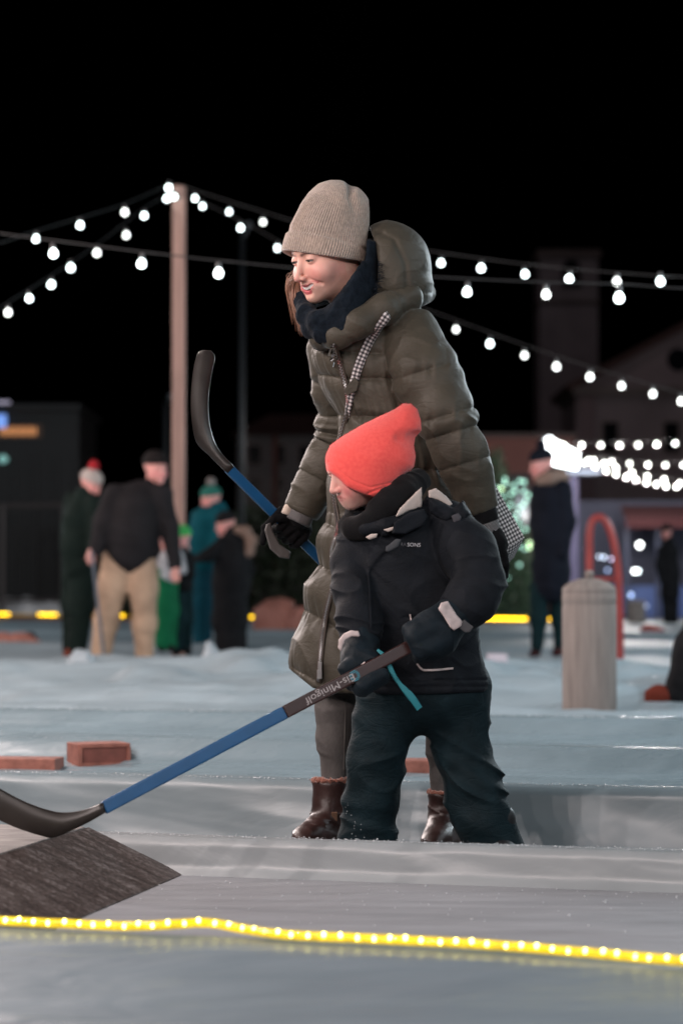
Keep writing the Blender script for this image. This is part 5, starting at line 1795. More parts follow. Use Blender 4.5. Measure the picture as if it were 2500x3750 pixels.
for (cx, Y, td) in ((842, 5.71, (-0.7, -0.7)), (1140, 5.67, (0.25, -0.95))):
    x0 = F(cx, 1960, Y)[0]; td = np.array((td[0], td[1], 0)); td /= np.linalg.norm(td)
    fr_ = np.stack([td, np.array((-td[1], td[0], 0)), np.array((0, 0, 1.0))], 1)
    A = np.array((x0, Y, 0))
    def bt(P, A=A, td=td, fr_=fr_):
        d = seg(P, A + np.array((0, 0, 0.05)), A + np.array((0, 0, 0.11)), 0.045, 0.045)[0]
        d = smin(d, ellip(P, A + td * 0.05 + np.array((0, 0, 0.03)), (0.085, 0.040, 0.034), fr_), 0.03)
        return smax(d, 0.002 - P[:, 2], 0.004)
    lo, hi = bounds([A - td * 0.06, A + td * 0.15, A + np.array((0, 0, 0.14))], 0.06); lo[2] = -0.01
    obj('snow_boot', sdf_mesh('snow_boot', bt, lo, hi, 0.0045), M_('black_snow_boot', (0.014, 0.014, 0.016), 0.5), child)

# head, neck warmer
ch_c = F(830, 1056, 5.72)
ch_f = head_frame(68, 24, 4)
cbody, c_head = make_head(ch_c, ch_f, 0.90, child, 0.0017, 0.0, 1.0, eyes=False, skin=(0.84, 0.50, 0.43), blush=0.8, lip=(0.56, 0.19, 0.18), brow=(0.3, 0.18, 0.12))


def warmer_sdf(P):
    d, s = chain(P, [F(960, 1105, 5.78), F(925, 1135, 5.665), F(885, 1168, 5.635), F(842, 1208, 5.635), F(810, 1216, 5.66), F(798, 1206, 5.72), F(830, 1170, 5.80)], [.028, .032, .030, .026, .022, .020, .03], 0.02)
    d2, s = chain(P, [F(965, 1092, 5.76), F(935, 1112, 5.68), F(898, 1140, 5.645), F(862, 1168, 5.64)], [.014, .020, .022, .018], 0.01)
    d = smin(d, d2, 0.010)
    d = smax(d, -(c_head(P) + 0.001), 0.004)
    return d - folds(P, [[10, 6, 22], [0, 14, 0], [16, 0, 12]], 0.006, 151, 2.0)


lo, hi = bounds([F(775, 1070, 5.55), F(1000, 1235, 5.86)], 0.02)
obj('neck_warmer', sdf_mesh('neck_warmer', warmer_sdf, lo, hi, 0.003), M_('black_fleece', (0.008, 0.008, 0.009), 0.95, spec=0.15, sheen=0.05, bump=0.001, bump_scale=200), child)

# coral hat: a slack knitted bag from the brow to the folded tip
co_o = F(842, 1088, 5.715); co_up = F(915, 955, 5.715) - co_o; co_up /= np.linalg.norm(co_up)
co_rt = np.array((co_up[2], 0, -co_up[0]))
k2 = 1 / 971.0


def coral_sdf(P):
    fx, fy = fx_of(P)
    out = [(746, 1044), (756, 1022), (790, 998), (830, 975), (872, 953), (905, 938), (925, 924), (945, 925), (960, 940), (967, 965), (968, 990), (957, 1006), (954, 1025), (957, 1050), (952, 1074), (930, 1095), (905, 1110), (884, 1128), (858, 1136), (828, 1128), (798, 1117), (773, 1095), (755, 1081)]
    d2t = poly_dist(fx, fy, out) / 971.0
    ext = out[:16] + [(900, 1190), (862, 1240), (780, 1210), (700, 1130)]
    d2 = poly_dist(fx, fy, ext) / 971.0
    q = P - co_o.astype(np.float32)
    h_ = (q @ co_up.astype(np.float32)) / k2
    p = (q @ co_rt.astype(np.float32)) / k2
    ry = np.interp(h_, [-70, -30, 30, 80, 120, 150, 180], [78, 86, 84, 68, 52, 40, 28]) * k2
    # elliptical section in depth: thickness follows the distance from the outline
    rin = np.interp(h_, [-70, 0, 60, 110, 150, 190], [92, 95, 82, 58, 40, 22]) * k2
    u = np.clip(1 + d2 / rin, 0, None)
    yy = np.abs(P[:, 1] - 5.715) / ry
    d = (np.sqrt(u * u + yy * yy) - 1) * np.minimum(rin, ry)
    d = smax(d, d2t - 0.004, 0.012)
    # fold near the tip, brim roll
    cr = chain(P, [F(918, 1006, 5.66), F(938, 1008, 5.668), F(962, 1006, 5.70)], [0.004, 0.009, 0.012])[0]
    d = smax(d, -cr, 0.022)
    br = chain(np.stack([fx, fy, fy * 0], 1), [(755, 1060, 0), (775, 1078, 0), (810, 1104, 0), (850, 1120, 0), (900, 1108, 0), (940, 1085, 0)], [0] * 6)[0] / 971.0
    d = d + 0.0028 * np.exp(-(br / 0.0026) ** 2) * (P[:, 1] < 5.72)
    tw = seg(np.stack([fx, fy, fy * 0], 1), (846, 1132, 0), (884, 1118, 0), 0, 0)[0] / 971.0
    d = d + 0.0035 * np.exp(-(tw / 0.003) ** 2) * (P[:, 1] < 5.72)
    inner = ellip(P, ch_c - ch_f[:, 2] * 0.02, (0.073, 0.073, 0.095))
    return d - fbm(P * 13, 161, 2) * 0.0028


lo, hi = bounds([F(735, 910, 5.60), F(980, 1145, 5.83)], 0.015)
me = sdf_mesh('knit_hat', coral_sdf, lo, hi, 0.0024)
set_round_attr(me, co_o, co_up)
mat_coral = knit_material('coral_knit', (0.98, 0.098, 0.090), rib=0.0030, vary=0.06, bump=0.0003, sheen=0.35, col2=(1.0, 0.135, 0.115))
chat = obj('knit_hat', me, mat_coral, child)
chat['label'] = 'bright coral knit hat with a folded tip'
m = MB(); rf = random.Random(5)
Vh = verts(me); Nh = normals_of(coral_sdf, Vh[::9])
for i in range(0, len(Nh)):
    p = Vh[::9][i] + Nh[i] * 0.0006
    a = p + Nh[i] * rf.uniform(0.0006, 0.0024) + np.array((rf.uniform(-1, 1), rf.uniform(-1, 1), rf.uniform(-1, 1))) * 0.0022
    m.add([p + np.array((0.0002, 0, 0)), p - np.array((0.0002, 0, 0)), a], [(0, 1, 2)])
fz = m.build('fuzz', mat_coral, chat); fz['kind'] = 'stuff'

# collar lining and the small hood behind the neck
def cushion(name, poly, Y, th, mat, parent, h=0.0026, k=0.006, bend=None, scale=971.0, wr=0.0015, seed=0):
    """a traced piece of cloth with its own depth and thickness"""
    def fn(P):
        fx, fy = fx_of(P)
        d2 = poly_dist(fx, fy, poly) / scale
        yc = Y + (bend(fx, fy) if bend else 0)
        return smax(d2, np.abs(P[:, 1] - yc) - th, k) - fbm(P * 45, seed, 2) * wr
    A = np.array(poly)
    c = np.array([F(x, y, Y) for (x, y) in poly])
    lo = c.min(0) - 0.02; hi = c.max(0) + 0.02; lo[1] -= 0.05; hi[1] += 0.05
    return obj(name, sdf_mesh(name, fn, lo, hi, h), mat, parent)


cushion('collar_lining', [(968, 1117), (969, 1166), (940, 1172), (908, 1188), (918, 1168), (945, 1140)], 5.610, 0.010, mat_liner, jacket, bend=lambda x, y: 0.0006 * (x - 940))
cushion('collar_lining', [(984, 1128), (1000, 1122), (1015, 1132), (1042, 1160), (1030, 1164), (1005, 1148), (985, 1142)], 5.625, 0.010, mat_liner, jacket, bend=lambda x, y: 0.0005 * (x - 1000))
cushion('collar_lining', [(880, 1217), (900, 1211), (914, 1203), (926, 1189), (924, 1200), (908, 1216), (890, 1221)], 5.582, 0.006, mat_liner, jacket)
cushion('collar_lining', [(840, 1234), (854, 1227), (868, 1225), (864, 1235), (848, 1240)], 5.578, 0.005, mat_liner, jacket)
cushion('collar', [(905, 1200), (940, 1178), (972, 1170), (984, 1186), (970, 1208), (930, 1226), (900, 1225)], 5.592, 0.013, mat_jacket, jacket, bend=lambda x, y: 0.0003 * (x - 940))
cushion('hood', [(985, 1142), (1008, 1150), (1040, 1166), (1062, 1150), (1080, 1180), (1062, 1205), (1010, 1195), (985, 1178)], 5.63, 0.03, mat_jacket, jacket, k=0.02, wr=0.003)
cushion('hood_tab', [(1036, 1185), (1052, 1176), (1060, 1188), (1056, 1197), (1042, 1202)], 5.592, 0.005, M_('dark_velcro', (0.05, 0.05, 0.06), 0.8), jacket)
cushion('front_flap', [(908, 1238), (920, 1240), (914, 1256), (893, 1270), (880, 1268), (885, 1254)], 5.572, 0.004, M_('dark_velcro_patch', (0.045, 0.05, 0.058), 0.75), jacket)


# flat print on the chest: only the end of the name shows beside the flap
def text_mesh(body, size, name):
    cu = bpy.data.curves.new(name, 'FONT'); cu.body = body; cu.size = size; cu.align_x = 'CENTER'; cu.align_y = 'CENTER'
    cu.extrude = 0.0002; cu.resolution_u = 3
    o = bpy.data.objects.new(name, cu); COL.objects.link(o)
    dg = bpy.context.evaluated_depsgraph_get()
    me = bpy.data.meshes.new_from_object(o.evaluated_get(dg))
    bpy.data.objects.remove(o); bpy.data.curves.remove(cu)
    return me


def put_text(body, size, origin, right, up, normal, mat, parent, name='lettering', squash=1.0):
    me = text_mesh(body, size, name)
    Mx = Matrix((tuple(np.append(right * squash, 0)), tuple(np.append(up, 0)), tuple(np.append(normal, 0)), (0, 0, 0, 1))).transposed()
    Mx.translation = Vector(tuple(origin))
    me.transform(Mx)
    return obj(name, me, mat, parent)


tp = ray_hit(jacket_sdf, [(925, 1251), (945, 1252), (960, 1252)], 5.3)
right = tp[2] - tp[0]; right /= np.linalg.norm(right)
nr = np.cross(right, (0, 0, 1.0)); nr /= np.linalg.norm(nr)
if nr[1] > 0: nr = -nr
upv = np.cross(nr, right); upv = upv if upv[2] > 0 else -upv
base_t = tp.mean(0); base_t[1] = tp[:, 1].min()
put_text('SONS', 0.0125, base_t + nr * 0.006 + right * 0.006, right, upv, nr, M_('grey_print', (0.55, 0.55, 0.58), 0.6), jacket, squash=1.0)
put_text('RA', 0.0115, base_t + nr * 0.006 - right * 0.0185, right, upv, nr, M_('faded_print', (0.09, 0.09, 0.10), 0.7), jacket, squash=0.9)


def on_jacket(pts, n=16, back=0.003):
    f = spline(pts, n)
    p = ray_hit(jacket_sdf, f, 5.3, back=back)
    for _ in range(2): p[1:-1] = (p[:-2] + p[1:-1] * 2 + p[2:]) / 4
    return p


def strip(name, pts, width, mat, parent, n=16):
    p = on_jacket(pts, n)
    nn = normals_of(jacket_sdf, p, 0.01) + np.array((0, -0.6, 0)); nn /= np.linalg.norm(nn, axis=1, keepdims=True)
    return ribbon(name, p, nn, width, 0.0025, mat, parent)


strip('pocket_piping', [(941, 1411), (944, 1428), (945, 1447)], 0.0035, mat_reflect, jacket)
strip('pocket_piping', [(957, 1524), (964, 1533), (971, 1539)], 0.0045, mat_reflect, jacket)
strip('pocket_piping', [(971, 1539), (1000, 1539), (1040, 1535)], 0.005, mat_reflect, jacket)
strip('front_seam', [(846, 1318), (850, 1380), (852, 1450), (856, 1530)], 0.006, mat_jacket, jacket, 20)

# mittens
ck_a = F(948, 1481, 5.475); ck_b = F(238, 1856, 5.235)
shC = shaft_frame(ck_a, ck_b)
tC, pC, nC = shC[:, 0], shC[:, 1], shC[:, 2]
if pC[2] < 0: pC = -pC


def along(x):
    """point of the child's stick at picture column x"""
    t = (948.0 - x) / (948.0 - 238.0)
    return ck_a + (ck_b - ck_a) * t


def mittL_sdf(P):
    d = seg(P, F(1035, 1418, 5.515), F(1005, 1445, 5.500), 0.046, 0.052)[0]
    d = smin(d, ellip(P, F(985, 1465, 5.495), (0.056, 0.040, 0.050)), 0.03)
    g = along(952)
    for i in range(4):
        c = g - tC * (0.012 - i * 0.0 + 0.020 * i) + tC * 0.016
        f = chain(P, [c + pC * 0.034 + nC * 0.010 - tC * 0.005, c + pC * 0.016 + nC * 0.029, c - pC * 0.020 + nC * 0.026, c - pC * 0.030 - nC * 0.004], [0.019, 0.0175, 0.0165, 0.015], 0.008)[0]
        d = smin(d, f, 0.010)
    th = chain(P, [F(985, 1440, 5.46), F(958, 1448, 5.455), F(945, 1462, 5.46)], [0.018, 0.016, 0.013], 0.006)[0]
    d = smin(d, th, 0.010)
    return d - folds(P, [[16, 0, 20], [0, 14, 0], [-12, 0, 14]], 0.0045, 171, 2.0)


lo, hi = bounds([F(915, 1385, 5.40), F(1065, 1545, 5.60)], 0.02)
mL = obj('mitten', sdf_mesh('mitten', mittL_sdf, lo, hi, 0.0028), mat_mitten, child)
mL['label'] = 'dark mitten closed on the upper end of the stick'
cushion('reflective_tab', [(1006, 1398), (1012, 1386), (1028, 1380), (1060, 1428), (1058, 1437), (1042, 1447), (1034, 1440)], 5.444, 0.006, mat_reflect, mL, bend=lambda x, y: 0.00035 * (x - 1010), k=0.005)
cushion('velcro_tab', [(1050, 1438), (1066, 1424), (1088, 1440), (1078, 1452), (1066, 1452)], 5.462, 0.003, M_('grey_velcro', (0.06, 0.06, 0.065), 0.8), mL, k=0.003)


def mittR_sdf(P):
    d = seg(P, F(828, 1474, 5.545), F(828, 1510, 5.52), 0.044, 0.046)[0]
    d = smin(d, ellip(P, F(828, 1535, 5.49), (0.044, 0.040, 0.052)), 0.025)
    g = along(832)
    for i in range(4):
        c = g + tC * (i - 1.5) * 0.019
        f = chain(P, [c - nC * 0.030 + pC * 0.020, c - nC * 0.030 - pC * 0.014, c - pC * 0.032 + nC * 0.0, c - pC * 0.026 + nC * 0.016], [0.017, 0.017, 0.016, 0.014], 0.008)[0]
        d = smin(d, f, 0.012)
    th = chain(P, [F(850, 1515, 5.47), F(862, 1530, 5.455), F(858, 1545, 5.455)], [0.018, 0.016, 0.013], 0.006)[0]
    d = smin(d, th, 0.010)
    # keep the grip hollow round the shaft
    q = P - g.astype(np.float32)
    bx = np.maximum(np.abs(q @ pC.astype(np.float32)) - 0.0155, np.abs(q @ nC.astype(np.float32)) - 0.0125)
    d = smax(d, -bx, 0.003)
    return d - folds(P, [[16, 0, 20], [0, 14, 0], [-12, 0, 14]], 0.004, 181, 2.0)


lo, hi = bounds([F(770, 1455, 5.40), F(885, 1610, 5.60)], 0.02)
mR = obj('mitten', sdf_mesh('mitten', mittR_sdf, lo, hi, 0.0028), mat_mitten, child)
mR['label'] = 'dark mitten with pale trim halfway down the stick'
cushion('reflective_tab', [(776, 1488), (778, 1470), (790, 1454), (806, 1447), (823, 1449), (826, 1462), (806, 1464), (793, 1472), (786, 1490), (783, 1498)], 5.486, 0.006, mat_reflect, mR, k=0.005)
cushion('trim', [(788, 1543), (812, 1540), (830, 1525), (837, 1518), (842, 1532), (822, 1545), (800, 1556), (790, 1553)], 5.445, 0.005, mat_reflect, mR, k=0.004)
cushion('trim', [(828, 1590), (845, 1576), (868, 1570), (880, 1572), (876, 1577), (856, 1580), (836, 1592)], 5.455, 0.004, mat_reflect, mR, k=0.004)

# ---------------------------------------------------------------- the child's stick
stickC = empty('hockey_stick', tuple(along(600)), 'long hockey stick, brown and blue shaft, lying across in the child\'s mittens', 'hockey stick', 'hockey sticks')
mat_brown = M_('brown_lacquer', (0.040, 0.017, 0.016), 0.3, coat=0.3, vary=0.15, vary_scale=15)
j = along(645)
bar('handle', ck_a, j - tC * 0.0, 0.029, 0.0205, mat_brown, stickC, 0.004)
bar('shaft', j, ck_b, 0.0292, 0.0207, mat_blue, stickC, 0.004)
m = MB()
e_up = pC * 0.0135 + nC * 0.0085


def zb(x, y): return ((x / 2.063) / KF, (2800 + y / 2.063) / KF)
blade('blade', [zb(*p) for p in ((785, 283), (650, 338), (500, 362), (380, 345), (200, 280), (0, 172), (-160, 60), (-250, -30))],
      [zb(*p) for p in ((800, 362), (640, 452), (432, 545), (330, 538), (150, 480), (0, 410), (-150, 320), (-262, 210))], 5.235, 0.023, mat_black_stick, stickC, curve=-0.03)
for (xx, sz, bd, mt, sq) in ((750, 0.0235, 'Eis-Minigolf', M_('white_print', (0.42, 0.38, 0.38), 0.6), 1.0),):
    p = along(xx - 1) + nC * 0.0108
    put_text(bd, sz, p, tC, -pC, nC, mt, stickC, squash=1.18)
# ring emblem of blue bars next to the words
m = MB(); ec = along(806) + nC * 0.0106
for k in range(7):
    yy = -0.0105 + k * 0.0035
    w = math.sqrt(max(0.0, 0.0125 ** 2 - yy ** 2))
    wi = math.sqrt(max(0.0, 0.0062 ** 2 - yy ** 2)) if abs(yy) < 0.0062 else 0
    for (x0, x1) in ([(-w, -wi), (wi, w)] if wi else [(-w, w)]):
        fr_ = np.stack([tC, pC, nC], 1)
        m.prism([(x0, yy - 0.0009), (x1, yy - 0.0009), (x1, yy + 0.0009), (x0, yy + 0.0009)], 0.0006, fr_, ec)
em = m.build('emblem', M_('turquoise_print', (0.02, 0.26, 0.36), 0.5), stickC); em['kind'] = 'stuff'

# turquoise wrist loop
mat_turq = M_('turquoise_webbing', (0.010, 0.19, 0.23), 0.6, bump=0.0008, bump_scale=200)
lp_ = spline([F(866, 1492, 5.475), F(880, 1505, 5.462), F(893, 1528, 5.455), F(905, 1553, 5.452), F(922, 1576, 5.45), (F(945, 1602, 5.45)), F(963, 1628, 5.455)], 30)
wd = np.interp(np.linspace(0, 1, 30), [0, 0.25, 0.55, 0.6, 0.8, 1], [0.006, 0.013, 0.010, 0.009, 0.017, 0.015])
lanyard = ribbon('wrist_loop', lp_, np.tile((0.15, -1.0, 0.1), (30, 1)) / 1.02, wd, 0.004, mat_turq, stickC)
m = MB().box(F(906, 1555, 5.449), (0.014, 0.006, 0.006), shaft_frame(F(905, 1553, 5.45), F(922, 1576, 5.45)))
m.build('clip', mat_turq, lanyard, bevel=0.001)

# snow stuck to the trousers
rs = random.Random(8); pts_ = []
for (cx, cy, sx, sy, n) in ((1085, 1940, 22, 5, 60), (800, 1862, 10, 16, 10), (815, 1905, 14, 18, 9)):
    for k in range(n): pts_.append((cx + rs.gauss(0, sx) * 0.7, cy + rs.gauss(0, sy) * 0.7))
hp = ray_hit(pants_sdf, pts_, 5.45)
hp = hp[np.abs(pants_sdf(hp.astype(np.float32))) < 0.004]
hn = normals_of(pants_sdf, hp)
m = MB()
for p, n_ in zip(hp, hn):
    s_ = rs.uniform(0.0008, 0.0022)
    a = np.cross(n_, (0.3, 0.2, 1)); a /= np.linalg.norm(a); c_ = np.cross(n_, a)
    m.add([p + a * s_ * rs.uniform(.6, 1.4), p + c_ * s_ * rs.uniform(.6, 1.4), p - a * s_, p - c_ * s_, p + n_ * s_ * 0.5], [(0, 1, 4), (1, 2, 4), (2, 3, 4), (3, 0, 4)])
sd_o = m.build('snow_dusting', M_('melting_snow', (0.30, 0.33, 0.35), 0.4), pants); sd_o['kind'] = 'stuff'
# ================================================================ things on the rink
mat_brick = M_('clay_brick', (0.30, 0.115, 0.085), 0.75, vary=0.3, vary_scale=25, bump=0.003, bump_scale=70)
mat_brick_in = M_('clay_brick_hollow', (0.20, 0.07, 0.055), 0.85, vary=0.2, vary_scale=30)


def brick(fx, fy, size, rz, label, hollow=True, sink=0.0, z=0.062):
    Y = ground_Y(fy * KF, z)
    c = F(fx, fy, Y); c[2] = z - sink
    o = empty('brick', tuple(c), label, 'brick', 'loose bricks on the sheet', rz=rz)
    l, w, h = size
    me = MB().box((0, 0, h / 2), (l, w, h)).mesh('block', bevel=0.004)
    obj('block', me, mat_brick, o, (0, 0, 0), world=False)
    if hollow:
        for s in (1,):
            m = MB()
            t = 0.012
            m.box((0, -w / 2 - 0.004, h - t / 2), (l - 0.004, 0.008, t)).box((0, -w / 2 - 0.004, t / 2), (l - 0.004, 0.008, t))
            m.box((-l / 2 + t / 2, -w / 2 - 0.004, h / 2), (t, 0.008, h - 2 * t)).box((l / 2 - t / 2, -w / 2 - 0.004, h / 2), (t, 0.008, h - 2 * t))
            obj('raised_rim', m.mesh('raised_rim', bevel=0.0015), mat_brick, o, (0, 0, 0), world=False)
            m = MB().box((0, -w / 2 - 0.0005, h / 2), (l - 2 * t, 0.002, h - 2 * t))
            obj('recess', m.mesh('recess'), mat_brick_in, o, (0, 0, 0), world=False)
    return o


brick(226, 1757, (0.18, 0.13, 0.075), R(24), 'red clay brick standing clear on the sheet, its hollow face showing')
brick(55, 1768, (0.24, 0.12, 0.06), R(-8), 'low red brick half sunk behind the plastic kerb', hollow=False, sink=0.02)
brick(965, 1780, (0.20, 0.12, 0.06), R(12), 'red brick glimpsed between the child\'s legs', hollow=False, sink=0.01)

mat_log = M_('weathered_timber', (0.25, 0.21, 0.19), 0.8, vary=0.22, vary_scale=5, stretch=(7, 7, 0.7), bump=0.003, bump_scale=30)


def log_post(fx, fy, r_, h_, label, n=28, finial=True):
    Y = ground_Y(fy * KF, 0.0)
    c = F(fx, fy, Y); c[2] = 0
    o = empty('wooden_bollard', tuple(c), label, 'bollard', 'round wooden bollards')
    prof = [(r_ * 0.98, -0.02), (r_, 0.01), (r_, h_ * 0.80), (r_ * 0.985, h_ * 0.805), (r_ * 0.985, h_ * 0.825), (r_, h_ * 0.83), (r_, h_ * 0.885), (r_ * 0.98, h_ * 0.89), (r_ * 0.98, h_ * 0.90), (r_, h_ * 0.905),
            (r_ * 0.99, h_ * 0.925), (r_ * 0.90, h_ * 0.945), (r_ * 0.85, h_ * 0.95), (r_ * 0.72, h_ * 0.97), (r_ * 0.4, h_ * 0.992), (0.01, h_)]
    obj('post', MB().lathe(prof, n=n).mesh('post', True), mat_log, o, (0, 0, 0), world=False)
    if finial:
        obj('knob', MB().lathe([(0.022, 0.0), (0.022, 0.035), (0.012, 0.045)], (0, 0, h_ - 0.006), 12).mesh('knob', True), mat_log, o, (0, 0, 0), world=False)
    return o


log_post(1353, 1655, 0.134, 0.70, 'thick round timber bollard with domed top standing on the sheet')
log_post(1460, 1442, 0.15, 0.45, 'short timber bollard far back beside the lit stall', 16, False)

mat_red = M_('red_paint', (0.30, 0.035, 0.03), 0.45, vary=0.2, vary_scale=8)
Ya = 20.2
arch = empty('red_hoop', tuple(F(1388, 1530, Ya) * np.array((1, 1, 0))), 'tall red metal hoop standing behind the timber bollard', 'hoop')
pts = spline([F(1352, 1534, Ya), F(1354, 1400, Ya), F(1352, 1260, Ya), F(1356, 1205, Ya), F(1372, 1188, Ya), F(1392, 1200, Ya), F(1408, 1245, Ya), F(1418, 1310, Ya), F(1422, 1420, Ya), F(1423, 1534, Ya)], 40)
MB().tube(pts, 0.032, 10).build('tube', mat_red, arch, smooth=True)
MB().tube([F(1354, 1330, Ya), F(1418, 1330, Ya)], 0.018, 8).build('crossbar', mat_red, arch, smooth=True)

Yb = ground_Y(1573 * KF)
c = F(1141, 1573, Yb)
wb = empty('marker_block', (c[0], Yb, 0), 'white marker block with a small red stripe behind the child', 'marker')
MB().box((c[0], Yb, 0.105), (0.135, 0.09, 0.21)).build('block', M_('white_plastic', (0.62, 0.55, 0.60), 0.5, vary=0.1, vary_scale=6), wb, bevel=0.008)
MB().box((c[0] + 0.035, Yb - 0.047, 0.035), (0.022, 0.004, 0.05)).build('stripe', mat_red, wb)


def heap(name, fx, fy, size, mat, label, cat, seed, group=None, yaw=0.0):
    """low irregular pile"""
    Y = ground_Y(fy * KF)
    c = F(fx, fy, Y); c[2] = 0
    def fn(P):
        if name == 'foil_bundle':
            e, s_ = chain(P, [c + np.array((-0.01, 0, -0.04)), c + np.array((0.01, 0, size[2] * 0.55)), c + np.array((-0.012, 0, size[2]))], [size[0] * 1.25, size[0] * 0.62, size[0] * 0.18], 0.03)
            return smax(e - folds(P, [[14, 0, 5], [0, 14, 0], [9, 9, 3]], 0.03, seed, 2.0), -P[:, 2] - 0.02, 0.02)
        d = ellip(P, c, size)
        d = smin(d, ellip(P, c + np.array((size[0] * 0.45, 0, 0)), np.array(size) * 0.7), size[2] * 0.6)
        return smax(d - fbm((P - c) * (2.2 / size[2] * 0.55), seed, 4) * size[2] * (0.30 if name == 'foil_bundle' else 0.28), -P[:, 2] - 0.02, 0.02)
    s3 = np.array(size)
    me = sdf_mesh(name, fn, c - s3 * np.array((1.3, 1.4, 0)) - 0.05, c + s3 * np.array((1.7, 1.4, 1.5)) + 0.05, max(0.02, size[2] / 10), project=0)
    return tag(obj(name, me, mat), label, cat, group)


mat_tarp = M_('salmon_tarp', (0.42, 0.17, 0.13), 0.7, vary=0.2, vary_scale=4, bump=0.01, bump_scale=12)
heap('tarp_heap', 645, 1452, (0.42, 0.3, 0.42), mat_tarp, 'salmon red tarpaulin heap behind the woman\'s coat hem', 'tarpaulin', 5)
heap('tarp_heap', 30, 1478, (0.28, 0.14, 0.13), mat_tarp, 'flat reddish tarpaulin bundle left of the person in the bobble hat', 'tarpaulin', 6)
heap('tarp_heap', 1497, 1463, (0.16, 0.12, 0.16), mat_red, 'small crumpled red cloth beside the far timber bollard', 'cloth', 7)
mat_snow = M_('packed_snow', (0.62, 0.62, 0.64), 0.7, vary=0.12, vary_scale=3, bump=0.02, bump_scale=8)
heap('snow_bank', 60, 1420, (1.1, 0.5, 0.42), mat_snow, 'grey snow bank behind the far yellow rope light', 'snow bank', 8)
mat_white_cloth = M_('white_foil', (0.38, 0.44, 0.48), 0.4, vary=0.1, vary_scale=5, bump=0.01, bump_scale=20)
heap('foil_bundle', 186, 1550, (0.15, 0.10, 0.16), mat_white_cloth, 'peaked bundle of white foil by the boots of the man in beige trousers', 'foil', 9, 'foil bundles')
heap('foil_bundle', 482, 1540, (0.085, 0.08, 0.22), mat_white_cloth, 'narrow white foil bundle at the feet of the dark snowsuit child', 'foil', 10, 'foil bundles')
heap('dark_lump', 68, 1472, (0.07, 0.07, 0.12), M_('black_cloth', (0.015, 0.015, 0.017), 0.8), 'small black lump on the reddish tarpaulin bundle', 'cloth', 12)

# low red-brown kerb and rope lights at the far end
mat_kerb = M_('red_brown_board', (0.20, 0.085, 0.065), 0.7, vary=0.25, vary_scale=5)
mat_far_led = M_('far_yellow_led', (1, 0.9, 0.3), 0.3, emit=(1.0, 0.60, 0.0), emit_s=7.5)
far_led_mesh = MB().lathe([(0.004, -0.022), (0.016, -0.016), (0.022, 0), (0.016, 0.016), (0.004, 0.022)], n=8).mesh('led', True)
far_led_mesh.materials.append(mat_far_led)
mat_far_tube = M_('far_rope_tube', (0.5, 0.35, 0.02), 0.3, emit=(1, 0.55, 0), emit_s=0.25)


def far_rope(x0, y0, x1, y1, zr, segs, label):
    Y0 = ground_Y(y0 * KF, zr); Y1 = ground_Y(y1 * KF, zr)
    a = F(x0, y0, Y0); b_ = F(x1, y1, Y1)
    kb = empty('kerb', tuple((a + b_) / 2 * np.array((1, 1, 0))), 'low red brown board kerb under the ' + label, 'kerb', 'far kerbs')
    d = (b_ - a); d[2] = 0; ln = np.linalg.norm(d); d /= ln
    n_b = max(1, int(ln / 2.6))
    for i in range(n_b):
        p0 = a + d * (ln * i / n_b + 0.01); p1 = a + d * (ln * (i + 1) / n_b - 0.01)
        cc = (p0 + p1) / 2; cc[2] = (zr - 0.02) / 2
        cc[1] += 0.08
        MB().box(cc, (np.linalg.norm(p1 - p0), 0.12, zr - 0.02), np.stack([d, np.cross((0, 0, 1), d), (0, 0, 1)], 1)).build('board', mat_kerb, kb, bevel=0.006)
    r_ = empty('rope_light', tuple((a + b_) / 2), 'far ' + label, 'rope light', 'yellow rope lights')
    MB().tube([a + (b_ - a) * t for t in np.linspace(0, 1, 12)], 0.012, 6).build('tube', mat_far_tube, r_, smooth=True)
    for (s0, s1) in segs:
        n = max(2, int((s1 - s0) / 6.5))
        for i in range(n):
            x = s0 + (s1 - s0) * (i + 0.5) / n
            t = (x - x0) / (x1 - x0)
            p = a + (b_ - a) * t
            obj('led', far_led_mesh, None, r_, tuple(p + np.array((0, -0.02, 0.01))))


far_rope(-60, 1411, 720, 1420, 0.11, [(-30, 34), (105, 152), (200, 217), (264, 312), (561, 618)], 'yellow rope light behind the group of people')
far_rope(1050, 1421, 1330, 1424, 0.11, [(1112, 1212), (1250, 1276)], 'yellow rope light behind the person in the long dark coat')

# ================================================================ the people in the background
skin_kw = dict(skin=(0.76, 0.36, 0.32), blush=0.6)


def cloth(color, rough=0.85, vary=0.2):
    return M_('cloth', tuple(c * 0.8 for c in color), rough, spec=0.12, vary=vary, vary_scale=6, bump=0.004, bump_scale=30)


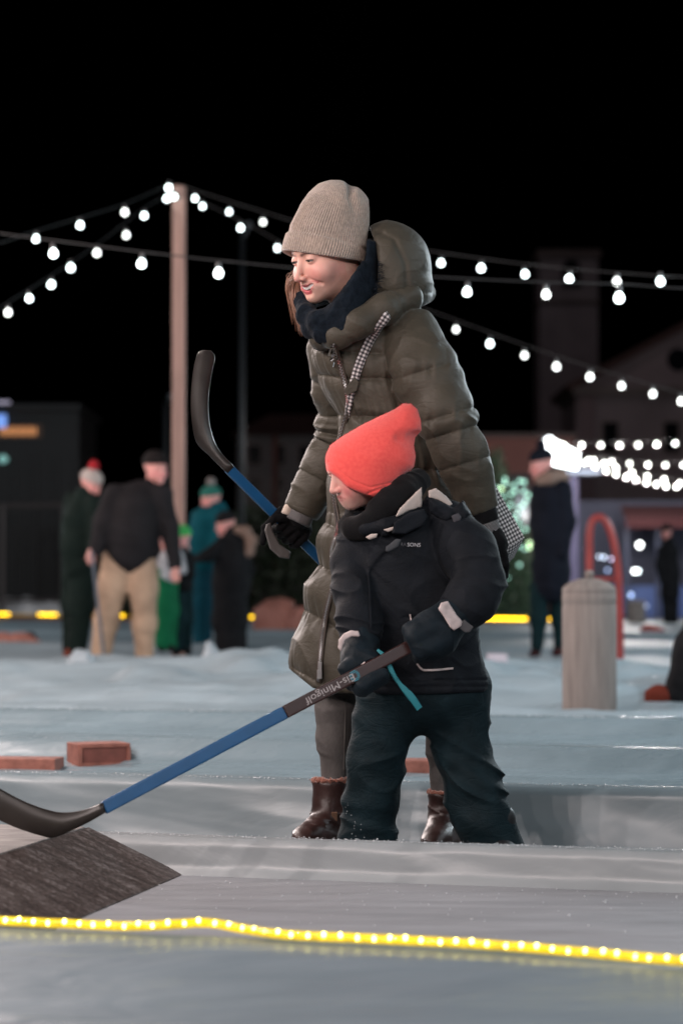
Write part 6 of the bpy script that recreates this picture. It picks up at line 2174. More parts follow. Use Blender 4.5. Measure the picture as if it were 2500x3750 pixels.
def bg_person(label, Y, head, parts, hat=None, yaw=60, pitch=10, hscale=1.0, hands=(), h=0.014, group=None, name='person', feet_y=1500):
    """head (x, y); parts: (name, material, [chains], extra) with chains of (x, y, dY, r in picture units)"""
    k = Y / 5553.0
    root = empty(name, tuple(F(head[0], feet_y, Y) * np.array((1, 1, 0))), label, 'person', group)
    hc_ = F(head[0], head[1], Y)
    fr_ = head_frame(yaw, pitch)
    body, hf = make_head(hc_, fr_, hscale, root, 0.0065, 0.0, 0.0, eyes=False, **skin_kw)
    if hat:
        for (nm, mat, kind) in hat:
            up = fr_[:, 2]; fw = fr_[:, 1]
            if kind == 'cap':
                def fn(P):
                    d = ellip(P, hc_ + up * 0.045 * hscale - fw * 0.01, np.array((0.092, 0.112, 0.095)) * hscale, fr_)
                    return smax(d, -((P - hc_.astype(np.float32)) @ up.astype(np.float32)) + 0.032 * hscale, 0.01)
                lo, hi = bounds([hc_], 0.17)
                obj(nm, sdf_mesh(nm, fn, lo, hi, 0.009, project=0), mat, root)
            elif kind == 'pom':
                c = hc_ + up * 0.165 * hscale - fw * 0.03
                fn = lambda P: sphere(P, c, 0.05) - fbm(P * 40, 3, 2) * 0.006
                lo, hi = bounds([c], 0.08)
                obj(nm, sdf_mesh(nm, fn, lo, hi, 0.008, project=0), mat, root)
            elif kind == 'beard':
                c = hc_ + fw * 0.058 - up * 0.092
                fn = lambda P: ellip(P, c, (0.050, 0.046, 0.036), fr_) - fbm(P * 60, 4, 2) * 0.004
                lo, hi = bounds([c], 0.08)
                obj(nm, sdf_mesh(nm, fn, lo, hi, 0.007, project=0), mat, root)
    for (nm, mat, chains) in parts:
        ch = [([F(x, y, Y + dy) for (x, y, dy, r_) in c], [r_ * k for (x, y, dy, r_) in c]) for c in chains]
        def fn(P):
            d = None
            for pts, rr in ch:
                e, s = chain(P, pts, rr, 0.05)
                d = e if d is None else smin(d, e, 0.035)
            return d - folds(P, [[4, 0, 9], [0, 5, 0], [-5, 0, 4]], 0.012, 7, 2.0)
        allp = [p for pts, rr in ch for p in pts]
        lo, hi = bounds(allp, max(r_ for pts, rr in ch for r_ in rr) + 0.05)
        lo[2] = max(lo[2], -0.02)
        obj(nm, sdf_mesh(nm, fn, lo, hi, h, project=0), mat, root)
    for (x, y, dy) in hands:
        c = F(x, y, Y + dy)
        def fn(P):
            d = ellip(P, c, (0.034, 0.03, 0.05))
            for i in range(4):
                o_ = np.array(((i - 1.5) * 0.017, -0.008, 0))
                d = smin(d, chain(P, [c + o_ + np.array((0, 0, -0.03)), c + o_ + np.array((0, -0.012, -0.075 + abs(i - 1.5) * 0.006)), c + o_ + np.array((0, 0.004, -0.095 + abs(i - 1.5) * 0.008))], [0.011, 0.010, 0.009])[0], 0.006)
            return smin(d, seg(P, c + np.array((-0.03, -0.01, 0)), c + np.array((-0.042, -0.02, -0.045)), 0.012, 0.010)[0], 0.008)
        lo, hi = bounds([c], 0.12)
        me = sdf_mesh('hand', fn, lo, hi, 0.006, project=0)
        set_color(me, np.tile((0.60, 0.29, 0.25), (len(me.vertices), 1)))
        obj('hand', me, mat_skin, root)
    return root


def shoe_parts(mat, spots, L_=24, r_=9):
    return [('shoe', mat, [[(x, y, 0, r_), (x + dx * L_, y + 2, -0.05, r_ * 0.8)]]) for (x, y, dx) in spots]


black = cloth((0.022, 0.020, 0.022)); beige = cloth((0.54, 0.37, 0.26)); dk_green = cloth((0.010, 0.019, 0.016))
teal = cloth((0.006, 0.10, 0.13)); teal_b = cloth((0.008, 0.075, 0.11)); green = cloth((0.010, 0.17, 0.07)); lime = cloth((0.10, 0.62, 0.16))
snow_black = cloth((0.016, 0.016, 0.018)); white_wool = cloth((0.62, 0.54, 0.50)); red_wool = cloth((0.50, 0.03, 0.04)); green_wool = cloth((0.04, 0.20, 0.16))
grey_wool = cloth((0.30, 0.27, 0.26)); maroon = cloth((0.06, 0.018, 0.018)); rust = cloth((0.28, 0.07, 0.045)); fur = cloth((0.30, 0.20, 0.16)); pale = cloth((0.55, 0.55, 0.58))
navy = cloth((0.010, 0.012, 0.020)); dkteal = cloth((0.008, 0.026, 0.030)); orange = cloth((0.20, 0.04, 0.025))

bg_person('bearded man in a black jacket and beige trousers holding a stick', 20.5, (358, 1076), [
    ('jacket', black, [[(264, 1142, 0, 24), (318, 1128, 0, 20), (374, 1136, 0, 23)], [(252, 1252, 0, 24), (300, 1268, 0, 26), (345, 1266, 0, 24)], [(330, 1128, 0, 22), (312, 1170, 0, 52), (302, 1220, 0, 62), (300, 1262, 0, 58)], [(262, 1140, 0, 26), (240, 1200, -.1, 23), (222, 1262, -.15, 17)], [(368, 1135, 0, 26), (390, 1210, 0, 20), (402, 1298, -.05, 15)], [(345, 1120, 0, 17), (350, 1110, 0, 15)]]),
    ('trousers', beige, [[(275, 1265, 0, 38), (262, 1340, 0, 34), (246, 1420, 0, 27), (232, 1505, 0, 22)], [(325, 1270, 0, 34), (330, 1350, 0, 32), (332, 1430, 0, 26), (332, 1508, 0, 21)]]),
    ] + shoe_parts(snow_black, ((228, 1519, -0.2), (330, 1521, -0.2))),
    hat=(('beanie', cloth((0.02, 0.016, 0.016)), 'cap'), ('beard', cloth((0.16, 0.06, 0.05)), 'beard')), yaw=-34, pitch=2, hscale=1.14, hands=((211, 1272, -.18), (404, 1312, -.08)), feet_y=1525)
st2 = empty('hockey_stick', tuple(F(222, 1400, 20.3)), 'thin dark stick held down by the man in beige trousers', 'hockey stick', 'hockey sticks')
MB().tube([F(211, 1265, 20.3), F(240, 1518, 20.2)], 0.014, 6).build('shaft', M_('grey_blue_shaft', (0.05, 0.07, 0.10), 0.4), st2)
MB().tube([F(240, 1516, 20.2), F(252, 1524, 20.1), F(262, 1524, 20.0)], 0.02, 6).build('blade', mat_black_stick, st2)

bg_person('person in a white hat with red bobble and dark green clothes', 22.5, (209, 1112), [
    ('jacket', dk_green, [[(196, 1140, 0, 24), (186, 1190, 0, 38), (182, 1250, 0, 40), (182, 1300, 0, 37)], [(215, 1155, -.1, 20), (222, 1210, -.15, 18), (212, 1265, -.2, 14)], [(168, 1150, .1, 20), (160, 1215, .1, 18), (165, 1280, .05, 14)]]),
    ('trousers', dk_green, [[(190, 1290, 0, 30), (186, 1390, 0, 27), (180, 1490, 0, 22)], [(170, 1290, .1, 28), (166, 1390, .1, 24), (163, 1488, .1, 19)]]),
    ] + shoe_parts(rust, ((172, 1502, 0.9), (160, 1500, -0.2)), 24, 11),
    hat=(('bobble_hat', white_wool, 'cap'), ('bobble', red_wool, 'pom')), yaw=-55, pitch=22, hscale=1.05, hands=(), feet_y=1510)

bg_person('child in green snow trousers and pale jacket hidden behind the man', 22.0, (372, 1215), [
    ('jacket', pale, [[(398, 1262, 0, 15), (388, 1290, 0, 23), (384, 1320, 0, 24)], [(412, 1275, 0, 10), (420, 1310, -.05, 9)]]),
    ('snow_trousers', green, [[(378, 1315, 0, 21), (376, 1400, 0, 20), (374, 1480, 0, 18)], [(392, 1318, 0.1, 18), (392, 1400, 0.1, 17), (390, 1482, .1, 15)]]),
    ] + shoe_parts(snow_black, ((374, 1490, -0.3), (391, 1490, 0.3)), 14, 9),
    hat=(('beanie', snow_black, 'cap'),), yaw=40, pitch=6, hscale=0.92, feet_y=1497)
bg_person('child in a bright lime hat and dark clothes beside the timber pole', 22.3, (416, 1238), [
    ('jacket', snow_black, [[(418, 1264, 0, 14), (420, 1290, 0, 22), (420, 1340, 0, 23)], [(404, 1280, 0, 10), (400, 1320, -.05, 9)], [(436, 1280, 0, 10), (440, 1320, -.05, 9)]]),
    ('trousers', dkteal, [[(411, 1340, 0, 16), (410, 1420, 0, 14), (410, 1490, 0, 12)], [(430, 1340, 0.1, 16), (430, 1420, 0.1, 14), (428, 1490, .1, 12)]]),
    ] + shoe_parts(snow_black, ((408, 1496, -0.3), (430, 1496, 0.3)), 14, 9),
    hat=(('hat', lime, 'cap'),), yaw=40, pitch=6, hscale=0.95, feet_y=1500)

bg_person('person in teal jacket and green hat with grey bobble, facing left', 24.9, (484, 1146), [
    ('jacket', teal, [[(490, 1166, 0, 16), (476, 1195, 0, 32), (466, 1240, 0, 34), (462, 1285, 0, 32)], [(500, 1180, -.1, 17), (500, 1235, -.1, 15), (478, 1275, -.15, 12)], [(455, 1185, .1, 16), (446, 1240, .1, 14), (448, 1285, .05, 11)], [(505, 1165, .1, 16), (515, 1180, .1, 13)]]),
    ('trousers', teal_b, [[(458, 1290, 0, 23), (458, 1380, 0, 20), (460, 1475, 0, 15)], [(476, 1290, .1, 22), (474, 1380, .1, 19), (470, 1478, .1, 15)]]),
    ] + shoe_parts(snow_black, ((452, 1488, -0.8), (470, 1490, -0.4)), 18, 9),
    hat=(('bobble_hat', green_wool, 'cap'), ('bobble', grey_wool, 'pom')), yaw=55, pitch=8, hscale=1.05, feet_y=1495)
bg_person('child in a black snowsuit with fur trimmed hood beside the teal jacket', 24.3, (518, 1204), [
    ('snowsuit', snow_black, [[(530, 1225, 0, 18), (530, 1270, 0, 38), (530, 1340, 0, 40), (528, 1420, 0, 40), (530, 1485, 0, 36)], [(508, 1250, -.1, 16), (480, 1275, -.15, 13), (455, 1282, -.2, 10)], [(555, 1250, .1, 16), (568, 1310, .1, 14), (560, 1360, .05, 11)]]),
    ('hood_fur', fur, [[(545, 1218, -.05, 9), (566, 1222, -.05, 10), (578, 1242, -.05, 11), (572, 1266, -.05, 10), (556, 1274, -.05, 9)]]),
    ] + shoe_parts(snow_black, ((515, 1494, -0.5), (545, 1494, -0.3)), 16, 9),
    hat=(('beanie', snow_black, 'cap'),), yaw=62, pitch=12, hscale=1.0, feet_y=1500)
bg_person('person in a long dark coat and dark hat standing with fur collar', 22.6, (1243, 1066), [
    ('coat', navy, [[(1262, 1100, 0, 26), (1266, 1150, 0, 40), (1266, 1230, 0, 42), (1265, 1310, 0, 42), (1264, 1345, 0, 40)], [(1290, 1125, -.1, 22), (1300, 1200, -.1, 20), (1290, 1270, -.15, 16)], [(1238, 1125, .1, 20), (1234, 1200, .1, 18), (1242, 1265, .05, 14)]]),
    ('fur_collar', fur, [[(1240, 1104, -.1, 12), (1262, 1098, -.12, 14), (1288, 1094, -.05, 13), (1296, 1098, .1, 12)]]),
    ('trousers', dkteal, [[(1238, 1350, 0, 22), (1236, 1420, 0, 18), (1232, 1490, 0, 13)], [(1282, 1350, .1, 22), (1284, 1420, .1, 18), (1284, 1488, .1, 13)]]),
    ] + shoe_parts(maroon, ((1232, 1500, -0.6), (1282, 1498, -0.5)), 18, 11),
    hat=(('beanie', navy, 'cap'), ('hat_top', navy, 'pom')), yaw=75, pitch=10, hscale=1.1, feet_y=1510)
bg_person('person stepping away, wide black trousers and an orange shoe', 12.4, (1700, 900), [
    ('jacket', black, [[(1700, 960, 0, 40), (1700, 1050, 0, 80), (1695, 1200, 0, 85)], [(1640, 1010, -.1, 36), (1625, 1120, -.1, 32), (1640, 1210, -.1, 26)], [(1760, 1010, .1, 36), (1775, 1120, .1, 32), (1765, 1210, .1, 26)]]),
    ('trousers', snow_black, [[(1670, 1210, 0, 62), (1640, 1400, 0, 56), (1600, 1500, 0, 52), (1556, 1590, 0, 32)], [(1720, 1210, .1, 60), (1735, 1400, .1, 50), (1740, 1560, .1, 40)]]),
    ('shoe', orange, [[(1534, 1598, 0, 19), (1510, 1598, 0, 20), (1492, 1602, 0, 15)]]),
    ('shoe', orange, [[(1738, 1590, .1, 19), (1715, 1600, .1, 17)]])],
    hat=(('beanie', navy, 'cap'),), yaw=-70, pitch=0, hscale=1.0, hands=((1645, 1230, -.1),), feet_y=1617)
bg_person('dark figure standing by the red awning stall', 40.0, (1530, 1222), [
    ('coat', snow_black, [[(1534, 1240, 0, 11), (1536, 1270, 0, 20), (1538, 1320, 0, 22), (1538, 1365, 0, 22)], [(1516, 1262, 0, 9), (1512, 1300, -.1, 8), (1518, 1335, -.1, 6)]]),
    ('trousers', snow_black, [[(1530, 1360, 0, 13), (1530, 1430, 0, 9)], [(1546, 1360, 0, 13), (1547, 1430, 0, 9)]])],
    hat=(('beanie', snow_black, 'cap'),), yaw=40, h=0.03, feet_y=1438)

# ================================================================ the far side of the square
def wall_box(name, x0, x1, ytop, Y, depth, mat, root, zb=0.0, bevel=0.0):
    a = F(x0, ytop, Y); b_ = F(x1, ytop, Y)
    m = MB().box(((a[0] + b_[0]) / 2, Y + depth / 2, (a[2] + zb) / 2), (b_[0] - a[0], depth, a[2] - zb))
    return m.build(name, mat, root, bevel=bevel)


def plaster(c, v=0.15): return M_('plaster', c, 0.9, vary=v, vary_scale=0.6, bump=0.02, bump_scale=3)
mat_pane = M_('dark_pane', (0.01, 0.012, 0.016), 0.08)
mat_roof = M_('roof_tiles', (0.10, 0.05, 0.045), 0.8, vary=0.2, vary_scale=2, bump=0.03, bump_scale=6)
mat_trim = plaster((0.25, 0.20, 0.19))

# tower
Yt = 150.0
tw_root = empty('church_tower', tuple(F(1305, 1340, Yt) * np.array((1, 1, 0))), 'pale square bell tower dim in the night behind the string lights', 'tower')
wall_box('wall', 1238, 1372, 592, Yt, 4.0, plaster((0.42, 0.36, 0.38)), tw_root)
a = F(1232, 575, Yt); b_ = F(1378, 592, Yt)
MB().box(((a[0] + b_[0]) / 2, Yt + 1.9, (a[2] + b_[2]) / 2), (b_[0] - a[0], 4.4, a[2] - b_[2])).build('cornice', mat_trim, tw_root)
a = F(1234, 690, Yt); b_ = F(1376, 697, Yt)
MB().box(((a[0] + b_[0]) / 2, Yt + 1.9, (a[2] + b_[2]) / 2), (b_[0] - a[0], 4.3, a[2] - b_[2])).build('string_course', mat_trim, tw_root)
a = F(1288, 602, Yt); b_ = F(1332, 660, Yt)
xc, zc_, w_, h_ = (a[0] + b_[0]) / 2, (a[2] + b_[2]) / 2, b_[0] - a[0], a[2] - b_[2]
ow = MB().prism([(-w_ / 2, -h_ / 2), (w_ / 2, -h_ / 2), (w_ / 2, h_ * 0.2)] + [(w_ / 2 * math.cos(t), h_ * 0.2 + w_ / 2 * math.sin(t)) for t in np.linspace(0.2, math.pi - 0.2, 7)] + [(-w_ / 2, h_ * 0.2)], 0.3, np.array([[1, 0, 0], [0, 0, -1], [0, 1, 0]]).astype(float), (xc, Yt - 0.05, zc_)).build('belfry_opening', mat_pane, tw_root)
for i in range(5):
    MB().box((xc, Yt - 0.26, zc_ - h_ * 0.4 + i * h_ * 0.15), (w_ * 0.9, 0.08, 0.05)).build('louvre', mat_trim, ow)

# gabled house on the right
Yg = 88.0
gh = empty('gabled_house', tuple(F(1600, 1340, Yg) * np.array((1, 1, 0))), 'large pale gabled house front with a round attic window', 'building')
wall_box('wall', 1322, 1880, 905, Yg, 6.0, plaster((0.34, 0.27, 0.28)), gh)
ap = F(1601, 742, Yg); el = F(1318, 893, Yg); er = F(1884, 893, Yg)
m = MB().prism([(el[0], el[2]), (er[0], er[2]), (ap[0], ap[2])], 5.8, np.array([[1, 0, 0], [0, 0, -1], [0, 1, 0]]).astype(float), (0, Yg + 3.0, 0))
m.build('gable', plaster((0.34, 0.26, 0.27)), gh)
a = F(1312, 890, Yg); b_ = F(1890, 908, Yg)
MB().box(((a[0] + b_[0]) / 2, Yg + 2.85, (a[2] + b_[2]) / 2), (b_[0] - a[0], 6.6, a[2] - b_[2])).build('cornice', mat_trim, gh)
for (p, q) in ((el, ap), (ap, er)):
    v = (q - p); ln = np.linalg.norm(v); v /= ln
    n_ = np.array((-v[2], 0, v[0]))
    fr_ = np.stack([v, np.array((0, 1.0, 0)), np.cross(v, (0, 1.0, 0))], 1)
    MB().box((p + q) / 2 + np.array((0, 3.0, 0)) + n_ * (0.14 if n_[2] > 0 else -0.14), (ln + 0.5, 7.0, 0.24), fr_).build('roof', mat_roof, gh)
rw = F(1556, 826, Yg)
ring = MB().lathe([(0.42, 0), (0.62, 0), (0.62, 0.15), (0.42, 0.15)], rw + np.array((0, -0.06, 0)), 20, axis=np.array([[1, 0, 0], [0, 0, -1], [0, 1, 0]]))
wo = MB().lathe([(0.42, 0.0), (0.42, 0.06), (0.38, 0.08)], rw + np.array((0, 0.0, 0)), 20, axis=np.array([[1, 0, 0], [0, 0, -1], [0, 1, 0]])).build('round_window', mat_pane, gh)
for (x, y, w, h2) in ((1400, 1005, 42, 78), (1540, 1005, 42, 78), (1660, 1005, 42, 78)):
    c = F(x, y, Yg); kx = Yg / 5553.0
    wn_ = MB().box(c + np.array((0, -0.02, 0)), (w * kx, 0.1, h2 * kx)).build('window', mat_trim, gh)
    MB().box(c + np.array((0, -0.05, 0)), (w * kx - 0.16, 0.1, h2 * kx - 0.16)).build('pane', mat_pane, wn_)
MB().box(F(1345, 1050, Yg) + np.array((0, -0.1, 0)), (0.6, 0.2, 5.2)).build('pilaster', plaster((0.28, 0.20, 0.21)), gh)

# low salmon building
Ys = 66.0
sb = empty('low_building', tuple(F(1220, 1340, Ys) * np.array((1, 1, 0))), 'low salmon coloured building behind the lit Christmas tree', 'building')
wall_box('wall', 1020, 1318, 1004, Ys, 5.0, plaster((0.46, 0.21, 0.18), 0.1), sb)
a = F(1014, 997, Ys); b_ = F(1322, 1005, Ys)
MB().box(((a[0] + b_[0]) / 2, Ys + 2.4, (a[2] + b_[2]) / 2), (b_[0] - a[0], 5.4, a[2] - b_[2])).build('roof_edge', mat_trim, sb)
c = F(1180, 1150, Ys)
wn_ = MB().box(c + np.array((0, -0.02, 0)), (0.9, 0.1, 1.5)).build('window', mat_trim, sb)
MB().box(c + np.array((0, -0.06, 0)), (0.75, 0.1, 1.35)).build('pane', mat_pane, wn_)

# house behind the raised stick
Yh = 78.0
hh = empty('town_house', tuple(F(640, 1340, Yh) * np.array((1, 1, 0))), 'dim grey house with dark windows behind the raised stick', 'building')
wall_box('wall', 545, 860, 1000, Yh, 5.0, plaster((0.16, 0.145, 0.145)), hh)
a = F(530, 1000, Yh); b_ = F(875, 1000, Yh); t_ = F(700, 938, Yh)
m = MB()
m.add([(a[0], Yh - 0.4, a[2]), (b_[0], Yh - 0.4, a[2]), (b_[0], Yh + 5.4, a[2]), (a[0], Yh + 5.4, a[2]), (a[0] + 1.2, Yh + 2.5, t_[2]), (b_[0] - 1.2, Yh + 2.5, t_[2])], [(0, 1, 5, 4), (1, 2, 5), (2, 3, 4, 5), (3, 0, 4), (3, 2, 1, 0)])
m.build('roof', mat_roof, hh)
for x in (585, 640, 700, 760):
    for y in (1045, 1120):
        c = F(x, y, Yh)
        wn_ = MB().box(c + np.array((0, -0.02, 0)), (0.5, 0.1, 0.72)).build('window', mat_trim, hh)
        MB().box(c + np.array((0, -0.06, 0)), (0.40, 0.1, 0.62)).build('pane', mat_pane, wn_)
dp = F(632, 1090, Yh); MB().tube([F(632, 1000, Yh) - np.array((0, 0.1, 0)), F(632, 1330, Yh) - np.array((0, 0.1, 0))], 0.09, 8).build('downpipe', M_('rust_pipe', (0.16, 0.06, 0.05), 0.6), hh)

# kiosk on the left with its lit sign
Yk = 55.0
kk_ = empty('kiosk', tuple(F(70, 1340, Yk) * np.array((1, 1, 0))), 'dark kiosk with a blurred orange lit sign at the left', 'kiosk')
mat_dkgrey = M_('dark_panel', (0.005, 0.006, 0.0075), 0.6, vary=0.2, vary_scale=1.5)
wall_box('wall', -160, 182, 945, Yk, 4.0, mat_dkgrey, kk_)
a = F(-170, 932, Yk); b_ = F(192, 946, Yk)
MB().box(((a[0] + b_[0]) / 2, Yk + 1.8, (a[2] + b_[2]) / 2), (b_[0] - a[0], 4.8, a[2] - b_[2])).build('roof', mat_dkgrey, kk_)
for x in np.linspace(-60, 180, 6):
    c = F(x, 1100, Yk)
    MB().box((c[0], Yk - 0.04, 1.8), (0.07, 0.08, 3.6)).build('mullion', M_('frame_grey', (0.014, 0.015, 0.017), 0.6), kk_)
mat_sign_o = M_('orange_sign', (0.5, 0.2, 0.05), 0.5, emit=(1.0, 0.42, 0.16), emit_s=0.55)
mat_sign_b = M_('blue_sign', (0.1, 0.2, 0.7), 0.5, emit=(0.22, 0.42, 1.0), emit_s=0.8)
mat_sign_w = M_('white_sign', (0.7, 0.7, 0.8), 0.5, emit=(0.55, 0.5, 0.7), emit_s=0.5)
sgn = MB().box(F(40, 991, Yk) + np.array((0, -0.06, 0)), (1.15, 0.06, 0.30)).build('sign', M_('sign_back', (0.12, 0.06, 0.03), 0.5), kk_)
for i, x in enumerate(np.linspace(6, 82, 9)):
    MB().box(F(x, 991, Yk) + np.array((0, -0.10, 0)), (0.055, 0.03, 0.17 + 0.04 * (i % 2))).build('letter_bar', mat_sign_o, sgn)
MB().box(F(4, 968, Yk) + np.array((0, -0.10, 0)), (0.25, 0.05, 0.30)).build('blue_panel', mat_sign_b, kk_)
MB().box(F(8, 930, Yk) + np.array((0, -0.10, 0)), (0.34, 0.05, 0.16)).build('white_panel', mat_sign_w, kk_)
MB().lathe([(0.02, -0.1), (0.1, -0.05), (0.12, 0), (0.1, 0.05), (0.02, 0.1)], F(12, 1056, Yk) + np.array((0, -0.3, 0)), 10).build('lamp', M_('cyan_lamp', (0.3, 0.6, 0.6), 0.4, emit=(0.3, 0.65, 0.6), emit_s=0.5), kk_, smooth=True)

# railing on the left
mat_rail = M_('galvanised_rail', (0.10, 0.085, 0.085), 0.45, 0.3)
rl_ = empty('railing', tuple(F(60, 1395, 50.5) * np.array((1, 1, 0))), 'metal railing with posts in front of the dark kiosk', 'railing')
MB().tube([F(-60, 1162, 50.5), F(150, 1160, 50.5)], 0.05, 8).build('top_rail', mat_rail, rl_)
MB().tube([F(-60, 1380, 50.5), F(150, 1378, 50.5)], 0.03, 8).build('bottom_rail', mat_rail, rl_)
for x in (-55, 6, 145):
    a = F(x, 1160, 50.5)
    MB().tube([a, (a[0], 50.5, 0)], 0.055, 8).build('post', mat_rail, rl_)
for x in np.linspace(20, 135, 12):
    a = F(x, 1162, 50.5); b_ = F(x, 1378, 50.5)
    MB().tube([a, b_], 0.008, 4).build('baluster', M_('dark_bar', (0.03, 0.03, 0.03), 0.5), rl_)

# lamp posts
for (x, yt, Y, lab) in ((557, 545, 44, 'tall thin grey lamp post behind the raised stick'), (381, 930, 50, 'thin dark mast just left of the timber pole')):
    a = F(x, yt, Y)
    lp0 = empty('lamp_post', (a[0], Y, 0), lab, 'lamp post')
    MB().tube([(a[0], Y, 0), (a[0], Y, a[2])], [0.065, 0.045], 8).build('pole', M_('grey_steel', (0.03, 0.034, 0.038), 0.5), lp0, smooth=True)
    MB().tube([(a[0], Y, a[2]), (a[0] + 0.1, Y - 0.3, a[2] + 0.12), (a[0] + 0.15, Y - 0.8, a[2] + 0.12)], [0.04, 0.035, 0.06], 8).build('arm', M_('grey_steel_arm', (0.08, 0.09, 0.10), 0.5), lp0, smooth=True)

# hedge along the back, leaf by leaf
mat_leaf = M_('dark_leaves', (0.018, 0.030, 0.014), 0.6, vary=0.4, vary_scale=3)


def leaf_cloud(name, pts, size, mat, parent, rng, kind='stuff'):
    n = len(pts)
    A = rng.normal(size=(n, 3)); A /= np.linalg.norm(A, axis=1, keepdims=True)
    B = np.cross(A, rng.normal(size=(n, 3))); B /= np.linalg.norm(B, axis=1, keepdims=True)
    s = size * rng.uniform(0.6, 1.3, size=(n, 1))
    V = np.stack([pts - A * s, pts - B * s * 0.45, pts + A * s, pts + B * s * 0.45], 1).reshape(-1, 3)
    Q = np.arange(4 * n).reshape(n, 4)
    o = obj(name, fast_mesh(name, V, Q, False), mat, parent)
    if kind: o['kind'] = kind
    return o


rng = np.random.default_rng(4)
for (x0, x1, yt, Y, lab) in ((150, 560, 1195, 51.5, 'long dark clipped hedge behind the group of people'), (560, 745, 1180, 52.5, 'dark bushy hedge below the grey house'), (1000, 1225, 1225, 49.0, 'dark hedge below the lit Christmas tree')):
    a = F(x0, yt, Y); b_ = F(x1, yt, Y)
    hr_ = empty('hedge', ((a[0] + b_[0]) / 2, Y, 0), lab, 'hedge', 'hedges round the rink')
    n = int((b_[0] - a[0]) * 2600)
    pts = np.stack([rng.uniform(a[0], b_[0], n), Y + 0.5 * rng.uniform(-1, 1, n), a[2] * rng.uniform(0, 1, n) ** 0.8], 1)
    pts[:, 2] += 0.15 * np.sin(pts[:, 0] * 2.3) * (pts[:, 2] / a[2]) + rng.normal(0, 0.05, n)
    leaf_cloud('foliage', pts, 0.07, mat_leaf, hr_, rng)
    for x in np.linspace(a[0] + 0.2, b_[0] - 0.2, int((b_[0] - a[0]) / 0.8) + 1):
        MB().tube([(x, Y, 0), (x + 0.03, Y, a[2] * 0.6)], [0.04, 0.015], 6).build('trunk', M_('bark', (0.04, 0.03, 0.022), 0.9), hr_)

# Christmas tree with its fairy lights
Yx = 46.0
tb = F(1135, 1400, Yx); tp_ = F(1128, 1070, Yx)
xm = empty('christmas_tree', (tb[0], Yx, 0), 'fir tree covered in pale green fairy lights beside the checked bag', 'tree')
n = 9000
hgt = tp_[2] + 0.3
zz_ = hgt * (1 - np.sqrt(rng.uniform(0, 1, n)))
rr_ = (0.12 + 0.92 * (1 - zz_ / hgt)) * np.sqrt(rng.uniform(0, 1, n))
ph = rng.uniform(0, 2 * math.pi, n)
leaf_cloud('foliage', np.stack([tb[0] + rr_ * np.cos(ph), Yx + rr_ * np.sin(ph), zz_ + 0.1], 1), 0.05, M_('fir_needles', (0.02, 0.05, 0.022), 0.7, vary=0.3, vary_scale=4), xm, rng)
MB().tube([(tb[0], Yx, 0), (tb[0], Yx, hgt)], [0.07, 0.01], 8).build('trunk', M_('fir_bark', (0.05, 0.035, 0.025), 0.9), xm, smooth=True)
fl_mesh = MB().lathe([(0.006, -0.034), (0.024, -0.024), (0.034, 0), (0.024, 0.024), (0.006, 0.034)], n=8).mesh('fairy_light', True)
fl_mats = [M_('fairy_green', (0.5, 1, 0.8), 0.3, emit=(0.45, 0.82, 0.68), emit_s=1.1), M_('fairy_bright', (0.8, 1, 0.6), 0.3, emit=(0.62, 0.95, 0.50), emit_s=2.6)]
fl2 = fl_mesh.copy(); fl_mesh.materials.append(fl_mats[0]); fl2.materials.append(fl_mats[1])
rf = random.Random(21)
k = 0
placed = []
while k < 48:
    x = rf.uniform(1138, 1226); y = rf.uniform(1100, 1340)
    if any((x - a) ** 2 + (y - b_) ** 2 < 81 for (a, b_) in placed): continue
    lim = 1228 - 24 * ((y - 1190) / 110.0) ** 2
    if x > lim: continue
    if y > 1270 and rf.random() < 0.6: continue
    k += 1; placed.append((x, y))
    obj('fairy_light', fl2 if rf.random() < 0.2 else fl_mesh, None, xm, tuple(F(x, y, Yx - 0.75 - rf.random() * 0.2)))
    if k % 2 == 0: obj('fairy_light', fl_mesh, None, xm, tuple(F(2 * 1132 - x, y, Yx - 0.7)))

# market stall on the right: floodlight, awning, lamps
Yl = 46.0
fl = empty('floodlight', tuple(F(1290, 1340, Yl) * np.array((1, 1, 0))), 'glaring white floodlight on a mast behind the person in the long coat', 'floodlight')
mat_flood = M_('flood_glass', (1, 1, 1), 0.3, emit=(0.90, 0.97, 1.0), emit_s=7.0)
o3 = np.array([[1, 0, 0], [0, 0, -1], [0, 1, 0]]).astype(float)
fpoly = [(1250, 1008), (1262, 1003), (1285, 1018), (1329, 1040), (1324, 1078), (1270, 1068), (1258, 1046)]
fc = F(1290, 1040, Yl)
m = MB().prism([tuple((F(x, y, Yl) - fc)[[0, 2]]) for (x, y) in fpoly], 0.05, o3, fc); m.build('lens', mat_flood, fl)
m = MB().prism([tuple((F(x, y, Yl) - fc)[[0, 2]] * 1.10) for (x, y) in fpoly], 0.14, o3, fc + np.array((0, 0.11, 0))); m.build('housing', mat_dkgrey, fl)
MB().tube([(fc[0], Yl + 0.2, 0), (fc[0], Yl + 0.2, fc[2])], 0.05, 8).build('mast', mat_dkgrey, fl)

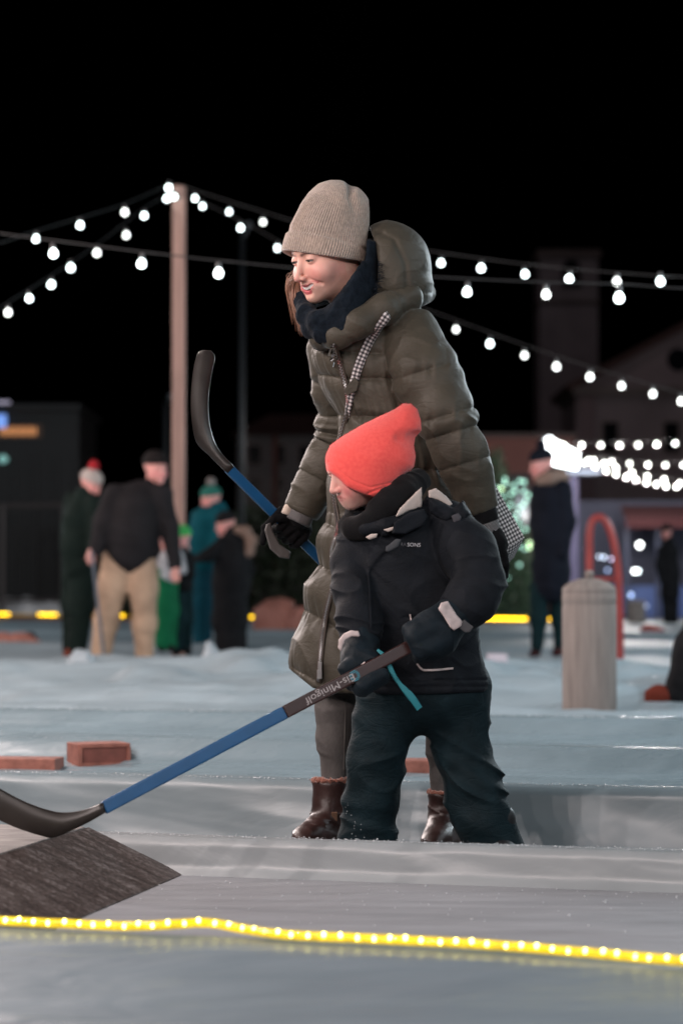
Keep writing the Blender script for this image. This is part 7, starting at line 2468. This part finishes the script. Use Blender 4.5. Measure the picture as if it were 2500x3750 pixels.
Yst = 52.0
stl = empty('market_stall', tuple(F(1440, 1340, Yst) * np.array((1, 1, 0))), 'bluish lit market stall with a red awning on the right', 'market stall')
mat_stall_wall = plaster((0.07, 0.075, 0.11), 0.1)
wall_box('back_wall', 1300, 1580, 1150, Yst + 1.6, 0.15, mat_stall_wall, stl)
wall_box('side_wall', 1308, 1326, 1085, Yst, 1.6, M_('lilac_panel', (0.11, 0.10, 0.20), 0.6), stl)
a = F(1290, 1083, Yst); b_ = F(1368, 1092, Yst)
MB().box(((a[0] + b_[0]) / 2, Yst - 0.2, (a[2] + b_[2]) / 2), (b_[0] - a[0], 1.2, a[2] - b_[2])).build('canopy', M_('pale_canopy', (0.35, 0.42, 0.55), 0.6), stl)
a = F(1425, 1160, Yst); b_ = F(1580, 1196, Yst)
m = MB().add([(a[0], Yst - 0.9, b_[2]), (b_[0], Yst - 0.9, b_[2]), (b_[0], Yst + 0.3, a[2]), (a[0], Yst + 0.3, a[2]), (a[0], Yst - 0.9, b_[2] - 0.18), (b_[0], Yst - 0.9, b_[2] - 0.18)], [(0, 1, 2, 3), (4, 5, 1, 0)])
m.build('awning', M_('red_awning', (0.038, 0.006, 0.008), 0.9), stl)
wall_box('counter', 1340, 1580, 1345, Yst, 0.5, M_('blue_counter', (0.05, 0.09, 0.25), 0.5), stl)
for x in (1430, 1500, 1572):
    a = F(x, 1190, Yst)
    MB().box((a[0], Yst - 0.6, a[2] / 2), (0.09, 0.09, a[2])).build('post', M_('dark_blue_post', (0.012, 0.018, 0.05), 0.5), stl)
lamp_me = MB().lathe([(0.006, -0.04), (0.028, -0.028), (0.04, 0), (0.028, 0.028), (0.006, 0.04)], n=10).mesh('lamp', True)
for i, (x, y, s, cw, es) in enumerate(((1468, 1252, 1.5, (0.95, 1, 1), 8), (1456, 1312, 1.1, (0.95, 1, 1), 8), (1464, 1312, 1.1, (0.8, 0.95, 1), 6), (1417, 1297, 1.2, (0.8, 0.95, 1), 7), (1385, 1280, 0.8, (0.6, 0.75, 1), 4), (1375, 1279, 0.7, (0.6, 0.75, 1), 3),
                                       (1403, 1284, 0.7, (0.7, 0.6, 1), 3), (1448, 1367, 1.1, (0.30, 0.52, 1), 2.5), (1352, 1284, 0.9, (0.25, 0.45, 0.9), 1.4), (1347, 1262, 0.9, (0.7, 0.35, 0.8), 0.9), (1394, 1310, 0.9, (0.2, 0.4, 0.95), 1.4), (1418, 1370, 1.0, (0.6, 0.7, 1), 1.5), (1482, 1392, 1.0, (0.2, 0.35, 0.7), 1.2), (1548, 1375, 1.0, (0.5, 0.6, 0.75), 0.8))):
    me = lamp_me.copy(); me.materials.append(M_('stall_lamp', (1, 1, 1), 0.3, emit=cw, emit_s=es))
    o = obj('lamp', me, None, stl, tuple(F(x, y, Yst - 0.7))); o.scale = (s, s, s)

# strings of bulbs over the stalls
mat_bulb_far = M_('far_bulb', (1, 1, 1), 0.3, emit=(0.95, 1.0, 0.92), emit_s=11.0)
far_bulb_mesh = bulb_mesh.copy(); far_bulb_mesh.materials.clear(); far_bulb_mesh.materials.append(mat_bulb_far)


def z4p(x, y): return ((1700 + x / 1.96) / KF, (1500 + y / 1.96) / KF)


def far_string(rows, Y, label):
    P = [F(*z4p(x, y), Y) for (x, y) in rows]
    root = empty('light_string', tuple(P[len(P) // 2]), label, 'string lights', 'strings of light bulbs')
    ends = [P[0] + (P[0] - P[1])] + P + [P[-1] + (P[-1] - P[-2])]
    MB().tube([p + np.array((0, 0, 0.06)) for p in ends], 0.008, 5).build('cable', mat_cable, root)
    for i, p in enumerate(P):
        bo = obj('bulb', far_bulb_mesh, None, root, tuple(p + np.array((0, 0, 0.035)))); bo.scale = (0.8, 0.8, 0.8)
        if i % 2 == 0:
            ld = bpy.data.lights.new('bulb_light', 'POINT'); ld.energy = 60; ld.color = (1.0, 0.93, 0.9); ld.shadow_soft_size = 0.06
            lo_ = bpy.data.objects.new('bulb_light', ld); COL.objects.link(lo_); lo_.parent = bo; lo_.location = (0, 0, -0.2)


far_string([(605, 235), (705, 255), (840, 258), (977, 258), (1110, 258), (1245, 255), (1378, 250), (1510, 245)], 44, 'highest level string of small bulbs beside the floodlight')
far_string([(890, 365), (925, 367), (1000, 388), (1085, 420), (1200, 455), (1310, 482), (1430, 505), (1545, 530)], 46, 'upper of two close strings of bulbs dipping over the stall')
far_string([(865, 385), (935, 412), (1015, 440), (1085, 465), (1160, 487), (1230, 505), (1305, 525), (1375, 538), (1445, 550), (1520, 556)], 48, 'lower of two close strings of bulbs dipping over the stall')
far_string([(1055, 375), (1183, 390), (1315, 398), (1440, 400), (1568, 400)], 50, 'level string of bulbs just below the highest one')
